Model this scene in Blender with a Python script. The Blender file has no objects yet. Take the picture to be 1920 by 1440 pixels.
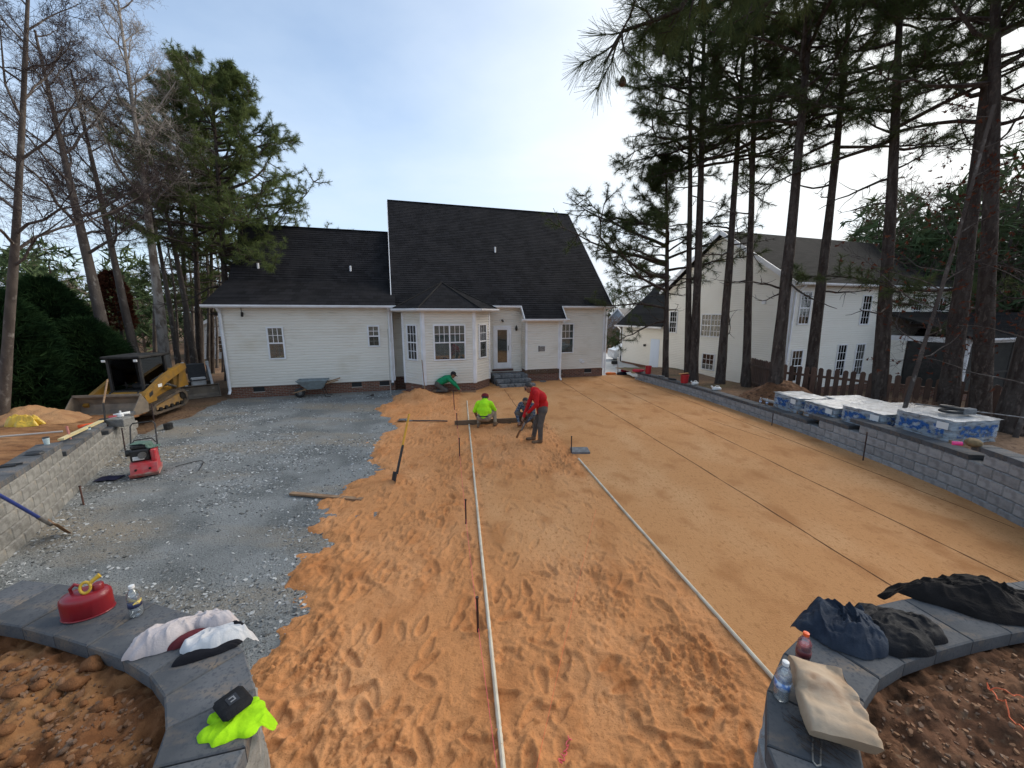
import bpy, math, random
import numpy as np
from mathutils import Matrix, Vector

scene = bpy.context.scene
C = scene.collection
R = math.radians
rnd = random.Random(7)

# ------------------------------------------------------------------ camera
cam_d = bpy.data.cameras.new('camera')
cam_d.sensor_width = 36.0
cam_d.lens = 36.0 * 721.0 / 1920.0
cam_d.clip_start = 0.05
cam_d.clip_end = 3000
cam = bpy.data.objects.new('camera', cam_d)
cam.location = (0, 0, 3.4)
cam.rotation_euler = (R(90 - 10.4), 0, 0)
C.objects.link(cam)
scene.camera = cam

# ------------------------------------------------------------------ world, sun
SUN_AZ, SUN_EL = R(58), R(27)          # azimuth to the right of +Y
sun_dir = Vector((math.sin(SUN_AZ) * math.cos(SUN_EL), math.cos(SUN_AZ) * math.cos(SUN_EL), math.sin(SUN_EL)))
world = bpy.data.worlds.new('World')
scene.world = world
world.use_nodes = True
wn, wl = world.node_tree.nodes, world.node_tree.links
wn.clear()
w_out = wn.new('ShaderNodeOutputWorld')
w_bg = wn.new('ShaderNodeBackground')
w_bg.inputs['Strength'].default_value = 0.10
sky = wn.new('ShaderNodeTexSky')
sky.sky_type = 'NISHITA'
sky.sun_disc = False
sky.sun_elevation = SUN_EL
sky.sun_rotation = SUN_AZ
sky.air_density = 1.0
sky.dust_density = 0.4
sky.ozone_density = 1.5
w_tc = wn.new('ShaderNodeTexCoord')
# thin cloud veil over the whole sky: direction flattened onto a cloud layer
w_sep = wn.new('ShaderNodeSeparateXYZ'); wl.new(w_tc.outputs['Generated'], w_sep.inputs[0])
w_z = wn.new('ShaderNodeMath'); w_z.operation = 'MAXIMUM'; w_z.inputs[1].default_value = 0.0
wl.new(w_sep.outputs['Z'], w_z.inputs[0])
w_za = wn.new('ShaderNodeMath'); w_za.operation = 'ADD'; w_za.inputs[1].default_value = 0.16
wl.new(w_z.outputs[0], w_za.inputs[0])
w_div = wn.new('ShaderNodeVectorMath'); w_div.operation = 'DIVIDE'
w_cmb = wn.new('ShaderNodeCombineXYZ')
for i in range(3): wl.new(w_za.outputs[0], w_cmb.inputs[i])
wl.new(w_tc.outputs['Generated'], w_div.inputs[0]); wl.new(w_cmb.outputs[0], w_div.inputs[1])
w_n = wn.new('ShaderNodeTexNoise'); w_n.inputs['Scale'].default_value = 0.9
w_n.inputs['Detail'].default_value = 7; w_n.inputs['Roughness'].default_value = 0.55
w_n.inputs['Distortion'].default_value = 0.2
w_map = wn.new('ShaderNodeMapping'); w_map.inputs['Scale'].default_value = (0.6, 0.9, 1)
w_map.inputs['Rotation'].default_value = (0, 0, R(25))
wl.new(w_div.outputs[0], w_map.inputs[0]); wl.new(w_map.outputs[0], w_n.inputs['Vector'])
w_r = wn.new('ShaderNodeMapRange'); w_r.inputs['From Min'].default_value = 0.28; w_r.inputs['From Max'].default_value = 0.80
w_r.inputs['To Min'].default_value = 0.12; w_r.inputs['To Max'].default_value = 0.95
wl.new(w_n.outputs['Fac'], w_r.inputs['Value'])
# the veil is thicker low down and brighter towards the sun
w_low = wn.new('ShaderNodeMapRange'); w_low.inputs['From Min'].default_value = 0.0; w_low.inputs['From Max'].default_value = 0.55
w_low.inputs['To Min'].default_value = 0.42; w_low.inputs['To Max'].default_value = 0.0
wl.new(w_z.outputs[0], w_low.inputs['Value'])
w_dot = wn.new('ShaderNodeVectorMath'); w_dot.operation = 'DOT_PRODUCT'; w_dot.inputs[1].default_value = sun_dir
wl.new(w_tc.outputs['Generated'], w_dot.inputs[0])
w_sunr = wn.new('ShaderNodeMapRange'); w_sunr.inputs['From Min'].default_value = 0.35; w_sunr.inputs['From Max'].default_value = 1.0
w_sunr.inputs['To Min'].default_value = 0.0; w_sunr.inputs['To Max'].default_value = 1.0
wl.new(w_dot.outputs['Value'], w_sunr.inputs['Value'])
w_a1 = wn.new('ShaderNodeMath'); w_a1.operation = 'ADD'; wl.new(w_r.outputs[0], w_a1.inputs[0]); wl.new(w_low.outputs[0], w_a1.inputs[1])
w_s2 = wn.new('ShaderNodeMath'); w_s2.operation = 'MULTIPLY'; w_s2.inputs[1].default_value = 0.35; wl.new(w_sunr.outputs[0], w_s2.inputs[0])
w_a2 = wn.new('ShaderNodeMath'); w_a2.operation = 'ADD'; w_a2.use_clamp = True
wl.new(w_a1.outputs[0], w_a2.inputs[0]); wl.new(w_s2.outputs[0], w_a2.inputs[1])
w_cc = wn.new('ShaderNodeMix'); w_cc.data_type = 'RGBA'
w_cc.inputs['A'].default_value = (3.5, 4.2, 5.1, 1); w_cc.inputs['B'].default_value = (5.6, 5.7, 5.6, 1)
wl.new(w_sunr.outputs[0], w_cc.inputs['Factor'])
w_sg = wn.new('ShaderNodeVectorMath'); w_sg.operation = 'SCALE'; w_sg.inputs['Scale'].default_value = 1.1
wl.new(sky.outputs[0], w_sg.inputs[0])
w_mx = wn.new('ShaderNodeMix'); w_mx.data_type = 'RGBA'
wl.new(w_a2.outputs[0], w_mx.inputs['Factor']); wl.new(w_sg.outputs[0], w_mx.inputs['A']); wl.new(w_cc.outputs['Result'], w_mx.inputs['B'])
wl.new(w_mx.outputs['Result'], w_bg.inputs['Color'])
wl.new(w_bg.outputs[0], w_out.inputs['Surface'])

sun_d = bpy.data.lights.new('sun', 'SUN')
sun_d.energy = 2.7
sun_d.angle = R(55)
sun_d.color = (1.0, 0.93, 0.84)
sun = bpy.data.objects.new('sun', sun_d)
sun.rotation_euler = (-sun_dir).to_track_quat('-Z', 'Y').to_euler()
sun.location = (20, 20, 30)
C.objects.link(sun)

vs = scene.view_settings
vs.view_transform = 'Standard'
vs.look = 'None'
vs.gamma = 1.0
vs.use_curve_mapping = False
vs.exposure = 1.1

# ------------------------------------------------------------------ helpers
def tag(o, label=None, cat=None, group=None, kind=None):
    if label: o['label'] = label
    if cat: o['category'] = cat
    if group: o['group'] = group
    if kind: o['kind'] = kind
    return o

def thing(name, label, cat, loc=(0, 0, 0), rz=0.0, group=None):
    o = bpy.data.objects.new(name, None)
    o.empty_display_size = 0.2
    C.objects.link(o)
    o.location = loc
    o.rotation_euler = (0, 0, rz)
    return tag(o, label, cat, group)

def copy_tree(o, parent=None):
    c = o.copy(); C.objects.link(c)
    if parent is not None: c.parent = parent
    for ch in o.children: copy_tree(ch, c)
    return c

def mesh_np(name, V, F, mats, parent=None, smooth=False, mi=None):
    """V (n,3) floats; F a list of int arrays, each (k,3) or (k,4)"""
    if not isinstance(F, (list, tuple)): F = [F]
    F = [np.asarray(f, np.int32) for f in F if len(f)]
    me = bpy.data.meshes.new(name)
    V = np.asarray(V, np.float32)
    me.vertices.add(len(V)); me.vertices.foreach_set('co', V.ravel())
    loops = np.concatenate([f.ravel() for f in F])
    sizes = np.concatenate([np.full(len(f), f.shape[1], np.int32) for f in F])
    starts = np.concatenate([[0], np.cumsum(sizes)[:-1]]).astype(np.int32)
    me.loops.add(len(loops)); me.loops.foreach_set('vertex_index', loops)
    me.polygons.add(len(sizes)); me.polygons.foreach_set('loop_start', starts)
    try: me.polygons.foreach_set('loop_total', sizes)
    except Exception: pass
    if not isinstance(mats, (list, tuple)): mats = [mats]
    for m in mats: me.materials.append(m)
    if mi is not None: me.polygons.foreach_set('material_index', np.asarray(mi, np.int32))
    me.polygons.foreach_set('use_smooth', np.full(len(sizes), bool(smooth)))
    me.update(calc_edges=True)
    me.validate()
    o = bpy.data.objects.new(name, me)
    C.objects.link(o)
    if parent is not None: o.parent = parent
    return o

class MB:
    def __init__(s):
        s.v = []; s.f = []; s.m = []; s.M = None
    def add(s, vs_, fs, mi=0):
        b = len(s.v)
        if s.M is not None: vs_ = [tuple(s.M @ Vector(p)) for p in vs_]
        s.v += [tuple(p) for p in vs_]
        for f in fs:
            s.f.append(tuple(i + b for i in f)); s.m.append(mi)
        return s
    def hexa(s, p, mi=0):
        return s.add(p, [(3, 2, 1, 0), (4, 5, 6, 7), (0, 1, 5, 4), (1, 2, 6, 5), (2, 3, 7, 6), (3, 0, 4, 7)], mi)
    def box(s, x0, x1, y0, y1, z0, z1, mi=0):
        return s.hexa([(x0, y0, z0), (x1, y0, z0), (x1, y1, z0), (x0, y1, z0), (x0, y0, z1), (x1, y0, z1), (x1, y1, z1), (x0, y1, z1)], mi)
    def cbox(s, x0, x1, y0, y1, z0, z1, c=0.01, mi=0):
        """box with chamfered edges"""
        xs = (x0, x1); ys = (y0, y1); zs = (z0, z1); V = []; idx = {}
        for i in (0, 1):
            for j in (0, 1):
                for k in (0, 1):
                    sx = c if i == 0 else -c; sy = c if j == 0 else -c; sz = c if k == 0 else -c
                    for a, p in enumerate(((xs[i], ys[j] + sy, zs[k] + sz), (xs[i] + sx, ys[j], zs[k] + sz), (xs[i] + sx, ys[j] + sy, zs[k]))):
                        idx[(i, j, k, a)] = len(V); V.append(p)
        F = []
        def q(*t): F.append(tuple(idx[a] for a in t))
        q((0,0,0,0),(0,0,1,0),(0,1,1,0),(0,1,0,0)); q((1,0,0,0),(1,1,0,0),(1,1,1,0),(1,0,1,0))
        q((0,0,0,1),(1,0,0,1),(1,0,1,1),(0,0,1,1)); q((0,1,0,1),(0,1,1,1),(1,1,1,1),(1,1,0,1))
        q((0,0,0,2),(0,1,0,2),(1,1,0,2),(1,0,0,2)); q((0,0,1,2),(1,0,1,2),(1,1,1,2),(0,1,1,2))
        for k in (0, 1):
            for j in (0, 1): q((0,j,k,1),(1,j,k,1),(1,j,k,2),(0,j,k,2))
            for i in (0, 1): q((i,0,k,0),(i,1,k,0),(i,1,k,2),(i,0,k,2))
        for i in (0, 1):
            for j in (0, 1): q((i,j,0,0),(i,j,1,0),(i,j,1,1),(i,j,0,1))
            for j in (0, 1):
                for k in (0, 1): F.append((idx[(i,j,k,0)], idx[(i,j,k,1)], idx[(i,j,k,2)]))
        return s.add(V, F, mi)
    def tube(s, pts, rad, n=8, mi=0, cap=True, flat=1.0):
        pts = [Vector(p) for p in pts]
        if not hasattr(rad, '__len__'): rad = [rad] * len(pts)
        V = []; F = []
        up = None
        for i, p in enumerate(pts):
            t = (pts[min(i + 1, len(pts) - 1)] - pts[max(i - 1, 0)]).normalized()
            if up is None:
                up = Vector((0, 0, 1)) if abs(t.z) < 0.9 else Vector((1, 0, 0))
            a = t.cross(up).normalized(); b = a.cross(t).normalized(); up = b
            for k in range(n):
                th = 2 * math.pi * k / n
                V.append(p + (a * math.cos(th) + b * math.sin(th) * flat) * rad[i])
        for i in range(len(pts) - 1):
            for k in range(n):
                k2 = (k + 1) % n
                F.append((i * n + k, i * n + k2, (i + 1) * n + k2, (i + 1) * n + k))
        if cap:
            F.append(tuple(range(n))[::-1]); F.append(tuple((len(pts) - 1) * n + k for k in range(n)))
        return s.add(V, F, mi)
    def lathe(s, prof, n=16, c=(0, 0, 0), mi=0, sx=1.0, sy=1.0):
        V = []; F = []
        for r, z in prof:
            for k in range(n):
                th = 2 * math.pi * k / n
                V.append((c[0] + r * math.cos(th) * sx, c[1] + r * math.sin(th) * sy, c[2] + z))
        for i in range(len(prof) - 1):
            for k in range(n):
                k2 = (k + 1) % n
                F.append((i * n + k, i * n + k2, (i + 1) * n + k2, (i + 1) * n + k))
        F.append(tuple(range(n))[::-1]); F.append(tuple((len(prof) - 1) * n + k for k in range(n)))
        return s.add(V, F, mi)
    def prism(s, poly, axis, a0, a1, mi=0):
        """polygon in the two other axes, extruded along axis (0,1,2)"""
        def P(p, a):
            return (a, p[0], p[1]) if axis == 0 else ((p[0], a, p[1]) if axis == 1 else (p[0], p[1], a))
        n = len(poly)
        V = [P(p, a0) for p in poly] + [P(p, a1) for p in poly]
        F = [tuple(range(n))[::-1], tuple(range(n, 2 * n))] + [(i, (i + 1) % n, n + (i + 1) % n, n + i) for i in range(n)]
        return s.add(V, F, mi)
    def dutch(s, A, B, Cc, D, n, lip, nrm, mi=0):
        """dutch lap siding: a flat face over a recessed upper strip"""
        A, B, Cc, D = Vector(A), Vector(B), Vector(Cc), Vector(D); nrm = Vector(nrm)
        prof = ((0.0, 0.0), (0.0, 1.0), (0.60, 0.92), (0.72, 0.25), (1.0, 0.15))
        for i in range(n):
            V = []
            for f, o in prof:
                t = (i + f) / n; V += [A.lerp(D, t) + nrm * (lip * o), B.lerp(Cc, t) + nrm * (lip * o)]
            s.add(V, [(2 * k, 2 * k + 1, 2 * k + 3, 2 * k + 2) for k in range(4)], mi)
        return s
    def lap(s, A, B, Cc, D, n, lip, mi=0, nrm=None):
        """lapped courses (siding, shingles) on the quad A B (bottom) C D (top)"""
        A, B, Cc, D = Vector(A), Vector(B), Vector(Cc), Vector(D)
        if nrm is None:
            nrm = (B - A).cross(D - A).normalized()
        nrm = Vector(nrm)
        for i in range(n):
            t0, t1 = i / n, (i + 1) / n
            l0, r0 = A.lerp(D, t0), B.lerp(Cc, t0)
            l1, r1 = A.lerp(D, t1), B.lerp(Cc, t1)
            s.add([l0, r0, r0 + nrm * lip, l0 + nrm * lip, r1 + nrm * 0.001, l1 + nrm * 0.001],
                  [(0, 1, 2, 3), (3, 2, 4, 5), (0, 3, 5), (1, 4, 2)], mi)
        return s
    def build(s, name, mats, parent=None, smooth=False, loc=None, fix=True):
        me = bpy.data.meshes.new(name)
        me.from_pydata(s.v, [], s.f)
        if not isinstance(mats, (list, tuple)): mats = [mats]
        for m in mats: me.materials.append(m)
        me.polygons.foreach_set('material_index', s.m)
        if fix:
            import bmesh
            bm = bmesh.new(); bm.from_mesh(me)
            bmesh.ops.recalc_face_normals(bm, faces=bm.faces)
            bm.to_mesh(me); bm.free()
        if smooth:
            me.polygons.foreach_set('use_smooth', [True] * len(me.polygons))
        me.update()
        o = bpy.data.objects.new(name, me)
        C.objects.link(o)
        if parent is not None: o.parent = parent
        if loc is not None: o.location = loc
        return o

def smooth_by_angle(o, ang=40):
    me = o.data
    me.polygons.foreach_set('use_smooth', [True] * len(me.polygons))
    try: me.set_sharp_from_angle(angle=R(ang))
    except Exception: pass
    return o

# numpy noise ------------------------------------------------------
def _hash(ix, iy, iz, seed):
    h = (ix.astype(np.int64) * 374761393 + iy.astype(np.int64) * 668265263 + iz.astype(np.int64) * 1274126177 + seed * 974711) & 0xffffffff
    h = ((h ^ (h >> 13)) * 1274126177) & 0xffffffff
    h = ((h ^ (h >> 16)) * 2246822519) & 0xffffffff
    return ((h ^ (h >> 15)) & 0xffff) / 65535.0
def vnoise(x, y, z=None, seed=0):
    x = np.asarray(x, float); y = np.asarray(y, float)
    z = np.zeros_like(x) if z is None else np.asarray(z, float)
    ix, iy, iz = np.floor(x), np.floor(y), np.floor(z)
    fx, fy, fz = x - ix, y - iy, z - iz
    fx = fx * fx * fx * (fx * (fx * 6 - 15) + 10); fy = fy * fy * fy * (fy * (fy * 6 - 15) + 10); fz = fz * fz * (3 - 2 * fz)
    r = 0
    for a in (0, 1):
        for b in (0, 1):
            for c in (0, 1):
                w = (fx if a else 1 - fx) * (fy if b else 1 - fy) * (fz if c else 1 - fz)
                r = r + w * _hash(ix + a, iy + b, iz + c, seed)
    return r * 2 - 1
def fbm(x, y, z=None, oct=4, seed=0, rough=0.5):
    r = 0; a = 1.0; f = 1.0; t = 0
    for i in range(oct):
        r = r + a * vnoise(x * f + i * 17.3, y * f - i * 9.1, None if z is None else z * f, seed + i)
        t += a; a *= rough; f *= 2.03
    return r / t
def sstep(a, b, x):
    t = np.clip((x - a) / (b - a), 0, 1); return t * t * (3 - 2 * t)
def grid_faces(nx, ny, mask=None):
    i = np.arange(nx - 1)[None, :] + np.arange(ny - 1)[:, None] * nx
    q = np.stack([i, i + 1, i + 1 + nx, i + nx], -1)
    if mask is not None: return q[mask]
    return q.reshape(-1, 4)
def compact(V, F):
    """drop unused vertices"""
    used = np.zeros(len(V), bool); used[F.ravel()] = True
    mp = np.cumsum(used) - 1
    return V[used], mp[F]

# ------------------------------------------------------------------ materials
MATS = {}
def mat(name, col, col2=None, scale=8.0, rough=0.7, bump=0.0, bscale=40.0, metal=0.0, spec=0.5, detail=4, stretch=(1, 1, 1), dist=0.01, coat=0.0, trans=0.0, sheen=0.0, lo=0.35, hi=0.65):
    if name in MATS: return MATS[name]
    m = bpy.data.materials.new(name); m.use_nodes = True
    nt = m.node_tree; N = nt.nodes; L = nt.links
    b = N['Principled BSDF']
    b.inputs['Base Color'].default_value = (*col, 1)
    b.inputs['Roughness'].default_value = rough
    b.inputs['Metallic'].default_value = metal
    b.inputs['Specular IOR Level'].default_value = spec
    b.inputs['Coat Weight'].default_value = coat
    b.inputs['Transmission Weight'].default_value = trans
    b.inputs['Sheen Weight'].default_value = sheen
    tc = N.new('ShaderNodeTexCoord')
    mp = N.new('ShaderNodeMapping'); mp.inputs['Scale'].default_value = stretch
    L.new(tc.outputs['Object'], mp.inputs[0])
    if col2 is not None:
        n = N.new('ShaderNodeTexNoise'); n.inputs['Scale'].default_value = scale; n.inputs['Detail'].default_value = detail
        L.new(mp.outputs[0], n.inputs['Vector'])
        r = N.new('ShaderNodeMapRange'); r.inputs['From Min'].default_value = lo; r.inputs['From Max'].default_value = hi
        L.new(n.outputs['Fac'], r.inputs['Value'])
        mx = N.new('ShaderNodeMix'); mx.data_type = 'RGBA'
        mx.inputs['A'].default_value = (*col, 1); mx.inputs['B'].default_value = (*col2, 1)
        L.new(r.outputs[0], mx.inputs['Factor']); L.new(mx.outputs['Result'], b.inputs['Base Color'])
    if bump > 0:
        n2 = N.new('ShaderNodeTexNoise'); n2.inputs['Scale'].default_value = bscale; n2.inputs['Detail'].default_value = 5
        L.new(mp.outputs[0], n2.inputs['Vector'])
        bp = N.new('ShaderNodeBump'); bp.inputs['Strength'].default_value = bump; bp.inputs['Distance'].default_value = dist
        L.new(n2.outputs['Fac'], bp.inputs['Height']); L.new(bp.outputs[0], b.inputs['Normal'])
    MATS[name] = m
    return m

def add_random_tint(m, amt=0.25):
    """each object gets a slightly different value"""
    nt = m.node_tree; N = nt.nodes; L = nt.links; b = N['Principled BSDF']
    oi = N.new('ShaderNodeObjectInfo')
    mr = N.new('ShaderNodeMapRange'); mr.inputs['To Min'].default_value = 1 - amt; mr.inputs['To Max'].default_value = 1 + amt
    L.new(oi.outputs['Random'], mr.inputs['Value'])
    hs = N.new('ShaderNodeHueSaturation')
    src = b.inputs['Base Color'].links
    if src: L.new(src[0].from_socket, hs.inputs['Color'])
    else: hs.inputs['Color'].default_value = b.inputs['Base Color'].default_value
    L.new(mr.outputs[0], hs.inputs['Value']); L.new(hs.outputs[0], b.inputs['Base Color'])
    return m

def layered(name, layers, rough=0.9, bumps=(), spec=0.3):
    """layers: (color, noise_scale, lo, hi, stretch) mixed one over another; bumps: (scale, strength, dist, detail)"""
    m = bpy.data.materials.new(name); m.use_nodes = True
    nt = m.node_tree; N = nt.nodes; L = nt.links; b = N['Principled BSDF']
    b.inputs['Roughness'].default_value = rough; b.inputs['Specular IOR Level'].default_value = spec
    tc = N.new('ShaderNodeTexCoord')
    prev = None
    for i, (col, sc, lo, hi, st) in enumerate(layers):
        if i == 0:
            rgb = N.new('ShaderNodeRGB'); rgb.outputs[0].default_value = (*col, 1); prev = rgb.outputs[0]; continue
        mp = N.new('ShaderNodeMapping'); mp.inputs['Scale'].default_value = st; mp.inputs['Location'].default_value = (i * 3.1, i * 1.7, 0)
        L.new(tc.outputs['Object'], mp.inputs[0])
        n = N.new('ShaderNodeTexNoise'); n.inputs['Scale'].default_value = sc; n.inputs['Detail'].default_value = 6
        L.new(mp.outputs[0], n.inputs['Vector'])
        r = N.new('ShaderNodeMapRange'); r.inputs['From Min'].default_value = lo; r.inputs['From Max'].default_value = hi
        L.new(n.outputs['Fac'], r.inputs['Value'])
        mx = N.new('ShaderNodeMix'); mx.data_type = 'RGBA'; mx.inputs['B'].default_value = (*col, 1)
        L.new(prev, mx.inputs['A']); L.new(r.outputs[0], mx.inputs['Factor']); prev = mx.outputs['Result']
    L.new(prev, b.inputs['Base Color'])
    nrm = None
    for sc, stg, ds, dt in bumps:
        n2 = N.new('ShaderNodeTexNoise'); n2.inputs['Scale'].default_value = sc; n2.inputs['Detail'].default_value = dt
        L.new(tc.outputs['Object'], n2.inputs['Vector'])
        bp = N.new('ShaderNodeBump'); bp.inputs['Strength'].default_value = stg; bp.inputs['Distance'].default_value = ds
        L.new(n2.outputs['Fac'], bp.inputs['Height'])
        if nrm is not None: L.new(nrm, bp.inputs['Normal'])
        nrm = bp.outputs[0]
    if nrm is not None: L.new(nrm, b.inputs['Normal'])
    MATS[name] = m
    return m

def brick_mat(name, c1, c2, mortar, bw, bh, ms, axes='uz', rough=0.9, zmul=1.0, off=0.5, bump=0.4, streak=None):
    m = bpy.data.materials.new(name); m.use_nodes = True
    nt = m.node_tree; N = nt.nodes; L = nt.links; b = N['Principled BSDF']
    b.inputs['Roughness'].default_value = rough; b.inputs['Specular IOR Level'].default_value = 0.08
    tc = N.new('ShaderNodeTexCoord'); sp = N.new('ShaderNodeSeparateXYZ'); cb = N.new('ShaderNodeCombineXYZ')
    L.new(tc.outputs['Object'], sp.inputs[0])
    if axes == 'uz': L.new(sp.outputs['X'], cb.inputs[0])
    elif axes == 'vz': L.new(sp.outputs['Y'], cb.inputs[0])
    else:
        ad = N.new('ShaderNodeMath'); ad.operation = 'ADD'; L.new(sp.outputs['X'], ad.inputs[0]); L.new(sp.outputs['Y'], ad.inputs[1]); L.new(ad.outputs[0], cb.inputs[0])
    zm = N.new('ShaderNodeMath'); zm.operation = 'MULTIPLY'; zm.inputs[1].default_value = zmul
    L.new(sp.outputs['Z'], zm.inputs[0]); L.new(zm.outputs[0], cb.inputs[1])
    br = N.new('ShaderNodeTexBrick'); br.inputs['Scale'].default_value = 1.0
    br.inputs['Color1'].default_value = (*c1, 1); br.inputs['Color2'].default_value = (*c2, 1); br.inputs['Mortar'].default_value = (*mortar, 1)
    br.inputs['Brick Width'].default_value = bw; br.inputs['Row Height'].default_value = bh; br.inputs['Mortar Size'].default_value = ms
    br.offset = off
    L.new(cb.outputs[0], br.inputs['Vector'])
    prev = br.outputs['Color']
    if streak:
        (scol, sx, sz, lo, hi) = streak
        mp = N.new('ShaderNodeMapping'); mp.inputs['Scale'].default_value = (sx, sx, sz)
        L.new(tc.outputs['Object'], mp.inputs[0])
        n = N.new('ShaderNodeTexNoise'); n.inputs['Scale'].default_value = 1.0; n.inputs['Detail'].default_value = 6; n.inputs['Roughness'].default_value = 0.65
        L.new(mp.outputs[0], n.inputs['Vector'])
        r = N.new('ShaderNodeMapRange'); r.inputs['From Min'].default_value = lo; r.inputs['From Max'].default_value = hi
        L.new(n.outputs['Fac'], r.inputs['Value'])
        mx = N.new('ShaderNodeMix'); mx.data_type = 'RGBA'; mx.inputs['B'].default_value = (*scol, 1)
        L.new(prev, mx.inputs['A']); L.new(r.outputs[0], mx.inputs['Factor']); prev = mx.outputs['Result']
    L.new(prev, b.inputs['Base Color'])
    bp = N.new('ShaderNodeBump'); bp.inputs['Strength'].default_value = bump; bp.inputs['Distance'].default_value = 0.008; bp.invert = True
    L.new(br.outputs['Fac'], bp.inputs['Height']); L.new(bp.outputs[0], b.inputs['Normal'])
    MATS[name] = m
    return m

def glass_mat(name, tint=(0.85, 0.9, 0.9), milk=0.0):
    m = bpy.data.materials.new(name); m.use_nodes = True
    nt = m.node_tree; N = nt.nodes; L = nt.links; N.clear()
    out = N.new('ShaderNodeOutputMaterial'); tr = N.new('ShaderNodeBsdfTransparent'); gl = N.new('ShaderNodeBsdfGlossy')
    tr.inputs[0].default_value = (*tint, 1); gl.inputs['Roughness'].default_value = 0.02
    lw = N.new('ShaderNodeFresnel'); lw.inputs['IOR'].default_value = 1.5
    ad = N.new('ShaderNodeMath'); ad.operation = 'ADD'; ad.inputs[1].default_value = 0.08; ad.use_clamp = True
    L.new(lw.outputs[0], ad.inputs[0])
    mx = N.new('ShaderNodeMixShader'); L.new(ad.outputs[0], mx.inputs[0]); L.new(tr.outputs[0], mx.inputs[1]); L.new(gl.outputs[0], mx.inputs[2])
    if milk > 0:
        df = N.new('ShaderNodeBsdfDiffuse'); df.inputs[0].default_value = (0.8, 0.84, 0.86, 1); m2 = N.new('ShaderNodeMixShader'); m2.inputs[0].default_value = milk
        L.new(mx.outputs[0], m2.inputs[1]); L.new(df.outputs[0], m2.inputs[2]); L.new(m2.outputs[0], out.inputs[0])
    else: L.new(mx.outputs[0], out.inputs[0])
    MATS[name] = m
    return m

M_siding = layered('vinyl_siding', [((0.72, 0.685, 0.615), 0, 0, 0, None), ((0.64, 0.59, 0.50), 0.9, 0.5, 0.75, (1, 1, 2.0)), ((0.55, 0.52, 0.45), 6, 0.60, 0.85, (0.3, 0.3, 1.5))], rough=0.55, bumps=((60, 0.05, 0.003, 3),), spec=0.3)
M_siding2 = layered('vinyl_siding_cream', [((0.78, 0.755, 0.69), 0, 0, 0, None), ((0.73, 0.70, 0.63), 0.8, 0.45, 0.8, (1, 1, 2.0))], rough=0.55, spec=0.3)
M_trim = mat('white_trim', (0.76, 0.77, 0.80), (0.66, 0.66, 0.66), 3, 0.45)
M_brick = brick_mat('foundation_brick', (0.20, 0.085, 0.055), (0.12, 0.055, 0.042), (0.20, 0.17, 0.14), 0.205, 0.072, 0.010, axes='uv')
M_roof = brick_mat('roof_shingle', (0.012, 0.012, 0.0135), (0.021, 0.021, 0.024), (0.006, 0.006, 0.007), 0.30, 0.1, 0.006, axes='uz', zmul=0.72, bump=0.5, streak=((0.026, 0.025, 0.027), 1.1, 0.16, 0.46, 0.74))
M_roof2 = brick_mat('weathered_roof', (0.018, 0.0175, 0.0172), (0.027, 0.026, 0.025), (0.012, 0.012, 0.012), 0.33, 0.12, 0.006, axes='uz', zmul=0.72, bump=0.3, streak=((0.034, 0.032, 0.03), 0.7, 0.3, 0.5, 0.85))
M_dark = mat('dark_interior', (0.012, 0.013, 0.014), rough=0.8)
M_blind = mat('window_blind', (0.34, 0.36, 0.35), rough=0.6)
M_glass = glass_mat('window_glass')
M_black = mat('black_plastic', (0.012, 0.012, 0.013), (0.03, 0.028, 0.026), 12, 0.5)
M_blackmetal = mat('black_metal', (0.015, 0.015, 0.016), (0.04, 0.035, 0.03), 20, 0.45, metal=0.3)
M_steel = mat('worn_steel', (0.28, 0.28, 0.28), (0.16, 0.14, 0.12), 14, 0.42, metal=0.7)
M_wood = mat('raw_wood', (0.32, 0.20, 0.11), (0.22, 0.13, 0.07), 6, 0.75, 0.2, 60, stretch=(1, 1, 8))
# ================================================================== ground and setting
HA = R(16.5)                                   # heading of the main house
HU = np.array([math.cos(HA), math.sin(HA)]); HV = np.array([-math.sin(HA), math.cos(HA)])
HO = np.array([-11.4, 15.2])
def house_v(x, y): return (x - HO[0]) * HV[0] + (y - HO[1]) * HV[1]
def house_u(x, y): return (x - HO[0]) * HU[0] + (y - HO[1]) * HU[1]

def catmull(P, step=0.05):
    P = [np.array(p, float) for p in P]
    P = [2 * P[0] - P[1]] + P + [2 * P[-1] - P[-2]]
    out = []
    for i in range(1, len(P) - 2):
        n = max(2, int(np.linalg.norm(P[i + 1] - P[i]) / step))
        for k in range(n):
            t = k / n
            out.append(0.5 * (2 * P[i] + (P[i + 1] - P[i - 1]) * t + (2 * P[i - 1] - 5 * P[i] + 4 * P[i + 1] - P[i + 2]) * t * t + (3 * P[i] - P[i - 1] - 3 * P[i + 1] + P[i + 2]) * t ** 3))
    out.append(P[-2])
    return np.array(out)
PL = catmull([(-1.06, -0.7), (-1.06, 0.5), (-1.12, 1.25), (-1.24, 1.58), (-1.50, 1.87), (-1.90, 2.09), (-2.44, 2.25), (-2.95, 2.37), (-3.6, 2.46), (-4.6, 2.6), (-5.6, 2.95), (-6.5, 3.7), (-7.05, 4.74), (-7.65, 5.75), (-9.15, 8.04), (-10.85, 10.75)])
PR = catmull([(1.03, -0.7), (1.02, 0.6), (1.05, 1.2), (1.17, 1.50), (1.44, 1.80), (1.88, 2.06), (2.6, 2.26), (3.5, 2.42), (4.4, 2.56), (5.5, 2.8), (6.8, 3.4), (7.7, 4.4), (8.15, 5.6), (8.38, 6.7), (8.42, 7.9), (8.38, 9.1), (8.3, 10.3), (8.1, 11.8), (7.5, 15.5), (6.39, 19.76)])
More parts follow.
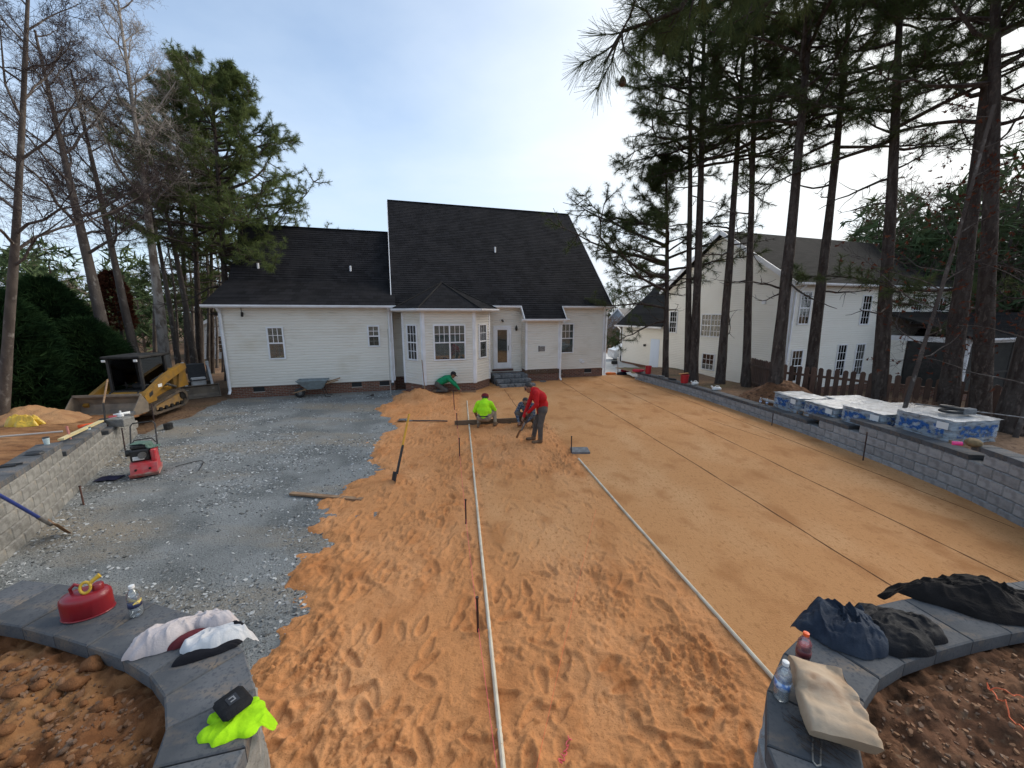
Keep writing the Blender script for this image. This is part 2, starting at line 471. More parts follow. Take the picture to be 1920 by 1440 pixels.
def wall_x_right(y): 
    m = PR[:, 1] > 2.6
    i = np.argsort(PR[m][:, 1]); return np.interp(y, PR[m][i, 1], PR[m][i, 0])
def wall_x_left(y):
    m = PL[:, 1] > 2.6
    i = np.argsort(PL[m][:, 1]); return np.interp(y, PL[m][i, 1], PL[m][i, 0])
def path_dist(P, X, Y, side):
    """signed distance, positive on the soil side; side=+1 when the patio is on the right of the path"""
    sh = X.shape; X = X.ravel(); Y = Y.ravel(); out = np.empty(len(X))
    T = np.gradient(P, axis=0)
    for a in range(0, len(X), 20000):
        x = X[a:a + 20000]; y = Y[a:a + 20000]
        d2 = (x[:, None] - P[None, :, 0]) ** 2 + (y[:, None] - P[None, :, 1]) ** 2
        i = d2.argmin(1)
        cr = T[i, 0] * (y - P[i, 1]) - T[i, 1] * (x - P[i, 0])
        out[a:a + 20000] = np.sqrt(d2[np.arange(len(i)), i]) * np.sign(cr) * side
    return out.reshape(sh)

def z_left(x, y):
    z = np.interp(y, [2.4, 3.5, 4.5, 6, 7.8, 9, 10.8, 12.5, 16], [1.46, 1.3, 1.12, 0.95, 0.76, 0.62, 0.46, 0.2, 0.04])
    return z
def z_right(x, y):
    z = np.interp(y, [2.6, 4, 5.6, 7, 8.5, 9.6, 10.8, 12, 20], [1.46, 1.2, 0.98, 0.80, 0.74, 0.58, 0.42, 0.36, 0.34])
    dx = x - wall_x_right(y)
    t = sstep(2.2, 8.0, dx)
    return z * (1 - t) + (-0.75) * t

# ---- far ground sheet
def ground_h(x, y):
    z = np.full(np.shape(x), -0.14)
    z = z - 0.62 * sstep(9.5, 15, x) * sstep(-2, 4, y)
    z = z - 0.5 * sstep(21.2, 25, y) * (1 - sstep(9.5, 15, x))
    z = z - 0.6 * sstep(40, 90, y)
    z = z + 0.16 * sstep(11.5, 13, y) * (1 - sstep(-12, -9, x))
    z = z + 1.5 * (1 - sstep(-2.2, -0.8, y)) * 1.0
    return z
gx = np.concatenate([-np.geomspace(700, 34, 14), np.arange(-32, 36, 0.8), np.geomspace(38, 700, 14)])
gy = np.concatenate([-np.geomspace(300, 14, 8), np.arange(-12, 60, 0.8), np.geomspace(62, 900, 16)])
X, Y = np.meshgrid(gx, gy)
Z = ground_h(X, Y) + 0.05 * fbm(X * 0.5, Y * 0.5, seed=3) * (np.abs(X) < 60)
M_ground = layered('leaf_litter_ground', [((0.16, 0.095, 0.055), 0, 0, 0, None), ((0.22, 0.13, 0.07), 1.2, 0.45, 0.65, (1, 1, 1)), ((0.09, 0.085, 0.035), 0.5, 0.55, 0.7, (1, 1, 1)), ((0.10, 0.055, 0.03), 14, 0.52, 0.62, (1, 1, 1))], rough=0.95, bumps=((18, 0.6, 0.05, 6), (70, 0.4, 0.02, 4)))
tag(mesh_np('ground', np.stack([X, Y, Z], -1).reshape(-1, 3), grid_faces(len(gx), len(gy)), M_ground, smooth=True), 'brown leaf littered yard ground around the patio', 'ground', kind='structure')

# ---- gravel bed
GE_Y = np.array([1.0, 3.23, 3.8, 4.23, 4.52, 5.24, 5.67, 7.12, 8.04, 9.0, 9.83, 11.0, 11.9, 13.0, 13.67, 14.6, 15.5, 16.58, 18])
GE_X = np.array([-2.4, -2.58, -2.62, -2.56, -2.95, -2.86, -3.31, -3.30, -2.84, -3.6, -3.80, -3.55, -3.84, -4.6, -4.97, -4.6, -4.9, -4.75, -4.7])
def gravel_edge(y): return np.interp(y, GE_Y, GE_X) + 0.12 * vnoise(np.asarray(y) * 2.3, np.zeros_like(np.asarray(y, float)) + 3.3, seed=5)
def gravel_h(x, y):
    return 0.012 * fbm(x * 1.3, y * 1.3, seed=11) + 0.008 * fbm(x * 5, y * 5, seed=12) - 0.004
gx = np.arange(-12.6, -1.0, 0.05); gy = np.arange(2.0, 18.2, 0.05)
X, Y = np.meshgrid(gx, gy)
Z = gravel_h(X, Y)
dl = path_dist(PL, X, Y, +1)
inside = (dl < 0.25) & (house_v(X, Y) < 0.12)
inside &= ~((Y > 10.6) & (X < -10.5 - (Y - 10.6) * 0.25 + 0.25 * vnoise(X * 1.2, Y * 1.2, seed=4)))
qm = inside[:-1, :-1] & inside[1:, 1:] & inside[1:, :-1] & inside[:-1, 1:]
V, F = compact(np.stack([X, Y, Z], -1).reshape(-1, 3), grid_faces(len(gx), len(gy), qm))
M_gravel = layered('crushed_gravel', [((0.225, 0.235, 0.23), 0, 0, 0, None), ((0.13, 0.138, 0.135), 0.9, 0.42, 0.60, (1, 1, 1)), ((0.25, 0.215, 0.165), 0.45, 0.48, 0.62, (0.6, 1.6, 1)), ((0.25, 0.26, 0.255), 34, 0.54, 0.66, (1, 1, 1)), ((0.06, 0.062, 0.06), 45, 0.56, 0.66, (1, 1, 1))], rough=0.9, bumps=((16, 0.35, 0.02, 5), (60, 0.8, 0.02, 4)))
gravel = tag(mesh_np('gravel_bed', V, F, M_gravel, smooth=True), 'grey crushed gravel base in front of the garage wing', 'gravel', kind='structure')

# loose flat stones on it
def shards(n_try, px, py, keep, size, zf, seed, name, mats, parent=None, flat=0.30, weights=(0.5, 0.3, 0.2)):
    rs = np.random.RandomState(seed)
    x = px[0] + (px[1] - px[0]) * rs.rand(n_try); y = py[0] + (py[1] - py[0]) * rs.rand(n_try) ** 1.35
    k = keep(x, y, rs.rand(n_try)); x, y = x[k], y[k]; n = len(x)
    s = size * (0.55 + 1.1 * rs.rand(n) ** 2)
    nv = 5
    ang = rs.rand(n)[:, None] * 6.283 + (np.arange(nv)[None, :] + 0.35 * (rs.rand(n, nv) - 0.5)) * (6.283 / nv)
    asp = 0.45 + 0.5 * rs.rand(n)
    rot = rs.rand(n) * 6.283
    rx = np.cos(ang) * s[:, None]; ry = np.sin(ang) * s[:, None] * asp[:, None]
    bx = rx * np.cos(rot)[:, None] - ry * np.sin(rot)[:, None]; by = rx * np.sin(rot)[:, None] + ry * np.cos(rot)[:, None]
    tilt = (rs.rand(n, 2) - 0.5) * 0.9
    zc = zf(x, y)
    h = s * flat * (0.6 + 0.8 * rs.rand(n))
    def ring(f, z):
        return np.stack([x[:, None] + bx * f, y[:, None] + by * f, (zc + z)[:, None] + (bx * f * tilt[:, :1] + by * f * tilt[:, 1:])], -1)
    Vt = np.concatenate([ring(0.85, h), ring(1.0, h * 0.15), ring(0.8, -h * 0.6)], 1)   # n,15,3
    base = (np.arange(n) * 15)[:, None]
    i = np.arange(nv); j = (i + 1) % nv
    tri = np.stack([np.zeros(nv - 2, int), i[1:-1], i[2:]], -1)
    Ft = (base[:, :, None] + tri[None]).reshape(-1, 3)
    q1 = np.stack([i + nv, j + nv, j, i], -1); q2 = np.stack([i + 2 * nv, j + 2 * nv, j + nv, i + nv], -1)
    Fq = (base[:, :, None] + np.concatenate([q1, q2])[None]).reshape(-1, 4)
    cls = rs.choice(len(mats), n, p=np.array(weights[:len(mats)]) / sum(weights[:len(mats)]))
    mi = np.concatenate([np.repeat(cls, nv - 2), np.repeat(cls, 2 * nv)])
    o = mesh_np(name, Vt.reshape(-1, 3), [Ft, Fq], mats, parent=parent, mi=mi)
    o['kind'] = 'stuff'
    return o
M_st1 = mat('stone_pale', (0.47, 0.48, 0.47), (0.36, 0.37, 0.37), 9, 0.8)
M_st2 = mat('stone_grey', (0.20, 0.21, 0.21), (0.27, 0.27, 0.26), 9, 0.8)
M_st3 = mat('stone_dark', (0.09, 0.095, 0.095), (0.14, 0.14, 0.13), 9, 0.8)
def keep_g(x, y, r):
    d = path_dist(PL, x, y, +1)
    p = sstep(0.05, 0.35, fbm(x * 0.75, y * 0.75, seed=21)) + 0.6 * sstep(0.15, 0.45, fbm(x * 2.6, y * 2.6, seed=22)) + 0.07
    p = np.maximum(p, 0.75 * (d > -0.55)); p = np.maximum(p, 0.6 * (x > gravel_edge(y) - 0.55) * (y < 9))
    ok = (d < -0.02) & (house_v(x, y) < -0.05) & (x < gravel_edge(y) + 0.15) & ~((y > 10.5) & (x < -10.3 - (y - 10.6) * 0.25))
    return ok & (r < p)
gs = shards(46000, (-12, -2.2), (2.3, 17.5), keep_g, 0.022, gravel_h, 3, 'loose_gravel', [M_st1, M_st2, M_st3], weights=(0.28, 0.47, 0.25))
tag(gs, 'pale flat stones scattered over the gravel base', 'gravel')

# ---- sand bed
rsf = np.random.RandomState(12)
FEET = []
for i in range(900):
    y = 1.9 + 14 * rsf.rand() ** 1.5; x = -4.6 + 6.6 * rsf.rand()
    FEET.append((x, y, rsf.rand() * 6.28 if rsf.rand() < 0.7 else rsf.normal(1.4, 0.6), 0.13 + 0.03 * rsf.rand(), 0.052, 0.018 + 0.022 * rsf.rand()))
def pipe2_x(y): return np.interp(y, [3.09, 8.51, 19], [2.43, 1.56, -0.1])
def pipe1_x(y): return np.interp(y, [2.35, 11.31, 16], [-0.08, -1.3, -1.95])
def sand_rough(x, y):
    r = 1 - sstep(-0.12, 0.12, x - pipe2_x(y) + 0.05 * vnoise(x * 3, y * 3, seed=8))
    far = sstep(11.4, 12.0, y) * sstep(-0.1, 0.15, x - pipe1_x(y) + 0.3)
    smooth_lane = sstep(0.0, 0.2, x - pipe1_x(y)) * sstep(4.3, 5.4, y) * (1 - sstep(7.2, 8.2, y)) * 0.62
    return np.clip(r * (1 - far) * (1 - smooth_lane), 0, 1)
def sand_h(x, y, feet=True):
    x = np.asarray(x, float); y = np.asarray(y, float)
    r = sand_rough(x, y); r0 = r
    r = r * (0.45 + 0.75 * sstep(-0.25, 0.35, fbm(x * 0.8, y * 0.8, seed=29)))
    wx = x + 0.25 * fbm(x * 1.1, y * 1.1, seed=31); wy = y + 0.25 * fbm(x * 1.1 + 9, y * 1.1, seed=32)
    big = fbm(wx * 1.5, wy * 1.5, oct=3, seed=33)
    rid = 1 - np.abs(fbm(wx * 2.4, wy * 2.0, oct=3, seed=34)) * 2.2
    z = 0.045 + r * (0.032 * big + 0.020 * np.clip(rid, -0.5, 1) ** 3 + 0.014 * fbm(wx * 7.5, wy * 10, oct=3, seed=35) + 0.016 * (0.45 - np.abs(fbm(wx * 11, wy * 14, oct=3, seed=45)) * 1.6) - 0.016)
    cl = sstep(0.05, 0.3, fbm(x * 1.7, y * 1.7, seed=36))
    z = z + r * cl * 0.028 * np.abs(fbm(x * 26, y * 26, oct=2, seed=37)) * 2
    z = z + 0.0022 * fbm(x * 2.2, y * 0.8, oct=3, seed=38) + 0.0012 * fbm(x * 9, y * 5, oct=2, seed=39)
    def bump(cx, cy, sx, sy, a): return a * np.exp(-((x - cx) / sx) ** 2 - ((y - cy) / sy) ** 2)
    z = z + bump(-3.75, 15.35, 0.75, 0.45, 0.30) * (1 + 0.3 * fbm(x * 4, y * 4, seed=40)) + bump(-2.45, 7.05, 0.55, 0.45, 0.13) + bump(-4.6, 13.7, 0.5, 0.5, 0.07)
    z = z + bump(0.55, 10.35, 0.5, 0.25, 0.09) + bump(0.75, 9.3, 0.5, 0.45, 0.06) - bump(0.1, 10.5, 0.5, 0.35, 0.04) + bump(0.1, 9.65, 0.6, 0.3, 0.05)
    # trodden lane along the first pipe
    z = z - r * 0.02 * np.exp(-((x - pipe1_x(y) - 0.12) / 0.07) ** 2)
    if feet:
        acc = np.zeros_like(z)
        for fx, fy, fa, fl, fw, fd in FEET:
            m = (np.abs(x - fx) < 0.3) & (np.abs(y - fy) < 0.3)
            if not m.any(): continue
            dx = x[m] - fx; dy = y[m] - fy
            u = dx * math.cos(fa) + dy * math.sin(fa); v = -dx * math.sin(fa) + dy * math.cos(fa)
            w = fw * (1 + 0.22 * np.sin(u / fl * 2.2))
            q = np.sqrt((u / fl) ** 2 + (v / w) ** 2)
            dz = -fd * (1 - sstep(0.72, 1.02, q)) + 0.45 * fd * np.exp(-((q - 1.2) / 0.2) ** 2)
            acc[m] = np.where(dz < 0, np.minimum(acc[m], dz), acc[m] + dz * (acc[m] > -0.004))
    if feet: z = z + acc * r0 * 0.8
    z = np.maximum(z, 0.004)
    # ragged edge against the gravel
    e = x - gravel_edge(y) + 0.30 * fbm(x * 2.2, y * 2.6, seed=41) + 0.16 * fbm(x * 8, y * 9, oct=3, seed=42)
    z = z * sstep(-0.02, 0.30, e) - 0.05 * (1 - sstep(-0.22, 0.06, e))
    return z
gy = [1.5]
while gy[-1] < 21.6: gy.append(gy[-1] + 0.0125 * max(1.0, (gy[-1] / 2.6)) ** 1.15)
gy = np.array(gy)
gx = np.concatenate([np.arange(-6.0, -3.4, 0.035), np.arange(-3.4, 3.2, 0.0165), np.arange(3.2, 8.9, 0.035)])
X, Y = np.meshgrid(gx, gy)
Z = sand_h(X, Y)
keepv = (Z > -0.045) & (house_v(X, Y) < 0.95) & (X < wall_x_right(Y) + 0.15)
keepv &= ~((Y < 2.9) & (path_dist(PR, X, Y, -1) > 0.25))
keepv &= ~((Y < 3.0) & (path_dist(PL, X, Y, +1) > 0.25))
keepv &= (Y < 21.3 + 0.1 * vnoise(X * 2, Y, seed=2))
qm = keepv[:-1, :-1] & keepv[1:, 1:] & keepv[1:, :-1] & keepv[:-1, 1:]
V, F = compact(np.stack([X, Y, Z], -1).reshape(-1, 3), grid_faces(len(gx), len(gy), qm))
M_sand = layered('bedding_sand', [((0.53, 0.268, 0.112), 0, 0, 0, None), ((0.58, 0.322, 0.152), 0.9, 0.45, 0.68, (1, 0.6, 1)), ((0.42, 0.195, 0.076), 1.9, 0.52, 0.70, (1, 0.7, 1)), ((0.42, 0.205, 0.082), 22, 0.54, 0.68, (1, 0.5, 1)), ((0.30, 0.14, 0.055), 90, 0.58, 0.70, (1, 1, 1))], rough=0.95, bumps=((9, 0.25, 0.02, 6), (45, 0.55, 0.016, 5), (200, 0.7, 0.005, 3)), spec=0.15)
# loose, freshly turned sand is redder than the screeded surface
nt = M_sand.node_tree; b_ = nt.nodes['Principled BSDF']; src = b_.inputs['Base Color'].links[0].from_socket
at = nt.nodes.new('ShaderNodeAttribute'); at.attribute_name = 'loose'
mx = nt.nodes.new('ShaderNodeMix'); mx.data_type = 'RGBA'; mx.blend_type = 'MULTIPLY'; mx.inputs['B'].default_value = (1.06, 0.95, 0.90, 1)
nt.links.new(at.outputs['Fac'], mx.inputs['Factor']); nt.links.new(src, mx.inputs['A']); nt.links.new(mx.outputs['Result'], b_.inputs['Base Color'])
sand = tag(mesh_np('sand_bed', V, F, M_sand, smooth=True), 'orange bedding sand spread over the patio base', 'sand', kind='structure')
a_ = sand.data.attributes.new('loose', 'FLOAT', 'POINT'); a_.data.foreach_set('value', sand_rough(V[:, 0], V[:, 1]).astype(np.float32))
def sz(x, y): return float(sand_h(np.array([x]), np.array([y]))[0])

# dark strips laid on the screeded sand where the pipe grooves run
M_groove = layered('dark_groove_sand', [((0.12, 0.05, 0.018), 0, 0, 0, None), ((0.20, 0.09, 0.035), 5, 0.5, 0.7, (1, 1, 1))], rough=0.95)
def groove(p0, p1, w, seed):
    n = 160
    t = np.linspace(0, 1, n)
    x = p0[0] + (p1[0] - p0[0]) * t + 0.02 * fbm(t * 14, t * 0 + seed, seed=seed) ; y = p0[1] + (p1[1] - p0[1]) * t
    hw = w * (0.8 + 0.5 * vnoise(t * 60, t * 0 + 1.5, seed=seed + 1)) * 0.5
    xs = np.stack([x - hw, x - hw * 0.3, x + hw * 0.3, x + hw], -1); ys = np.repeat(y[:, None], 4, 1)
    zs = sand_h(xs, ys, feet=False) + np.array([0.001, 0.004, 0.004, 0.001])[None]
    o = mesh_np('pipe_groove', np.stack([xs, ys, zs], -1).reshape(-1, 3), grid_faces(4, n), M_groove, parent=sand, smooth=True)
    return o
groove((4.79, 4.1), (2.44, 19.28), 0.034, 1); groove((6.46, 4.3), (4.59, 19.9), 0.034, 2); groove((8.0, 5.6), (6.25, 20.4), 0.030, 3)
groove((0.45, 11.9), (-0.35, 16.9), 0.03, 4); groove((7.0, 9.9), (6.3, 12.0), 0.02, 5); groove((0.6, 17.5), (0.85, 18.1), 0.03, 6)

# ---- soil
M_soil = layered('red_clay_soil', [((0.19, 0.082, 0.034), 0, 0, 0, None), ((0.29, 0.145, 0.06), 2.2, 0.45, 0.65, (1, 1, 1)), ((0.085, 0.036, 0.016), 7, 0.5, 0.68, (1, 1, 1)), ((0.30, 0.16, 0.075), 15, 0.58, 0.7, (1, 1, 1))], rough=0.95, bumps=((30, 0.5, 0.02, 6), (130, 0.5, 0.006, 4)), spec=0.15)
M_soil_dark = layered('dark_brown_soil', [((0.115, 0.055, 0.030), 0, 0, 0, None), ((0.17, 0.085, 0.045), 2.5, 0.45, 0.65, (1, 1, 1)), ((0.04, 0.022, 0.013), 8, 0.5, 0.68, (1, 1, 1)), ((0.16, 0.10, 0.06), 18, 0.60, 0.72, (1, 1, 1))], rough=0.95, bumps=((30, 0.5, 0.02, 6), (130, 0.5, 0.006, 4)), spec=0.15)
M_soil_far = layered('terrace_soil', [((0.22, 0.105, 0.045), 0, 0, 0, None), ((0.30, 0.16, 0.075), 0.8, 0.45, 0.65, (1, 2, 1)), ((0.12, 0.055, 0.025), 3, 0.5, 0.7, (1, 2, 1))], rough=0.95, bumps=((12, 0.6, 0.05, 6), (50, 0.5, 0.02, 4)), spec=0.15)
def soil_near_h(x, y, seed, base):
    w = fbm(x * 2, y * 2, seed=seed)
    lump = np.abs(fbm(x * 6 + w, y * 6, oct=3, seed=seed + 1)); lump2 = np.abs(fbm(x * 17, y * 17, oct=3, seed=seed + 2))
    return base + 0.05 * w + 0.075 * (0.35 - lump) + 0.038 * (0.35 - lump2) + 0.010 * fbm(x * 50, y * 50, oct=2, seed=seed + 3)
def near_soil(name, P, side, x0, x1, y0, y1, seed, m, base, label):
    gx = np.arange(x0, x1, 0.0155); gy = np.arange(y0, y1, 0.0155)
    X, Y = np.meshgrid(gx, gy)
    d = path_dist(P, X, Y, side)
    Z = soil_near_h(X, Y, seed, base) - 0.035 * (1 - sstep(0.36, 0.55, d)) + 0.05 * sstep(0.5, 1.5, d)
    k = d > 0.2
    qm = k[:-1, :-1] & k[1:, 1:] & k[1:, :-1] & k[:-1, 1:]
    V, F = compact(np.stack([X, Y, Z], -1).reshape(-1, 3), grid_faces(len(gx), len(gy), qm))
    return tag(mesh_np(name, V, F, m, smooth=True), label, 'soil', kind='structure')
soilL = near_soil('planter_soil', PL, +1, -5.0, -1.0, -0.6, 3.0, 51, M_soil, 1.465, 'stony red clay soil behind the wall with the fuel can')
soilR = near_soil('planter_soil', PR, -1, 1.0, 5.2, -0.6, 3.0, 61, M_soil_dark, 1.465, 'dark stony soil behind the wall with the paper bag')
def snl(x, y):
    d = path_dist(PL, x, y, +1); return soil_near_h(x, y, 51, 1.465) - 0.035 * (1 - sstep(0.36, 0.55, d)) + 0.05 * sstep(0.5, 1.5, d)
def snr(x, y):
    d = path_dist(PR, x, y, -1); return soil_near_h(x, y, 61, 1.465) - 0.035 * (1 - sstep(0.36, 0.55, d)) + 0.05 * sstep(0.5, 1.5, d)
# stones in the soil: the big ones singly, the small ones as one mass
M_rk1 = add_random_tint(mat('field_stone_tan', (0.28, 0.15, 0.075), (0.19, 0.085, 0.035), 9, 0.85, 0.4, 30), 0.3)
M_rk2 = add_random_tint(mat('field_stone_grey', (0.24, 0.155, 0.10), (0.15, 0.08, 0.045), 9, 0.85, 0.4, 30), 0.3)
def rock_mesh(seed):
    rs = np.random.RandomState(seed)
    nu, nv = 8, 5; V = []; F = []
    for j in range(nv + 1):
        ph = math.pi * j / nv
        for i in range(nu):
            th = 2 * math.pi * i / nu
            V.append((math.sin(ph) * math.cos(th), math.sin(ph) * math.sin(th), math.cos(ph)))
    V = np.array(V)
    s = 1 + 0.45 * vnoise(V[:, 0] * 1.3 + seed, V[:, 1] * 1.3, V[:, 2] * 1.3, seed) + 0.15 * vnoise(V[:, 0] * 3 + seed, V[:, 1] * 3, V[:, 2] * 3, seed + 1)
    V = V * s[:, None] * np.array([1, 0.78, 0.6])
    for j in range(nv):
        for i in range(nu):
            F.append((j * nu + i, (j + 1) * nu + i, (j + 1) * nu + (i + 1) % nu, j * nu + (i + 1) % nu))
    return V, np.array(F)
def rock_field(parent, hf, P, side, x0, x1, y0, y1, seed, n):
    rs = np.random.RandomState(seed)
    protos = []
    for k in range(6):
        V, F = rock_mesh(seed + k)
        me_o = mesh_np('stone', V, F, [M_rk1, M_rk2][k % 2], smooth=True); protos.append(me_o.data)
        bpy.data.objects.remove(me_o)
    c = 0
    while c < n:
        x = x0 + (x1 - x0) * rs.rand(); y = y0 + (y1 - y0) * rs.rand()
        if path_dist(P, np.array([x]), np.array([y]), side)[0] < 0.46: continue
        s = 0.010 + 0.022 * rs.rand() ** 2.5
        if rs.rand() < 0.05: s *= 1.5
        o = bpy.data.objects.new('stone', protos[rs.randint(6)]); C.objects.link(o); o.parent = parent
        o.location = (x, y, float(hf(np.array([x]), np.array([y]))[0]) + s * 0.2)
        o.rotation_euler = (rs.rand() * 0.8, rs.rand() * 0.8, rs.rand() * 6.28); o.scale = (s, s, s); c += 1
    def kp(x, y, r): return path_dist(P, x, y, side) > 0.42
    shards(2600, (x0, x1), (y0, y1), kp, 0.010, hf, seed + 9, 'small_stones', [M_rk1, M_rk2], parent=parent, flat=0.7, weights=(0.6, 0.4))
rock_field(soilL, snl, PL, +1, -3.6, -1.35, 1.05, 2.3, 70, 150)
rock_field(soilR, snr, PR, -1, 1.3, 4.0, 1.05, 2.3, 90, 80)
rs_c = np.random.RandomState(17); CL = [(-2.33, 1.82, 0.06), (-1.80, 1.30, 0.05), (-1.55, 1.25, 0.045)]
while len(CL) < 75:
    x, y = -3.4 + 2.1 * rs_c.rand(), 1.0 + 1.25 * rs_c.rand()
    if path_dist(PL, np.array([x]), np.array([y]), +1)[0] > 0.48: CL.append((x, y, 0.018 + 0.035 * rs_c.rand() ** 2))
for (x, y, s) in CL:
    V, F = rock_mesh(int(abs(x) * 900) + 5); o = mesh_np('clod', V * s, F, M_soil, parent=soilL, smooth=True); o.location = (x, y, float(snl(np.array([x]), np.array([y]))[0]) + s * 0.35)
for (x, y, s) in ((1.93, 1.61, 0.03),):
    V, F = rock_mesh(33); o = mesh_np('stone', V * s, F, M_rk2, parent=soilR, smooth=True); o.location = (x, y, float(snr(np.array([x]), np.array([y]))[0]) + s * 0.3)

def terrace(name, x0, x1, y0, y1, st, zf, P, side, m, label, far_mask=None):
    gx = np.arange(x0, x1, st); gy = np.arange(y0, y1, st)
    X, Y = np.meshgrid(gx, gy)
    Z = zf(X, Y) + 0.035 * fbm(X * 1.4, Y * 1.4, seed=71) + 0.035 * np.abs(fbm(X * 4, Y * 4, seed=72))
    d = path_dist(P, X, Y, side)
    Z = Z - 0.06 * (1 - sstep(0.3, 0.6, d))
    k = d > 0.2
    if far_mask is not None: k &= far_mask(X, Y)
    qm = k[:-1, :-1] & k[1:, 1:] & k[1:, :-1] & k[:-1, 1:]
    V, F = compact(np.stack([X, Y, Z], -1).reshape(-1, 3), grid_faces(len(gx), len(gy), qm))
    return tag(mesh_np(name, V, F, m, smooth=True), label, 'soil', kind='structure')
terrace('terrace_soil', -24, -4.4, 2.3, 15.5, 0.06, z_left, PL, +1, M_soil_far, 'graded red soil terrace above the tan retaining wall')
terrace('terrace_soil', 5.0, 17, 2.4, 22, 0.07, z_right, PR, -1, M_ground, 'leaf littered terrace above the grey retaining wall')
# bank in the gap between the two curved walls, under the photographer
gx = np.linspace(-1.35, 1.32, 40); gy = np.linspace(-1.6, 1.25, 40)
X, Y = np.meshgrid(gx, gy); Z = 1.40 * (1 - sstep(-1.3, 1.15, Y)) - 0.02 + 0.05 * fbm(X * 3, Y * 3, seed=77)
tag(mesh_np('earth_bank', np.stack([X, Y, Z], -1).reshape(-1, 3), grid_faces(40, 40), M_soil, smooth=True), 'earth bank between the two curved wall ends', 'soil', kind='structure')

# ---- street and driveway beyond
M_conc = layered('pale_concrete', [((0.42, 0.42, 0.41), 0, 0, 0, None), ((0.34, 0.33, 0.32), 1.5, 0.45, 0.7, (1, 1, 1))], rough=0.85, bumps=((80, 0.2, 0.005, 3),))
mb = MB(); mb.box(4.0, 9.6, 22.6, 60, -0.66, -0.60)
tag(mb.build('driveway', M_conc), 'pale concrete driveway beside the neighbouring house', 'driveway', kind='structure')

# ================================================================== retaining walls
M_blk_l = add_random_tint(layered('split_block_tan', [((0.28, 0.27, 0.245), 0, 0, 0, None), ((0.20, 0.19, 0.17), 9, 0.45, 0.65, (1, 1, 1)), ((0.36, 0.28, 0.18), 2.5, 0.55, 0.75, (1, 1, 1))], rough=0.95, bumps=((35, 0.7, 0.02, 6), (140, 0.5, 0.005, 4)), spec=0.15), 0.12)
M_blk_r = add_random_tint(layered('split_block_grey', [((0.32, 0.32, 0.315), 0, 0, 0, None), ((0.23, 0.23, 0.23), 9, 0.45, 0.65, (1, 1, 1)), ((0.30, 0.25, 0.19), 2.5, 0.60, 0.78, (1, 1, 1))], rough=0.95, bumps=((35, 0.7, 0.02, 6), (140, 0.5, 0.005, 4)), spec=0.15), 0.12)
M_cap = add_random_tint(layered('charcoal_cap', [((0.074, 0.078, 0.083), 0, 0, 0, None), ((0.112, 0.114, 0.118), 3, 0.42, 0.62, (1, 1, 1)), ((0.22, 0.165, 0.115), 4.5, 0.53, 0.74, (0.6, 1.6, 1)), ((0.07, 0.075, 0.083), 60, 0.52, 0.66, (1, 1, 1))], rough=0.85, bumps=((60, 0.25, 0.006, 5),), spec=0.25), 0.14)

def block_mesh(L, H, D, seed, m):
    rs = np.random.RandomState(seed)
    nx, nz = 7, 5
    xs = np.concatenate([[-L / 2], np.linspace(-L / 2 + 0.016, L / 2 - 0.016, nx - 2), [L / 2]])
    zs_ = np.concatenate([[0.0], np.linspace(0.015, H - 0.015, nz - 2), [H]])
    X, Z = np.meshgrid(xs, zs_)
    Yf = np.zeros_like(X)
    inn = (np.abs(X) < L / 2 - 1e-4) & (Z > 1e-4) & (Z < H - 1e-4)
    Yf[inn] = 0.017 + 0.009 * rs.rand(inn.sum())
    V = np.stack([X, Yf, Z], -1).reshape(-1, 3)
    F = grid_faces(nx, nz)[:, ::-1]
    n = len(V)
    V = np.concatenate([V, [(-L / 2, -D, 0), (L / 2, -D, 0), (L / 2, -D, H), (-L / 2, -D, H)]])
    bl, br_, tr_, tl = 0, nx - 1, n - 1, n - nx
    extra = [list(range(tl, tl + nx)) + [n + 2, n + 3], list(range(bl, bl + nx))[::-1] + [n, n + 1],
             [bl + i * nx for i in range(nz)] + [n + 3, n], [br_ + i * nx for i in range(nz)][::-1] + [n + 1, n + 2], [n + 1, n, n + 3, n + 2]]
    me = bpy.data.meshes.new('block')
    me.from_pydata([tuple(p) for p in V], [], [tuple(int(i) for i in f) for f in F] + [tuple(e) for e in extra])
    me.materials.append(m); me.update()
    return me

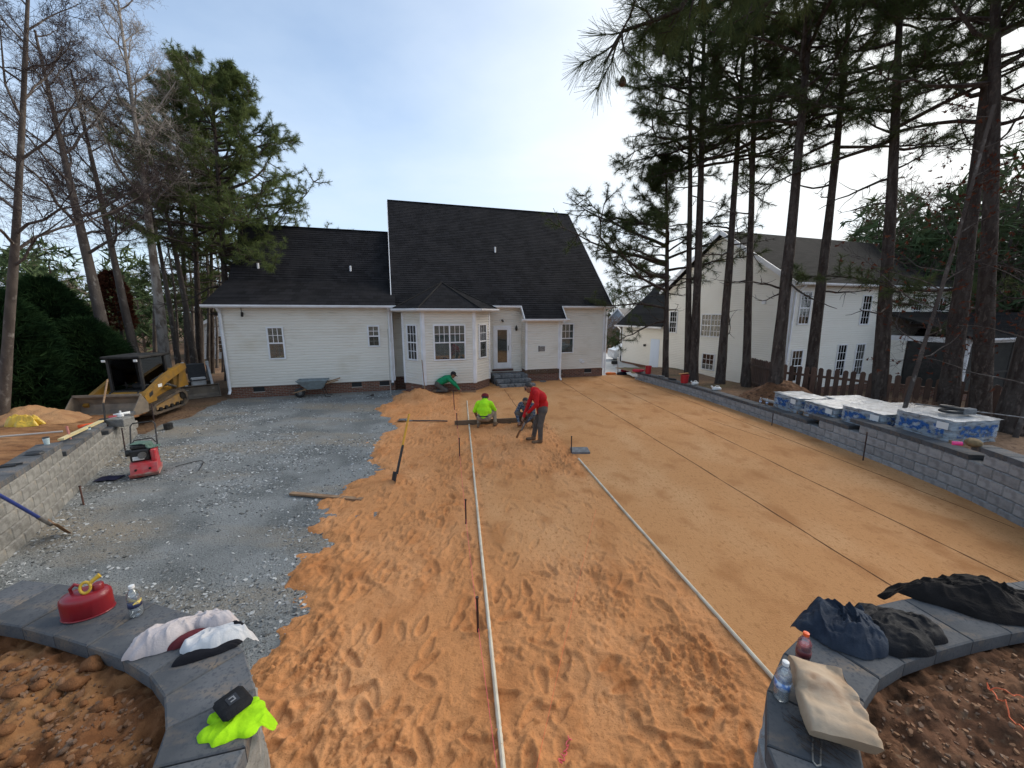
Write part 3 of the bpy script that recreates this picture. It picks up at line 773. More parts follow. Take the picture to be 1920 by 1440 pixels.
class Path:
    def __init__(s, P):
        s.P = P; d = np.linalg.norm(np.diff(P, axis=0), axis=1); s.s = np.concatenate([[0], np.cumsum(d)]); s.L = s.s[-1]
    def at(s, a): return np.array([np.interp(a, s.s, s.P[:, 0]), np.interp(a, s.s, s.P[:, 1])])
    def tan(s, a):
        t = s.at(min(a + 0.06, s.L)) - s.at(max(a - 0.06, 0)); return t / np.linalg.norm(t)
def build_wall(name, label, P, side, near_end, ncourse, m, s_start, seed):
    """side=+1: patio on the right of the path. near part: eight courses on a deeper footing"""
    pa = Path(P); root = thing(name, label, 'retaining wall')
    rs = np.random.RandomState(seed)
    long_ = [block_mesh(0.443, 0.196, 0.28, seed + k, m) for k in range(5)]
    short = [block_mesh(0.288, 0.196, 0.26, seed + 10 + k, m) for k in range(4)]
    def put(me, a, z, off):
        c = pa.at(a); t = pa.tan(a); nrm = np.array([t[1], -t[0]]) * side
        o = bpy.data.objects.new('block', me); C.objects.link(o); o.parent = root
        o.location = (c[0] - nrm[0] * off, c[1] - nrm[1] * off, z)
        # local y must point along the outward normal
        o.rotation_euler = (0, 0, math.atan2(-nrm[0], nrm[1]) + rs.normal(0, 0.006))
    def ncr(a):
        return 8 if a < near_end else ncourse(pa.at(a)[1])
    nmax = 8
    # near wall
    for k in range(8):
        z = -0.14 + 0.2 * k; a = s_start + 0.145 + (0.145 if k % 2 else 0)
        while a < near_end:
            put(short[rs.randint(4)], a, z, 0.006 * k); a += 0.292
    for k in range(7):
        z = -0.04 + 0.2 * k; a = near_end + (0.225 if k % 2 else 0)
        while a < pa.L - 0.15:
            if ncr(a + 0.18) > k and ncr(a - 0.18) > k: put(long_[rs.randint(5)], a, z, 0.006 * k)
            a += 0.449
    # caps
    a = s_start
    while a < pa.L - 0.1:
        near = a < near_end
        n0 = ncr(a + 0.05)
        w = (0.30 if near else 0.45) * (0.93 + 0.14 * rs.rand())
        b = min(a + w, pa.L)
        if near and b > near_end: b = near_end
        if not near:
            y0 = n0
            while b > a + 0.08 and ncr(b - 0.02) != n0: b -= 0.03
        if b - a < 0.06: a = b + 0.01; continue
        zt = (-0.14 if near else -0.04) + 0.2 * n0
        g = 0.0025
        p0, p1 = pa.at(a + g), pa.at(b - g); t0, t1 = pa.tan(a + g), pa.tan(b - g)
        n_0 = np.array([t0[1], -t0[0]]) * side; n_1 = np.array([t1[1], -t1[0]]) * side
        off = 0.006 * (n0 - 1) - 0.025; dp = 0.34 if near else 0.34
        e = rs.normal(0, 0.0015)
        o0 = p0 - n_0 * off; o1 = p1 - n_1 * off; i0 = p0 - n_0 * (off + dp); i1 = p1 - n_1 * (off + dp)
        c = (o0 + o1 + i0 + i1) / 4
        mb = MB(); ch = 0.007; zb = zt + 0.001; zz = zt + 0.09 + e
        quad = [o0, o1, i1, i0]
        def inset(q, d):
            out = []
            for p in q:
                v = c - p; out.append(p + v / np.linalg.norm(v) * d)
            return out
        q2 = inset(quad, ch * 1.4)
        V = [(p[0] - c[0], p[1] - c[1], 0) for p in quad] + [(p[0] - c[0], p[1] - c[1], zz - zb - ch) for p in quad] + [(p[0] - c[0], p[1] - c[1], zz - zb) for p in q2]
        F = [(3, 2, 1, 0), (8, 9, 10, 11)] + [(i, (i + 1) % 4, 4 + (i + 1) % 4, 4 + i) for i in range(4)] + [(4 + i, 4 + (i + 1) % 4, 8 + (i + 1) % 4, 8 + i) for i in range(4)]
        mb.add(V, F)
        ob = mb.build('cap_stone', M_cap, root, loc=(c[0], c[1], zb))
        a = b
    return root
def nc_left(y): return 6 if y < 5.0 else 5 if y < 6.9 else 4 if y < 8.8 else 3
def nc_right(y): return 6 if y < 4.8 else 5 if y < 6.7 else 4 if y < 9.2 else 3 if y < 10.4 else 2
def near_len(P, xlim): 
    pa = Path(P); i = np.argmax(np.abs(P[:, 0]) > xlim); return pa.s[i]
build_wall('retaining_wall', 'tan block retaining wall with charcoal caps on the gravel side', PL, +1, near_len(PL, 3.45), nc_left, M_blk_l, 0.9, 100)
build_wall('retaining_wall', 'grey split face block retaining wall stepping down along the sand', PR, -1, near_len(PR, 4.4), nc_right, M_blk_r, 0.9, 200)
CAPZ = 1.551
# ================================================================== houses
def frame_mat(p, d, up=(0, 0, 1)):
    """local x along d (2D), local y outward (right of d, i.e. towards the viewer when d runs left to right), z up"""
    dx, dy = d; l = math.hypot(dx, dy); dx, dy = dx / l, dy / l
    return Matrix(((dx, dy, 0, p[0]), (dy, -dx, 0, p[1]), (0, 0, 1, p[2] if len(p) > 2 else 0), (0, 0, 0, 1)))
# local coords on a wall: (x along, y outward, z up)

def window(parent, fm, x, z, w, h, cols=3, rows=2, lower_grid=True, blind=0.5, dbl=1, depth=0.082, single=False, back=None):
    """double hung window standing proud of the siding; x,z lower left corner of the trim"""
    t = 0.06
    mb = MB(); mb.M = fm
    for i in range(dbl + 1):
        xx = x + i * (w - t) / dbl if i else x
        mb.cbox(xx, xx + t, 0.004, depth, z, z + h, 0.006)
    mb.cbox(x + t, x + w - t, 0.004, depth, z, z + t, 0.006); mb.cbox(x + t, x + w - t, 0.004, depth, z + h - t, z + h, 0.006)
    fr = mb.build('window', M_trim, parent)
    mb = MB(); mb.M = fm; mb.box(x + 0.02, x + w - 0.02, 0.006, 0.038, z + 0.02, z + h - 0.02); mb.build('backing', back or M_dark, fr)
    sw = (w - t) / dbl
    for i in range(dbl):
        xa = x + t + i * sw; xb = xa + sw - t
        za = z + t; zb = z + h - t; zm = (za + zb) / 2
        if not single:
            mb = MB(); mb.M = fm; mb.cbox(xa, xb, 0.045, depth - 0.008, zm - 0.025, zm + 0.025, 0.005); mb.build('meeting_rail', M_trim, fr)
        for (lo, hi, grid) in (((za, zb, True),) if single else ((zm + 0.025, zb, True), (za, zm - 0.025, lower_grid))):
            mb = MB(); mb.M = fm; mb.box(xa, xb, 0.050, 0.053, lo, hi); mb.build('pane', M_glass, fr)
            mb = MB(); mb.M = fm
            for c in range(1, cols): 
                cx = xa + (xb - xa) * c / cols; mb.box(cx - 0.011, cx + 0.011, 0.0535, 0.061, lo, hi)
            for r_ in range(1, rows):
                cz = lo + (hi - lo) * r_ / rows
                for c in range(cols):
                    c0 = xa + (xb - xa) * c / cols + (0.011 if c else 0); c1 = xa + (xb - xa) * (c + 1) / cols - (0.011 if c < cols - 1 else 0)
                    mb.box(c0, c1, 0.0535, 0.061, cz - 0.011, cz + 0.011)
            if grid: mb.build('muntin', M_trim, fr)
            else:
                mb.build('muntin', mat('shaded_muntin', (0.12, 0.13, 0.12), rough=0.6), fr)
        if blind > 0:
            mb = MB(); mb.M = fm
            zz = za
            while zz < zb:
                if zz > zb - (zb - za) * blind: mb.box(xa, xb, 0.0390, 0.044, zz, zz + 0.030)
                zz += 0.052
            if mb.v: mb.build('blind', M_blind, fr)
    return fr

def siding(parent, fm, w, z0, z1, name='siding', m=None, n=None, ztop2=None, peak=None):
    """lapped siding; ztop2: height at the right end; peak: (x, z) of a gable apex"""
    m = m or M_siding
    mb = MB(); mb.M = fm
    n = n or max(1, int(round((z1 - z0) / 0.114)))
    A = Vector((0, 0, z0)); B = Vector((w, 0, z0)); Cc = Vector((w, 0, z1)); D = Vector((0, 0, z1))
    mb.dutch(A, B, Cc, D, n, 0.036, (0, 1, 0))
    if peak:
        mb.dutch(D, Cc, Vector((peak[0] + 0.01, 0, peak[1])), Vector((peak[0] - 0.01, 0, peak[1])), max(1, int((peak[1] - z1) / 0.114)), 0.036, (0, 1, 0))
    o = mb.build(name, m, parent, fix=False); o['kind'] = 'stuff'
    return o

def roof_plane(parent, A, B, Cc, D, thick=0.1, m=None, expo=0.14, name='roof'):
    """A B eave, C D ridge"""
    m = m or M_roof
    A, B, Cc, D = map(Vector, (A, B, Cc, D))
    nrm = (B - A).cross(D - A).normalized()
    if nrm.z < 0: nrm = -nrm
    mb = MB()
    n = max(2, int(((D - A).length) / expo))
    mb.lap(A, B, Cc, D, n, 0.014, nrm=nrm)
    mb.hexa([A - nrm * thick, B - nrm * thick, Cc - nrm * thick, D - nrm * thick, A - nrm * 0.003, B - nrm * 0.003, Cc - nrm * 0.003, D - nrm * 0.003])
    return mb.build(name, m, parent, fix=False)

def bar(parent, name, pts, r, m, n=8, flat=1.0):
    return MB().tube(pts, r, n, flat=flat).build(name, m, parent, smooth=False)
def sqbar(parent, name, p0, p1, w, h, m):
    """rectangular bar from p0 to p1"""
    p0, p1 = Vector(p0), Vector(p1); d = (p1 - p0).normalized()
    s = d.cross(Vector((0, 0, 1)))
    s = s.normalized() if s.length > 0.05 else Vector((1, 0, 0))
    u = s.cross(d).normalized()
    a, b = s * w / 2, u * h / 2
    return MB().hexa([p0 - a - b, p0 + a - b, p0 + a + b, p0 - a + b, p1 - a - b, p1 + a - b, p1 + a + b, p1 - a + b]).build(name, m, parent)

# ---------------------------------------------------------------- main house
house = thing('house', 'single storey cream vinyl house with steep black shingle roof behind the sand', 'house', (HO[0], HO[1], 0), HA)
WT = 3.66
def wall(parent, p, q, z0, z1, m=None, brick=True, corner=(True, True), name='siding', bm=None):
    fm = frame_mat((p[0], p[1], 0), (q[0] - p[0], q[1] - p[1])); w = math.hypot(q[0] - p[0], q[1] - p[1])
    siding(parent, fm, w, z0, z1, name, m)
    if brick:
        mb = MB(); mb.M = fm; mb.box(0, w, -0.2, -0.012, -0.9, z0 + 0.01); mb.build('foundation', bm or M_brick, parent)
    for k, c in enumerate(corner):
        if c:
            mb = MB(); mb.M = fm
            x0 = -0.02 if k == 0 else w - 0.09
            mb.cbox(x0, x0 + 0.11, -0.05, 0.045, z0 - 0.02, z1, 0.004); mb.build('corner_trim', M_trim, parent)
    return fm, w
# garage wing wall
fmG, wG = wall(house, (0, 0), (6.42, 0), 0.47, WT)
window(house, fmG, 1.56, 1.55, 0.62, 1.32, 3, 2, lower_grid=False, blind=1.0)
window(house, fmG, 5.38, 1.97, 0.50, 0.93, 2, 2, lower_grid=False, blind=0.6)
# side return of the garage wing and hidden sides
wall(house, (6.42, 0.02), (6.42, 0.72), 0.47, WT, corner=(False, False))
# main wall behind bay and door
MV = 0.72
fmM, wM = wall(house, (6.44, MV), (12.62, MV), 0.50, WT, corner=(False, False))
fmR, wR = wall(house, (14.42, MV), (17.25, MV), 0.50, WT, corner=(False, True))
window(house, fmR, 14.72 - 14.42, 1.35, 0.74, 1.55, 3, 2, lower_grid=False, blind=1.0)
# fireplace bump-out
BV = 0.12
fmB, wB = wall(house, (12.62, BV), (14.42, BV), 0.66, 3.10)
wall(house, (12.62, MV), (12.62, BV), 0.66, 3.3, corner=(False, False)); wall(house, (14.42, BV), (14.42, MV), 0.66, 3.3, corner=(False, False))
mb = MB(); mb.M = fmB; mb.box(-0.02, wB + 0.02, 0.0, 0.03, 0.42, 0.66); mb.build('ledger_scar', mat('rotten_wood', (0.06, 0.035, 0.025), (0.12, 0.08, 0.05), 15, 0.9, 0.5, 30), house)
for i in range(5):
    mb = MB(); mb.M = fmB; mb.tube([(0.25 + 0.22 * i + 0.1 * (i % 2), 0.03, 0.58), (0.25 + 0.22 * i + 0.1 * (i % 2), 0.05, 0.58)], 0.018, 8); mb.build('bolt', M_steel, house)
mb = MB(); mb.M = fmB; mb.cbox(0.62, 1.06, 0.0, 0.03, 1.50, 1.86, 0.006); vb = mb.build('wall_vent', M_trim, house)
mb = MB(); mb.M = fmB; mb.box(0.70, 1.0, 0.03, 0.06, 1.55, 1.80); mb.build('grille', M_steel, vb)
mb = MB(); mb.M = fmB; mb.box(0.66, 0.71, 0.03, 0.055, 1.54, 1.82); mb.build('shade_strip', M_black, vb)  # black strip standing in for the shade beside the grille
# foundation vents
def fvent(fm, x, z):
    mb = MB(); mb.M = fm; mb.box(x, x + 0.40, -0.02, -0.004, z, z + 0.19); v = mb.build('foundation_vent', M_dark, house)
    mb = MB(); mb.M = fm; mb.cbox(x - 0.02, x + 0.42, -0.012, 0.012, z - 0.035, z - 0.002, 0.004); mb.build('vent_sill', mat('vent_sill', (0.33, 0.30, 0.27), rough=0.8), v)
for x in (0.85, 2.85, 4.6, 5.75): fvent(fmG, x, 0.24)
fvent(fmR, 0.05, 0.27); fvent(fmR, 1.75, 0.27)
# dryer outlet
mb = MB(); mb.M = fmR; mb.cbox(1.42, 1.57, 0.01, 0.05, 0.86, 1.02, 0.005); mb.cbox(1.52, 1.68, 0.02, 0.12, 0.80, 0.92, 0.01); mb.build('dryer_outlet', M_trim, house)
# bay
bay = [(6.85, MV), (6.85, -0.45), (7.62, -1.40), (9.80, -1.40), (10.66, -0.45), (10.66, MV)]
BT = 3.50
M_bayb = M_brick
fms = []
for i in range(5):
    z0 = 0.42 if i in (1, 2, 3) else 0.47
    fm, w = wall(house, bay[i], bay[i + 1], z0, BT, corner=(i in (1, 2, 3), i in (1, 2, 3))); fms.append((fm, w))
window(house, fms[1][0], 0.30, 1.43, 0.64, 1.52, 3, 2, lower_grid=True, blind=0.75)
window(house, fms[2][0], 0.42, 1.43, 1.36, 1.52, 3, 2, lower_grid=False, blind=1.0, dbl=2)
rw = window(house, fms[3][0], 0.28, 1.43, 0.66, 1.52, 3, 2, lower_grid=False, blind=0.5)
mb = MB(); mb.M = fms[3][0]; mb.lathe([(0.02, 0), (0.16, 0.05), (0.18, 0.22), (0.09, 0.36), (0.02, 0.40)], 12, (0.62, 0.0445, 1.56), sy=0.02); mb.build('red_shape', mat('dark_red_shape', (0.20, 0.02, 0.025), rough=0.8), rw)  # small dark red shape set behind the bay window pane
# bay eaves and hip roof
def off(poly, d):
    out = []
    for i, p in enumerate(poly):
        out.append(p)
    return out
eb = [(6.50, 0.4), (6.50, -0.58), (7.45, -1.75), (9.97, -1.75), (11.0, -0.58), (11.0, 0.4)]
ZB = 3.60
ap = (8.78, 1.40, 4.85)
for i in range(5):
    a, b = eb[i], eb[i + 1]
    roof_plane(house, (a[0], a[1], ZB), (b[0], b[1], ZB), ap, ap, 0.06, name='bay_roof')
for i in (1, 2, 3, 4):
    bar(house, 'hip_cap', [(eb[i][0], eb[i][1], ZB + 0.02), (ap[0], ap[1], ap[2] + 0.02)], 0.035, M_roof2, 6)
for i in range(5):
    a, b = eb[i], eb[i + 1]
    fm = frame_mat((a[0], a[1], ZB), (b[0] - a[0], b[1] - a[1])); w = math.hypot(b[0] - a[0], b[1] - a[1])
    mb = MB(); mb.M = fm; mb.prism([(-0.02, -0.11), (0.07, -0.11), (0.115, -0.06), (0.115, 0.0), (-0.02, 0.0)], 0, -0.03, w + 0.03); mb.build('gutter', M_trim, house)
mb = MB(); pl = [(p[0], p[1]) for p in eb]; mb.prism(pl, 2, ZB - 0.13, ZB - 0.11); mb.build('soffit', M_siding, house)
# door
mb = MB(); mb.M = fmM; X0 = 11.12 - 6.44
mb.cbox(X0, X0 + 0.10, 0.0, 0.075, 0.68, 2.80, 0.006); mb.cbox(X0 + 0.83, X0 + 0.93, 0.0, 0.075, 0.68, 2.80, 0.006); mb.cbox(X0 + 0.1, X0 + 0.83, 0.0, 0.075, 2.70, 2.80, 0.006)
dr = mb.build('door', M_trim, house)
mb = MB(); mb.M = fmM
mb.cbox(X0 + 0.10, X0 + 0.22, 0.006, 0.060, 0.70, 2.70, 0.005); mb.cbox(X0 + 0.71, X0 + 0.83, 0.006, 0.060, 0.70, 2.70, 0.005); mb.cbox(X0 + 0.22, X0 + 0.71, 0.006, 0.060, 0.70, 0.98, 0.005); mb.cbox(X0 + 0.22, X0 + 0.71, 0.006, 0.060, 2.60, 2.70, 0.005)
mb.build('storm_door', M_trim, dr)
mb = MB(); mb.M = fmM; mb.box(X0 + 0.22, X0 + 0.71, 0.050, 0.054, 0.98, 2.60); mb.build('pane', M_glass, dr)
mb = MB(); mb.M = fmM; mb.box(X0 + 0.21, X0 + 0.72, 0.002, 0.040, 0.97, 2.61); mb.build('inner_door', mat('dark_inner_door', (0.05, 0.045, 0.04), (0.09, 0.06, 0.04), 2, 0.5), dr)
mb = MB(); mb.M = fmM; mb.tube([(X0 + 0.77, 0.045, 1.60), (X0 + 0.77, 0.09, 1.60), (X0 + 0.77, 0.09, 1.82), (X0 + 0.77, 0.045, 1.82)], 0.012, 6); mb.build('handle', M_blackmetal, dr)
mb = MB(); mb.M = fmM; mb.cbox(X0 - 0.06, X0 + 1.02, 0.01, 0.12, 0.56, 0.66, 0.01); mb.build('threshold', mat('brown_threshold', (0.07, 0.025, 0.02), (0.11, 0.05, 0.035), 9, 0.7), dr)
# wall lamp and camera by the door, camera under the garage eave
mb = MB(); mb.M = fmM; mb.lathe([(0.03, 0), (0.05, 0.02), (0.065, 0.12), (0.05, 0.2), (0.02, 0.26)], 8, (X0 + 1.18, 0.11, 2.55)); mb.tube([(X0 + 1.18, 0.0, 2.72), (X0 + 1.18, 0.11, 2.83)], 0.015, 6); mb.build('wall_lamp', M_blackmetal, house)
mb = MB(); mb.M = fmM; mb.tube([(X0 + 0.46, 0.03, 3.08), (X0 + 0.48, 0.16, 3.02)], 0.045, 8); mb.build('security_camera', M_black, house)
mb = MB(); mb.M = fmG; mb.tube([(0.80, 0.05, 3.42), (0.84, 0.20, 3.30)], 0.045, 8); mb.tube([(0.80, 0.1, 3.4), (0.80, 0.1, 3.62)], 0.012, 6); mb.build('security_camera', M_black, house)
# roofs: garage wing with flared lower slope
roof_plane(house, (-0.38, -0.38, 3.74), (6.6, -0.38, 3.74), (6.6, 2.2, 4.80), (-0.38, 2.2, 4.80), name='lower_roof')
roof_plane(house, (-0.32, 2.2, 4.80), (6.55, 2.2, 4.80), (6.55, 4.55, 7.58), (-0.32, 4.55, 7.58))
roof_plane(house, (6.55, 6.9, 4.80), (-0.32, 6.9, 4.80), (-0.32, 4.55, 7.58), (6.55, 4.55, 7.58))
# main roof
roof_plane(house, (6.45, MV - 0.35, 3.78), (17.5, MV - 0.35, 3.78), (17.5, 6.2, 9.60), (6.45, 6.2, 9.60))
roof_plane(house, (17.5, 12.05, 3.78), (6.45, 12.05, 3.78), (6.45, 6.2, 9.60), (17.5, 6.2, 9.60))
roof_plane(house, (12.46, BV - 0.34, 3.15), (14.60, BV - 0.34, 3.15), (14.60, MV - 0.33, 3.80), (12.46, MV - 0.33, 3.80), name='bump_roof')
bar(house, 'ridge_cap', [(6.45, 6.2, 9.63), (17.5, 6.2, 9.63)], 0.06, M_roof, 6, flat=0.5)
bar(house, 'ridge_cap', [(-0.34, 4.55, 7.61), (6.45, 4.55, 7.61)], 0.06, M_roof, 6, flat=0.5)
# gable ends and other walls
mb = MB(); mb.add([(6.5, MV, 3.6), (6.5, 11.7, 3.6), (6.5, 6.2, 9.45)], [(0, 1, 2)]); mb.add([(17.25, MV, 3.6), (17.25, 11.7, 3.6), (17.25, 6.2, 9.4)], [(0, 1, 2)])
mb.add([(0, 0, 3.6), (0, 6.6, 3.6), (0, 4.55, 7.4), (0, 2.2, 4.7)], [(0, 1, 2, 3)])
mb.build('gable_wall', M_siding, house, fix=False)
wall(house, (17.25, MV), (17.25, 11.7), 0.5, WT, corner=(False, True)); wall(house, (0, 6.6), (0, 0), 0.47, WT, corner=(False, False))
mb = MB(); mb.box(0, 17.25, 11.6, 11.7, -0.9, WT); mb.box(0.0, 6.4, 6.5, 6.6, -0.9, WT); mb.build('front_wall', M_siding, house)
# rakes, fascia, gutters
sqbar(house, 'rake_board', (6.43, MV - 0.3, 3.76), (6.43, 6.2, 9.5), 0.03, 0.16, M_trim)
sqbar(house, 'rake_board', (17.51, MV - 0.3, 3.76), (17.51, 6.2, 9.5), 0.03, 0.16, M_trim)
def gutter(parent, u0, u1, v, z):
    mb = MB(); mb.prism([(v + 0.02, z - 0.11), (v - 0.07, z - 0.11), (v - 0.115, z - 0.06), (v - 0.115, z), (v + 0.02, z)], 0, u0, u1)
    return mb.build('gutter', M_trim, parent)
gutter(house, -0.40, 6.62, -0.38, 3.73)
mb = MB(); mb.box(-0.38, 6.5, -0.36, 0.0, 3.62, 3.64); mb.box(10.95, 12.46, MV - 0.34, MV, 3.64, 3.66); mb.box(14.6, 17.5, MV - 0.34, MV, 3.64, 3.66); mb.box(12.46, 14.6, BV - 0.33, BV, 3.02, 3.04); mb.build('soffit', M_siding, house)
gutter(house, 10.9, 12.44, MV - 0.35, 3.77); gutter(house, 14.62, 17.55, MV - 0.35, 3.77); gutter(house, 12.30, 14.75, BV - 0.34, 3.14)
for u in (12.45, 14.61): sqbar(house, 'rake_board', (u, BV - 0.34, 3.10), (u, MV - 0.36, 3.72), 0.03, 0.14, M_trim)
def downspout(parent, pts, m=None):
    mb = MB(); mb.tube(pts, 0.055, 4, flat=0.8); return mb.build('downspout', m or M_trim, parent)
downspout(house, [(0.05, -0.36, 3.62), (0.06, -0.10, 3.42), (0.06, -0.09, 0.35), (0.06, -0.22, 0.22)])
downspout(house, [(6.30, -0.36, 3.62), (6.31, -0.09, 3.45), (6.31, -0.09, 0.42), (6.31, -0.12, 0.36)])
mb = MB(); mb.tube([(6.31, -0.12, 0.36), (6.31, -0.16, 0.25)], 0.06, 8); mb.build('downspout_boot', M_black, house)
downspout(house, [(14.48, BV - 0.4, 3.02), (14.46, BV - 0.1, 2.84), (14.46, BV - 0.06, 0.2), (14.48, BV - 0.18, 0.06)])
downspout(house, [(17.35, MV - 0.4, 3.66), (17.33, MV - 0.08, 3.5), (17.33, MV - 0.07, 0.5), (17.33, MV - 0.07, 0.15)])
# roof vent pipes
for (u, v, z) in ((0.75, 2.72, 5.42), (4.62, 2.72, 5.42), (11.9, 3.25, 6.70)):
    bar(house, 'vent_pipe', [(u, v, z - 0.3), (u, v, z + 0.22)], 0.045, M_trim, 10)
# steps of loose pavers up to the door
M_pav = add_random_tint(mat('grey_paver', (0.19, 0.195, 0.20), (0.11, 0.115, 0.12), 12, 0.9, 0.4, 60), 0.25)
steps = thing('door_steps', 'temporary grey paver steps stacked below the storm door', 'steps', (HO[0], HO[1], 0), HA)
pm = []
for k in range(3):
    mb = MB(); mb.cbox(-0.15, 0.15, -0.15, 0.15, 0, 0.15 - 0.006, 0.012); o = mb.build('paver', M_pav, steps); pm.append(o.data); bpy.data.objects.remove(o)
rs = np.random.RandomState(5)
def put_paver(u, v, z, sx=1.0):
    o = bpy.data.objects.new('paver', pm[rs.randint(3)]); C.objects.link(o); o.parent = steps
    o.location = (u, v, z); o.rotation_euler = (0, 0, rs.normal(0, 0.02)); o.scale = (sx, 1, 1)
for lev, (v0, u0, nn) in enumerate(((-0.95, 10.98, 5), (-0.50, 10.92, 5), (-0.05, 10.90, 5))):
    for l2 in range(lev + 1):
        for i in range(nn):
            put_paver(u0 + 0.2 + i * 0.345 + 0.02 * rs.randn(), v0 - 0.005 * l2, 0.02 + 0.16 * l2 + (0.0), 1.1)
for l2 in range(3):
    for i in range(5): put_paver(11.1 + i * 0.345, 0.40, 0.02 + 0.16 * l2, 1.1)

# ---------------------------------------------------------------- neighbouring house
NA = R(18.5)
NO = np.array([13.4, 18.9]); NZ = -0.75
neigh = thing('house', 'two storey cream vinyl house beyond the picket fence', 'house', (NO[0], NO[1], NZ), NA)
NT = 5.60
GW = 8.5
def nwall(p, q, z0, z1, peak=None, corner=(True, True)):
    fm = frame_mat((p[0], p[1], 0), (q[0] - p[0], q[1] - p[1])); w = math.hypot(q[0] - p[0], q[1] - p[1])
    siding(neigh, fm, w, z0, z1, m=M_siding2, peak=peak)
    mb = MB(); mb.M = fm; mb.box(0, w, -0.2, -0.012, -0.6, z0 + 0.01); mb.build('foundation', M_brick, neigh)
    for k, c in enumerate(corner):
        if c:
            mb = MB(); mb.M = fm; x0 = -0.02 if k == 0 else w - 0.09
            mb.cbox(x0, x0 + 0.11, -0.05, 0.045, z0 - 0.02, z1, 0.004); mb.build('corner_trim', M_trim, neigh)
    return fm
fN1 = nwall((0, GW), (0, 0), 0.35, NT, peak=(GW / 2, 8.55))            # gable wall facing the patio
fN2 = nwall((0, 0), (13, 0), 0.35, NT)                                 # rear wall
fN3 = nwall((0.02, 13.6), (0.02, GW + 0.02), 0.3, 3.25)                # garage wing
mb = MB(); mb.box(12.9, 13, 0.02, GW, -0.5, NT); mb.box(0.02, 13, GW - 0.1, GW, -0.5, NT); mb.box(0.04, 7, 13.5, 13.6, -0.5, 3.2); mb.build('far_wall', M_siding2, neigh)
# roofs (ridge parallel to the rear wall)
roof_plane(neigh, (-0.35, -0.4, NT), (13.4, -0.4, NT), (13.4, GW / 2, 8.75), (-0.35, GW / 2, 8.75), m=M_roof2)
roof_plane(neigh, (13.4, GW + 0.4, NT), (-0.35, GW + 0.4, NT), (-0.35, GW / 2, 8.75), (13.4, GW / 2, 8.75), m=M_roof2)
MB().lap((-0.42, 14.0, 3.22), (-0.42, GW + 0.05, 3.22), (3.6, GW + 0.05, 6.6), (3.6, 14.0, 6.6), 36, 0.014).build('garage_roof', M_roof2, neigh, fix=False)
mb = MB(); mb.hexa([(-0.42, GW + 0.05, 3.1), (3.6, GW + 0.05, 6.5), (3.6, 14, 6.5), (-0.42, 14, 3.1), (-0.42, GW + 0.05, 3.215), (3.6, GW + 0.05, 6.595), (3.6, 14, 6.595), (-0.42, 14, 3.215)]); mb.build('garage_roof_deck', M_roof2, neigh)
mb = MB(); mb.prism([(-0.40, 3.10), (-0.50, 3.10), (-0.54, 3.16), (-0.54, 3.22), (-0.40, 3.22)], 1, GW - 0.02, 14.05); mb.build('gutter', M_trim, neigh)
for sgn in (0, 1):
    p0 = (-0.38, -0.42, NT - 0.1) if sgn == 0 else (-0.38, GW + 0.42, NT - 0.1)
    sqbar(neigh, 'rake_board', p0, (-0.38, GW / 2, 8.66), 0.04, 0.22, M_trim)
mb = MB(); mb.box(-0.34, 0.0, -0.4, -0.001, NT - 0.18, NT - 0.16); mb.build('soffit', M_trim, neigh)
gutter(neigh, -0.2, 13.4, -0.42, NT - 0.02)
downspout(neigh, [(0.30, -0.45, NT - 0.15), (0.14, -0.12, NT - 0.45), (0.10, -0.09, 0.3)])
downspout(neigh, [(-0.45, 13.75, 3.1), (-0.14, 13.72, 2.85), (-0.12, 13.72, 0.2), (-0.25, 13.72, 0.1)])
# windows: local x on the gable wall runs from the far end towards the near corner
window(neigh, fN1, 0.35, 2.85, 0.72, 1.45, 3, 2, blind=0)
window(neigh, fN1, 3.15, 2.75, 1.50, 1.38, 3, 2, blind=0.6, dbl=2)
window(neigh, fN1, 3.45, 0.75, 0.95, 1.02, 3, 3, blind=1.0, single=True)
window(neigh, fN2, 0.55, 3.60, 0.78, 1.62, 3, 2, blind=0)
window(neigh, fN2, 0.45, 0.75, 0.80, 1.62, 3, 2, blind=0)
window(neigh, fN2, 3.75, 0.85, 0.72, 1.72, 3, 2, blind=0)
window(neigh, fN2, 5.20, 0.85, 0.72, 1.72, 3, 2, blind=0)
window(neigh, fN2, 5.10, 3.55, 0.75, 1.55, 3, 2, blind=0)
window(neigh, fN2, 9.4, 3.55, 0.78, 1.5, 3, 2, blind=0)
window(neigh, fN2, 11.3, 3.55, 0.78, 1.5, 3, 2, blind=0)
# garage side door
mb = MB(); mb.M = fN3; mb.cbox(3.6, 4.55, 0.0, 0.05, 0.25, 2.32, 0.005); d_ = mb.build('door', mat('pale_blue_door', (0.62, 0.70, 0.82), rough=0.5), neigh)
mb = MB(); mb.M = fN3
for i in (0, 1):
    for (a, b) in ((0.45, 1.2), (1.32, 2.15)): mb.cbox(3.74 + i * 0.38, 4.03 + i * 0.38, 0.05, 0.06, a, b, 0.006)
mb.build('door_panel', mat('pale_blue_door', (0.62, 0.70, 0.82)), d_)
mb = MB(); mb.M = fN3; mb.cbox(2.9, 3.05, 0.02, 0.16, 1.72, 1.88, 0.01); mb.build('wall_lamp', M_blackmetal, neigh)
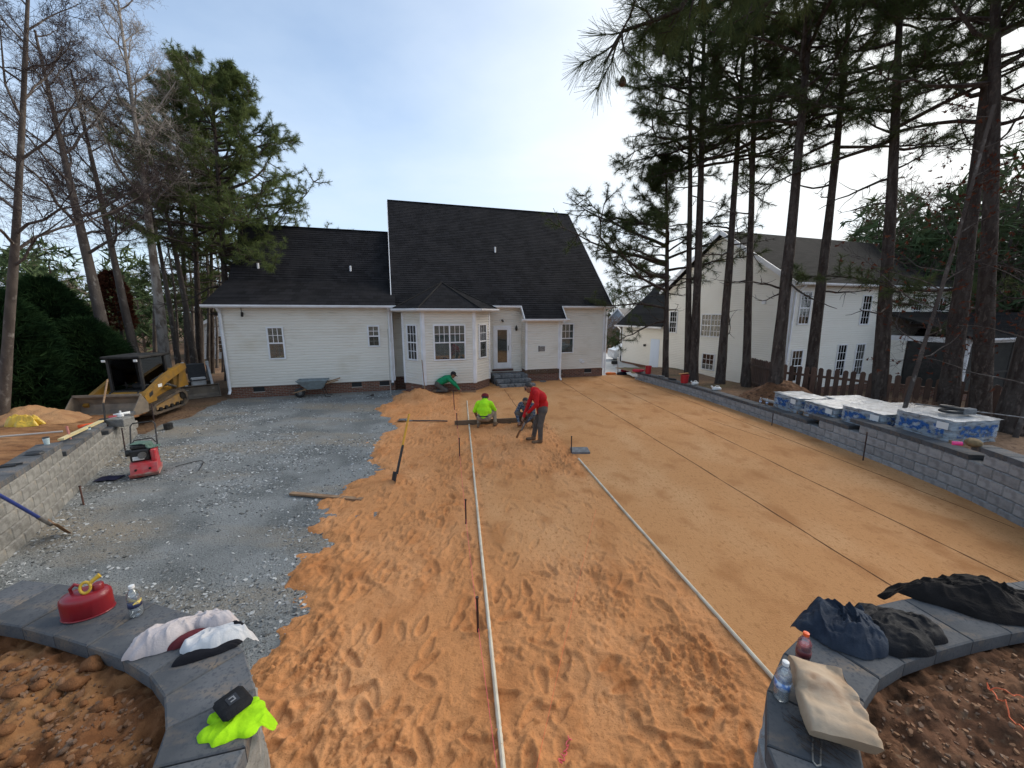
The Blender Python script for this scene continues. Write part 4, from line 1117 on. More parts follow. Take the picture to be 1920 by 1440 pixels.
# meter box and small vents
mb = MB(); mb.M = fN1; mb.cbox(6.55, 7.25, 0.02, 0.24, 0.45, 1.50, 0.02); eb_ = mb.build('meter_box', mat('grey_meter_box', (0.32, 0.36, 0.38), rough=0.5), neigh)
mb = MB(); mb.M = fN1; mb.lathe([(0.10, 0), (0.10, 0.08), (0.06, 0.11)], 12, (0, 0, 0)); 
mb2 = MB(); mb2.M = fN1; mb2.tube([(6.72, 0.24, 0.8), (6.72, 0.33, 0.8)], 0.11, 12); mb2.build('meter', M_steel, eb_)
mb = MB(); mb.M = fN1; mb.cbox(7.05, 7.25, 0.01, 0.09, 4.62, 4.8, 0.01); mb.build('soffit_vent', M_trim, neigh)
# screened porch
px0, px1, pv = 7.3, 13.0, -3.4
M_fr = mat('dark_porch_frame', (0.05, 0.045, 0.04), rough=0.7)
mb = MB(); mb.box(px0, px1, pv, 0, -0.6, 0.45); mb.build('porch_floor', M_brick, neigh)
for u in (px0, px0 + 1.9, px0 + 3.8, px1 - 0.12):
    mb = MB(); mb.cbox(u, u + 0.12, pv, pv + 0.12, 0.45, 2.95, 0.006); mb.build('porch_post', M_trim if u in (px0, px1 - 0.12) else M_fr, neigh)
mb = MB(); mb.box(px0, px1, pv, pv + 0.1, 2.75, 3.0); mb.box(px0, px0 + 0.1, pv + 0.1, 0, 2.75, 3.0); mb.build('porch_beam', M_trim, neigh); MB().box(px0 + 0.13, px1 - 0.13, pv + 0.01, pv + 0.04, 1.25, 1.33).build('porch_rail', M_fr, neigh)
siding(neigh, frame_mat((px0 - 0.02, 0, 0), (0, -1)), 1.1, 0.45, 2.75, m=M_siding2)
M_screen = mat('dark_screen', (0.014, 0.014, 0.013), (0.03, 0.03, 0.027), 3, 0.7)
mb = MB(); mb.box(px0 + 0.12, px1 - 0.12, pv + 0.045, pv + 0.055, 0.46, 2.74); mb.build('porch_screen', M_screen, neigh)
mb = MB(); mb.box(px0 + 0.02, px0 + 0.03, pv + 0.12, -1.1, 0.46, 2.74); mb.build('porch_screen', M_screen, neigh)
roof_plane(neigh, (px0 - 0.3, pv - 0.3, 3.02), (px1 + 0.3, pv - 0.3, 3.02), (px1 + 0.3, 0.0, 4.25), (px0 - 0.3, 0.0, 4.25), m=M_roof2, name='porch_roof')
gutter(neigh, px0 - 0.3, px1 - 2.6, pv - 0.32, 3.0)
# front gable of the porch
gx0, gx1 = px1 - 2.7, px1 + 0.5; gc = (gx0 + gx1) / 2
siding(neigh, frame_mat((gx0, pv - 0.32, 0), (1, 0)), gx1 - gx0, 2.95, 3.05, m=M_siding2, peak=((gx1 - gx0) / 2, 4.0), n=1)
for (a, s) in ((gx0 - 0.2, 1), (gx1 + 0.2, -1)):
    sqbar(neigh, 'rake_board', (a, pv - 0.40, 2.95), (gc, pv - 0.40, 4.12), 0.05, 0.18, M_trim)
roof_plane(neigh, (gx0 - 0.25, 0.0, 2.98), (gx0 - 0.25, pv - 0.44, 2.98), (gc, pv - 0.44, 4.2), (gc, 0.0, 4.2), m=M_roof2, name='porch_roof')
roof_plane(neigh, (gx1 + 0.25, pv - 0.44, 2.98), (gx1 + 0.25, 0.0, 2.98), (gc, 0.0, 4.2), (gc, pv - 0.44, 4.2), m=M_roof2, name='porch_roof')

# ---------------------------------------------------------------- far houses
def far_house(label, loc, rz, w, d, h, rise, mw, mr, wins):
    t = thing('house', label, 'house', loc, rz, None)
    siding(t, frame_mat((0, 0, 0), (1, 0)), w, 0, h, 'siding', mw, n=int(h / 0.2), peak=(w / 2, h + rise))
    mb = MB(); mb.box(0, 0.1, 0.02, d, 0, h); mb.box(w - 0.1, w, 0.02, d, 0, h); mb.box(0, w, d - 0.1, d, 0, h); mb.build('wall', mw, t)
    for s in (0, 1):
        a = (-0.3, 0) if s == 0 else (w + 0.3, 0)
        pts = [(a[0], -0.35, h - 0.15), (w / 2, -0.35, h + rise), (w / 2, d + 0.3, h + rise), (a[0], d + 0.3, h - 0.15)]
        MB().lap(pts[0], pts[3], pts[2], pts[1], 18, 0.02, nrm=(-0.6 if s == 0 else 0.6, 0, 0.8)).build('roof', mr, t, fix=False)
        sqbar(t, 'rake_board', (a[0], -0.38, h - 0.22), (w / 2, -0.38, h + rise - 0.06), 0.05, 0.25, M_trim)
    for (x, z, ww, hh) in wins:
        window(t, frame_mat((0, 0, 0), (1, 0)), x, z, ww, hh, 2, 2, blind=0)
    return t
M_blueside = mat('pale_blue_siding', (0.34, 0.42, 0.50), (0.30, 0.37, 0.44), 2, 0.6)
M_whiteside = mat('white_siding', (0.72, 0.73, 0.74), (0.66, 0.66, 0.66), 2, 0.6)
M_greyroof = mat('far_grey_roof', (0.15, 0.14, 0.135), (0.11, 0.105, 0.10), 4, 0.9)
far_house('pale blue gabled house far beyond the driveway', (19.3, 82, -1.5), R(-42), 6.4, 10, 2.4, 3.5, M_blueside, M_greyroof, ((4.4, 1.0, 0.9, 1.3),))
far_house('white gabled house behind the bare trees and pines', (-27.0, 33, -1.2), R(22), 9, 9, 3.4, 2.6, M_whiteside, M_greyroof, ((1.5, 1.2, 1.1, 1.5), (6.0, 1.2, 1.1, 1.5)))
far_house('white house glimpsed past the screened porch', (37, 33, -1.2), R(-14), 9, 9, 4.8, 2.8, M_whiteside, M_greyroof, ((2.0, 2.2, 1.0, 1.5),))
# ================================================================== trees
M_bark_pine = layered('pine_bark', [((0.074, 0.061, 0.053), 0, 0, 0, None), ((0.045, 0.034, 0.029), 9, 0.42, 0.6, (1, 1, 0.22)), ((0.125, 0.10, 0.085), 16, 0.56, 0.72, (1, 1, 0.35))], rough=0.95, bumps=((14, 0.9, 0.05, 6), (60, 0.5, 0.01, 4)), spec=0.1)
M_bark_bare = layered('grey_bark', [((0.105, 0.088, 0.076), 0, 0, 0, None), ((0.075, 0.062, 0.055), 5, 0.45, 0.62, (1, 1, 0.35)), ((0.22, 0.20, 0.18), 7, 0.58, 0.72, (1, 1, 0.6))], rough=0.95, bumps=((20, 0.6, 0.03, 6),), spec=0.1)
M_bark_pale = layered('sycamore_bark', [((0.30, 0.27, 0.24), 0, 0, 0, None), ((0.15, 0.12, 0.10), 4, 0.48, 0.62, (1, 1, 0.5)), ((0.42, 0.40, 0.37), 7, 0.58, 0.72, (1, 1, 0.6))], rough=0.9, bumps=((20, 0.4, 0.02, 6),), spec=0.1)
M_twig = mat('twig', (0.060, 0.046, 0.044), (0.038, 0.03, 0.03), 3, 0.95, spec=0.05)
def leaf_mat(name, c1, c2, tr=0.25, scale=1.3):
    m = bpy.data.materials.new(name); m.use_nodes = True
    nt = m.node_tree; N = nt.nodes; L = nt.links; N.clear()
    out = N.new('ShaderNodeOutputMaterial'); df = N.new('ShaderNodeBsdfDiffuse'); tl = N.new('ShaderNodeBsdfTranslucent'); mx = N.new('ShaderNodeMixShader')
    tc = N.new('ShaderNodeTexCoord'); n = N.new('ShaderNodeTexNoise'); n.inputs['Scale'].default_value = scale; n.inputs['Detail'].default_value = 5
    L.new(tc.outputs['Object'], n.inputs['Vector'])
    r = N.new('ShaderNodeMapRange'); r.inputs['From Min'].default_value = 0.35; r.inputs['From Max'].default_value = 0.68; L.new(n.outputs['Fac'], r.inputs['Value'])
    cm = N.new('ShaderNodeMix'); cm.data_type = 'RGBA'; cm.inputs['A'].default_value = (*c1, 1); cm.inputs['B'].default_value = (*c2, 1)
    L.new(r.outputs[0], cm.inputs['Factor']); L.new(cm.outputs['Result'], df.inputs[0]); L.new(cm.outputs['Result'], tl.inputs[0])
    mx.inputs[0].default_value = tr; L.new(df.outputs[0], mx.inputs[1]); L.new(tl.outputs[0], mx.inputs[2]); L.new(mx.outputs[0], out.inputs[0])
    MATS[name] = m; return m
M_needle = leaf_mat('pine_needles', (0.050, 0.068, 0.030), (0.085, 0.105, 0.042))
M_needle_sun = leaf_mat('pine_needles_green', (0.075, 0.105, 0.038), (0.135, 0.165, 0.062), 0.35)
M_cypress = leaf_mat('cypress_foliage', (0.010, 0.024, 0.011), (0.028, 0.054, 0.020), 0.12)
M_redleaf = leaf_mat('brown_red_leaves', (0.075, 0.024, 0.016), (0.12, 0.05, 0.03), 0.2, 2.5)
M_farleaf = leaf_mat('far_pine_foliage', (0.050, 0.078, 0.038), (0.095, 0.125, 0.06), 0.15, 0.25)
M_farbrown = leaf_mat('far_bare_wood', (0.12, 0.09, 0.07), (0.18, 0.14, 0.11), 0.1, 0.3)

def segs_mesh(segs, n=4):
    """segs: (k,8) p0 p1 r0 r1 -> prisms"""
    S = np.asarray(segs, float)
    p0, p1, r0, r1 = S[:, 0:3], S[:, 3:6], S[:, 6], S[:, 7]
    d = p1 - p0; d = d / np.maximum(np.linalg.norm(d, axis=1, keepdims=True), 1e-9)
    ref = np.where(np.abs(d[:, 2:3]) < 0.9, np.array([[0, 0, 1.0]]), np.array([[1.0, 0, 0]]))
    a = np.cross(d, ref); a /= np.linalg.norm(a, axis=1, keepdims=True); b = np.cross(d, a)
    th = 2 * np.pi * np.arange(n) / n
    ring = a[:, None, :] * np.cos(th)[None, :, None] + b[:, None, :] * np.sin(th)[None, :, None]
    V = np.concatenate([p0[:, None] + ring * r0[:, None, None], p1[:, None] + ring * r1[:, None, None]], 1).reshape(-1, 3)
    base = (np.arange(len(S)) * 2 * n)[:, None, None]
    i = np.arange(n); j = (i + 1) % n
    F = (base + np.stack([i, j, j + n, i + n], -1)[None]).reshape(-1, 4)
    return V, F
def needles(pos, dirs, L, count, width, rs, spread=1.0):
    """tufts of needles at pos pointing along dirs"""
    k = len(pos)
    v = rs.normal(size=(k, count, 3)); v /= np.linalg.norm(v, axis=2, keepdims=True)
    d = dirs[:, None, :] * (0.75 / spread) + v * 0.8 * spread
    d /= np.linalg.norm(d, axis=2, keepdims=True)
    ln = (L * (0.6 + 0.5 * rs.rand(k, count)))[:, :, None]
    st = pos[:, None, :] - dirs[:, None, :] * (rs.rand(k, count, 1) * L * 0.7)
    side = np.cross(d, rs.normal(size=(k, count, 3))); side /= np.maximum(np.linalg.norm(side, axis=2, keepdims=True), 1e-6)
    tip = st + d * ln; tip[:, :, 2] -= 0.12 * ln[:, :, 0]
    V = np.stack([st - side * width, st + side * width, tip], 2).reshape(-1, 3)
    F = np.arange(len(V)).reshape(-1, 3)
    return V, F
def long_needles(pos, dirs, L, count, width, rs):
    """near tufts: full width needles fanning out of the shoot end"""
    k = len(pos); v = rs.normal(size=(k, count, 3)); v /= np.linalg.norm(v, axis=2, keepdims=True)
    d = dirs[:, None, :] * 0.9 + v * 0.85; d /= np.linalg.norm(d, axis=2, keepdims=True)
    ln = (L * (0.75 + 0.35 * rs.rand(k, count)))[:, :, None]
    st = pos[:, None, :] - dirs[:, None, :] * (rs.rand(k, count, 1) * 0.07)
    side = np.cross(d, rs.normal(size=(k, count, 3))); side /= np.maximum(np.linalg.norm(side, axis=2, keepdims=True), 1e-6)
    tip = st + d * ln; tip[:, :, 2] -= 0.10 * ln[:, :, 0]
    V = np.stack([st - side * width, st + side * width, tip + side * width * 0.7, tip - side * width * 0.7], 2).reshape(-1, 3)
    return V, np.arange(len(V)).reshape(-1, 4)
def trunk_pts(base, top, bend, rs, n=14):
    base = np.array(base, float); top = np.array(top, float)
    t = np.linspace(0, 1, n)[:, None]
    P = base + (top - base) * t
    ph = rs.rand(2) * 6.28
    P[:, 0] += bend * np.sin(t[:, 0] * 3.1 + ph[0] * 0.3) * t[:, 0]; P[:, 1] += bend * np.sin(t[:, 0] * 2.3 + ph[1]) * t[:, 0]
    return P
def trunk_mesh(name, P, r0, r1, m, parent, n=12, flare=1.25, seed=0):
    k = len(P); t = np.linspace(0, 1, k)
    fine = np.linspace(0, 1, k * 5); Pf = np.stack([np.interp(fine, t, P[:, c]) for c in range(3)], -1)
    rad = r0 + (r1 - r0) * fine ** 0.85; rad = rad * (1 + (flare - 1) * np.exp(-fine * 40))
    th = 2 * np.pi * np.arange(n) / n
    X = np.cos(th)[None] ; Y = np.sin(th)[None]
    wob = 1 + 0.06 * vnoise(np.repeat(np.cos(th)[None] * 1.5, len(fine), 0) + seed, np.repeat(np.sin(th)[None] * 1.5, len(fine), 0), np.repeat((fine * len(P) * 0.9)[:, None], n, 1), seed) * 1.5
    V = np.stack([Pf[:, 0:1] + X * rad[:, None] * wob, Pf[:, 1:2] + Y * rad[:, None] * wob, np.repeat(Pf[:, 2:3], n, 1)], -1).reshape(-1, 3)
    i = np.arange(n); j = (i + 1) % n
    F = ((np.arange(len(fine) - 1) * n)[:, None, None] + np.stack([i, j, j + n, i + n], -1)[None]).reshape(-1, 4)
    return mesh_np(name, V, F, m, parent=parent, smooth=True)

def pine(label, base, top, r0, seed, crown=0.45, blen=2.6, nb=46, group='tall pines on the terrace by the fence', ntuft=1.0, nm=None, dead=6, needle_L=0.20, nwidth=0.0055, ncount=16, droop=0.15, side=None, bm=None, extra=None):
    rs = np.random.RandomState(seed)
    base = np.array(base, float); top = np.array(top, float)
    t = thing('pine_tree', label, 'pine tree', tuple(base), 0, group)
    P = trunk_pts((0, 0, -0.3), top - base, 0.12, rs)
    trunk_mesh('trunk', P, r0, 0.04, bm or M_bark_pine, t, seed=seed)
    H = P[-1, 2]
    segs = []; tp = []; td = []
    def pt(f): 
        return np.array([np.interp(f, np.linspace(0, 1, len(P)), P[:, c]) for c in range(3)])
    def branch(f, az, L, up, green, depth=0):
        p = pt(f); d = np.array([math.cos(az), math.sin(az), up]); d /= np.linalg.norm(d)
        n = 7; r = 0.012 + 0.014 * L
        pts = [p]
        for k in range(n):
            d = d + np.array([rs.normal(0, 0.22), rs.normal(0, 0.22), rs.normal(0.03, 0.15) - droop * 0.12 * (k < 4) + 0.06 * (k >= 4)]); d /= np.linalg.norm(d)
            p2 = pts[-1] + d * L / n
            f0 = 1 - 0.8 * k / n; f1 = 1 - 0.8 * (k + 1) / n
            segs.append((*pts[-1], *p2, r * f0, r * f1)); pts.append(p2)
            if k >= 1 and (green or rs.rand() < 0.6):
                for q in range(2 if k < 5 else 3):
                    sd = d + rs.normal(0, 0.75, 3); sd[2] *= 0.6; sd /= np.linalg.norm(sd)
                    sl = L * (0.16 + 0.20 * rs.rand()) * (1.15 - 0.08 * k)
                    a = p2; nn = 3
                    for w in range(nn):
                        sd = sd + rs.normal(0, 0.22, 3) + np.array([0, 0, 0.10]); sd /= np.linalg.norm(sd)
                        b = a + sd * sl / nn
                        segs.append((*a, *b, r * 0.32 * (1 - w * 0.25), r * 0.25 * (1 - w * 0.25)))
                        if green and rs.rand() < 0.85 * ntuft:
                            tp.append(b); td.append(sd)
                            for e in range(1 if ntuft < 0.8 else 2):
                                ed = sd + rs.normal(0, 0.7, 3); ed /= np.linalg.norm(ed); eb2 = b + ed * 0.16
                                segs.append((*b, *eb2, 0.006, 0.004)); tp.append(eb2); td.append(ed)
                        a = b
        if green: tp.append(pts[-1]); td.append(d)
    for i in range(nb):
        f = crown + (0.985 - crown) * (i + rs.rand()) / nb
        rel = (f - crown) / (1 - crown)
        L = blen * (0.55 + 0.75 * math.sin(math.pi * min(1, rel * 0.8 + 0.22))) * (0.7 + 0.5 * rs.rand()) * (1.05 - 0.65 * rel)
        az = i * 2.4 + rs.normal(0, 0.4)
        if side is not None and rs.rand() < 0.45: az = side + rs.normal(0, 0.6)
        branch(f, az, L, 0.05 + 0.55 * rel + rs.normal(0, 0.12), True)
    for i in range(dead):
        f = 0.22 + (crown - 0.2) * rs.rand()
        branch(f, rs.rand() * 6.28, blen * (0.25 + 0.5 * rs.rand()), rs.normal(0.0, 0.2), False)
    if extra:
        for (f, az, L, up, g) in extra: branch(f, az, L, up, g)
    V, F = segs_mesh(segs, 4); mesh_np('branches', V, F, bm or M_bark_pine, parent=t)['kind'] = 'stuff'
    V, F = needles(np.array(tp), np.array(td), needle_L, ncount, nwidth, rs); mesh_np('crown', V, F, nm or M_needle, parent=t)
    return t

def at_px(x, y, Y):
    """point at forward distance Y seen along a measured sight line"""
    dx = (x - 960) / 721.0; dy = (y - 720) / 721.0; c, s = math.cos(R(10.4)), math.sin(R(10.4))
    k = Y / (c - dy * s)
    return np.array([dx * k, Y, 3.4 - (dy * c + s) * k])

# right hand pines: base point, sight line of the upper trunk, radius, distance, total height
PINES = [
    (1248, 706, 1252, 300, 18.3, 0.16, 9.5, 0.45, 2.6, 'slim pine behind the far end of the grey wall'),
    (1290, 712, 1292, 100, 17.4, 0.16, 15.5, 0.58, 2.8, 'slim pine rising just behind the red toolbox bucket'),
    (1300, 712, 1322, 100, 17.2, 0.22, 16.0, 0.56, 3.0, 'stout pine crossing the slim one by the red bucket'),
    (1350, 716, 1392, 200, 16.6, 0.20, 15.5, 0.58, 3.0, 'leaning pine in front of the gable wall window'),
    (1400, 722, 1412, 200, 16.0, 0.18, 15.0, 0.60, 2.8, 'straight pine behind the soil mound'),
    (1450, 747, 1520, 100, 13.4, 0.24, 14.5, 0.60, 3.0, 'pine standing at the corner of the picket fence'),
    (1517, 728, 1585, 100, 14.2, 0.21, 14.5, 0.58, 2.9, 'pine inside the fence before the two ground floor windows'),
    (1648, 765, 1690, 60, 12.3, 0.24, 14.0, 0.56, 2.8, 'pine behind the wrapped paver pallets'),
    (1775, 790, 1852, 150, 11.0, 0.26, 13.5, 0.58, 2.8, 'thick dark pine in front of the screened porch'),
    (1840, 800, 1860, 100, 10.2, 0.23, 13.5, 0.60, 2.6, 'thick grey pine beside the porch gable'),
]
for k, (bx, by, tx, ty, Yd, r0, Hh, cr, bl, lab) in enumerate(PINES):
    b = at_px(bx, by, Yd); u = at_px(tx, ty, Yd); d = (u - b); 
    top = b + d / d[2] * Hh
    pine(lab, b, top, r0, 300 + k * 7, crown=cr, blen=bl, nb=(34, 30, 32, 30, 28, 26, 26, 24, 22, 20)[k], ntuft=0.95, dead=5, side=(math.pi * 0.95 if k < 3 else None), ncount=20, nwidth=0.0055, needle_L=0.25,
         extra=[(0.36, math.pi + 0.1, 3.6, 0.12, True), (0.30, math.pi - 0.2, 3.0, 0.0, True), (0.44, math.pi + 0.3, 4.6, 0.15, True), (0.50, math.pi, 5.2, 0.12, True), (0.57, math.pi + 0.2, 5.4, 0.18, True), (0.64, math.pi - 0.15, 5.0, 0.22, True), (0.72, math.pi + 0.1, 4.4, 0.25, True)] if k == 0 else
               [(0.30, math.pi, 2.4, 0.1, True), (0.27, 0.4, 2.8, -0.15, True)] if k in (7, 8) else None)
b = at_px(1892, 835, 8.6); u = at_px(1960, 560, 8.6); d = u - b
pine('very thick leaning pine at the terrace edge past the pallets', b, b + d / d[2] * 13, 0.34, 400, crown=0.62, blen=2.6, nb=20, ntuft=0.6, dead=5)

# overhanging bough of a near pine standing to the right of the photographer
def near_pine():
    rs = np.random.RandomState(77)
    base = np.array([5.6, 1.2, 1.35])
    t = thing('pine_tree', 'large near pine whose long needled bough hangs over the yard', 'pine tree', tuple(base))
    P = trunk_pts((0, 0, -0.3), (0.3, -0.5, 14.0), 0.1, rs); trunk_mesh('trunk', P, 0.24, 0.06, M_bark_pine, t, seed=5)
    segs = []; tp = []; td = []
    def limb(pts, r):
        pts = [np.array(p, float) - base for p in pts]
        Q = catmull(pts, 0.25) if len(pts[0]) == 2 else None
        n = 22; tt = np.linspace(0, 1, n); k = np.linspace(0, 1, len(pts))
        Q = np.stack([np.interp(tt, k, [p[c] for p in pts]) for c in range(3)], -1) + rs.normal(0, 0.03, (n, 3))
        for i in range(n - 1):
            f0, f1 = 1 - 0.85 * i / n, 1 - 0.85 * (i + 1) / n
            segs.append((*Q[i], *Q[i + 1], r * f0, r * f1))
            if i > 4:
                for q in range(4):
                    d = (Q[i + 1] - Q[i]); d /= np.linalg.norm(d)
                    sd = d * 0.6 + rs.normal(0, 0.6, 3); sd[2] += 0.10; sd /= np.linalg.norm(sd)
                    sl = 0.18 + 0.34 * rs.rand(); a = Q[i]
                    for w in range(4):
                        sd = sd + rs.normal(0, 0.25, 3) + np.array([0, 0, 0.05]); sd /= np.linalg.norm(sd); b = a + sd * sl / 4
                        segs.append((*a, *b, 0.010 - 0.0018 * w, 0.009 - 0.0018 * w)); a = b
                        if w > 0: tp.append(b); td.append(sd)
        tp.append(Q[-1]); td.append(Q[-1] - Q[-2])
    limb([(5.6, 1.1, 9.0), (4.2, 2.4, 7.8), (2.8, 3.3, 6.9), (1.75, 3.6, 6.15), (0.72, 3.6, 5.45)], 0.055)
    limb([(5.6, 1.1, 9.8), (4.4, 2.6, 8.6), (3.2, 3.6, 7.9), (2.1, 4.3, 7.3), (1.2, 4.5, 6.75)], 0.05)
    limb([(5.6, 1.1, 9.4), (5.2, 2.8, 8.6), (4.6, 4.2, 7.8), (3.6, 5.0, 7.3), (2.7, 5.5, 6.9)], 0.05)
    limb([(5.6, 1.1, 8.6), (5.4, 2.6, 8.2), (5.2, 3.9, 7.9), (4.9, 4.6, 7.5)], 0.04)
    V, F = segs_mesh(segs, 5); mesh_np('branches', V, F, M_bark_pine, parent=t)['kind'] = 'stuff'
    V, F = long_needles(np.array(tp), np.array(td) / np.linalg.norm(np.array(td), axis=1, keepdims=True), 0.21, 44, 0.0016, rs); mesh_np('crown', V, F, M_needle, parent=t)
    for (x, y, z) in ((0.95, 3.72, 5.32), (1.75, 3.7, 5.95)):
        mb = MB(); mb.lathe([(0.006, 0), (0.028, 0.012), (0.034, 0.035), (0.024, 0.062), (0.006, 0.085)], 9, (x - base[0], y - base[1], z - base[2])); mb.build('cone', mat('pine_cone', (0.05, 0.03, 0.02), (0.09, 0.05, 0.03), 60, 0.9, 0.8, 80), t)
near_pine()

# left pines behind the garage wing
for k, (bx, by, tx, ty, Yd, r0, Hh, cr, bl, nb, lab) in enumerate([
    (425, 690, 398, 150, 19.5, 0.20, 14.2, 0.40, 3.9, 66, 'bushy green pine behind the garage roof'),
    (372, 690, 352, 150, 20.5, 0.17, 15.6, 0.42, 2.9, 52, 'tall pine beyond the garage roof corner'),
    (352, 690, 325, 200, 22.5, 0.16, 15.5, 0.48, 2.4, 40, 'narrow pine behind the pale bare tree'),
    (395, 690, 400, 200, 23.5, 0.15, 12.0, 0.30, 2.4, 44, 'further pine filling in behind the garage corner')]):
    b = at_px(bx, by, Yd); b[2] = -0.1; u = at_px(tx, ty, Yd); d = u - b
    pine(lab, b, b + d / d[2] * Hh, r0, 500 + k * 11, crown=cr, blen=bl, nb=nb, group='pines beyond the garage wing', ntuft=1.0, nm=M_needle_sun, dead=6, ncount=21, nwidth=0.0072, needle_L=0.24, side=(0.0 if k == 0 else None),
         extra=[(0.36, 0.0, 4.6, 0.16, True), (0.34, -0.3, 4.0, 0.1, True), (0.40, 0.15, 4.2, 0.35, True), (0.46, 0.1, 3.8, 0.5, True)] if k == 0 else None)

# bare deciduous trees
def bare_tree(label, base, top, r0, seed, m, first=0.3, blen=3.2, nb=26, levels=3, up=0.6, group=None, leaves=0, twr=1.0):
    rs = np.random.RandomState(seed)
    base = np.array(base, float); t = thing('bare_tree', label, 'tree', tuple(base), 0, group)
    P = trunk_pts((0, 0, -0.3), np.array(top, float) - base, 0.25, rs); trunk_mesh('trunk', P, r0, 0.03, m, t, n=12, seed=seed)
    big = []; small = []; tips = []
    def grow(p, d, L, r, lev):
        n = 6 if lev < 2 else 4; a = p
        for k in range(n):
            d = d + rs.normal(0, 0.16, 3) + np.array([0, 0, 0.05]); d /= np.linalg.norm(d)
            b = a + d * L / n; f0, f1 = 1 - 0.72 * k / n, 1 - 0.72 * (k + 1) / n
            (big if lev == 0 else small).append((*a, *b, r * f0, r * f1))
            if lev < levels and k >= (1 if lev == 0 else 0):
                for q in range(2 if lev < 1 else 1 + (rs.rand() < 0.55)):
                    sd = d * 0.75 + rs.normal(0, 0.62, 3); sd /= np.linalg.norm(sd)
                    grow(b, sd, L * (0.36 + 0.2 * rs.rand()), max(0.0035 * twr, r * f1 * 0.5), lev + 1)
            a = b
        tips.append(a)
    for i in range(nb):
        f = first + (0.99 - first) * (i + rs.rand()) / nb
        p = np.array([np.interp(f, np.linspace(0, 1, len(P)), P[:, c]) for c in range(3)])
        az = i * 2.4 + rs.normal(0, 0.5); rel = (f - first) / (1 - first)
        d = np.array([math.cos(az), math.sin(az), up + 0.5 * rel + rs.normal(0, 0.15)]); d /= np.linalg.norm(d)
        L = blen * (1.1 - 0.75 * rel) * (0.7 + 0.5 * rs.rand())
        grow(p, d, L, 0.012 + 0.012 * L * (r0 / 0.2), 0)
    V, F = segs_mesh(big, 5); mesh_np('limbs', V, F, m, parent=t)['kind'] = 'stuff'
    V, F = segs_mesh(small, 3); mesh_np('twigs', V, F, M_twig if m is not M_bark_pale else m, parent=t)
    if leaves:
        tp = np.array(tips)[rs.rand(len(tips)) < leaves]; dd = rs.normal(size=tp.shape); dd /= np.linalg.norm(dd, axis=1, keepdims=True)
        V, F = needles(tp, dd, 0.09, 3, 0.022, rs); mesh_np('leaves', V, F, M_redleaf, parent=t)
    return t
G_bare = 'bare winter trees at the left edge of the yard'
for k, (bx, by, tx, ty, Yd, r0, Hh, m, first, bl, nb, lab) in enumerate([
    (-28, 690, 62, 60, 9.8, 0.13, 9.6, M_bark_bare, 0.40, 2.8, 18, 'dark bare tree at the yard corner outside the evergreen row'),
    (212, 690, 75, 100, 15.0, 0.25, 13.0, M_bark_bare, 0.44, 3.0, 17, 'leaning bare tree rising behind the evergreen hedge'),
    (262, 690, 150, 200, 16.5, 0.20, 12.5, M_bark_bare, 0.48, 2.5, 15, 'leaning bare tree behind the yellow loader cab'),
    (308, 690, 240, 60, 17.5, 0.25, 15.6, M_bark_pale, 0.48, 2.7, 26, 'pale barked bare tree beside the small white loader'),
    (335, 690, 280, 330, 18.5, 0.14, 11.0, M_bark_bare, 0.50, 1.8, 9, 'thin bare tree beside the pale barked one'),
    (365, 690, 300, 300, 19.0, 0.18, 11.5, M_bark_bare, 0.52, 1.8, 9, 'dark bare trunk between the pale tree and the garage')]):
    b = at_px(bx, by, Yd); b[2] = 0.6 if k == 0 else 0.0; u = at_px(tx, ty, Yd); d = u - b
    bare_tree(lab, b, b + d / d[2] * Hh, r0, 600 + 13 * k, m, first=first, blen=bl, nb=nb, group=G_bare)
# thin trunks of the wood behind the garage corner
for k in range(9):
    x = (330, 350, 362, 378, 388, 398, 407, 418, 290)[k]; Yd = 21 + (k * 7) % 9
    b = at_px(x, 690, Yd); b[2] = -0.1; u = at_px(x - 8 - 2 * (k % 3), 400, Yd); d = u - b
    bare_tree(('thin bare trunk right behind the small white loader', 'thin bare trunk close to the tall garage pine', 'thin bare trunk between two garage pines', 'thin bare trunk behind the cut log', 'thin bare trunk leaning past the garage pines', 'thin bare trunk near the garage downspout', 'thin bare trunk beside the garage wall', 'thin bare trunk just off the garage corner', 'thin bare trunk behind the yellow loader')[k], b, b + d / d[2] * (7 + k % 3), 0.09 + 0.02 * (k % 3), 700 + k, M_bark_bare, first=0.55, blen=1.0, nb=5, levels=2, group='thin trunks beyond the garage corner')

# small tree with brown leaves clinging on, right side in front of the neighbour
b = at_px(1690, 780, 9.6)
bare_tree('slender oak sapling with brown leaves among the pines', b, b + np.array([0.5, -0.2, 7.0]), 0.05, 801, M_bark_bare, first=0.22, blen=1.9, nb=15, levels=2, up=0.2, leaves=0.2, twr=0.8)
b = at_px(1890, 850, 7.9)
bare_tree('leafless sapling with rusty leaves at the terrace edge', b, b + np.array([0.9, 0.4, 6.4]), 0.05, 802, M_bark_bare, first=0.18, blen=1.9, nb=15, levels=2, up=0.2, leaves=0.2, twr=0.8)

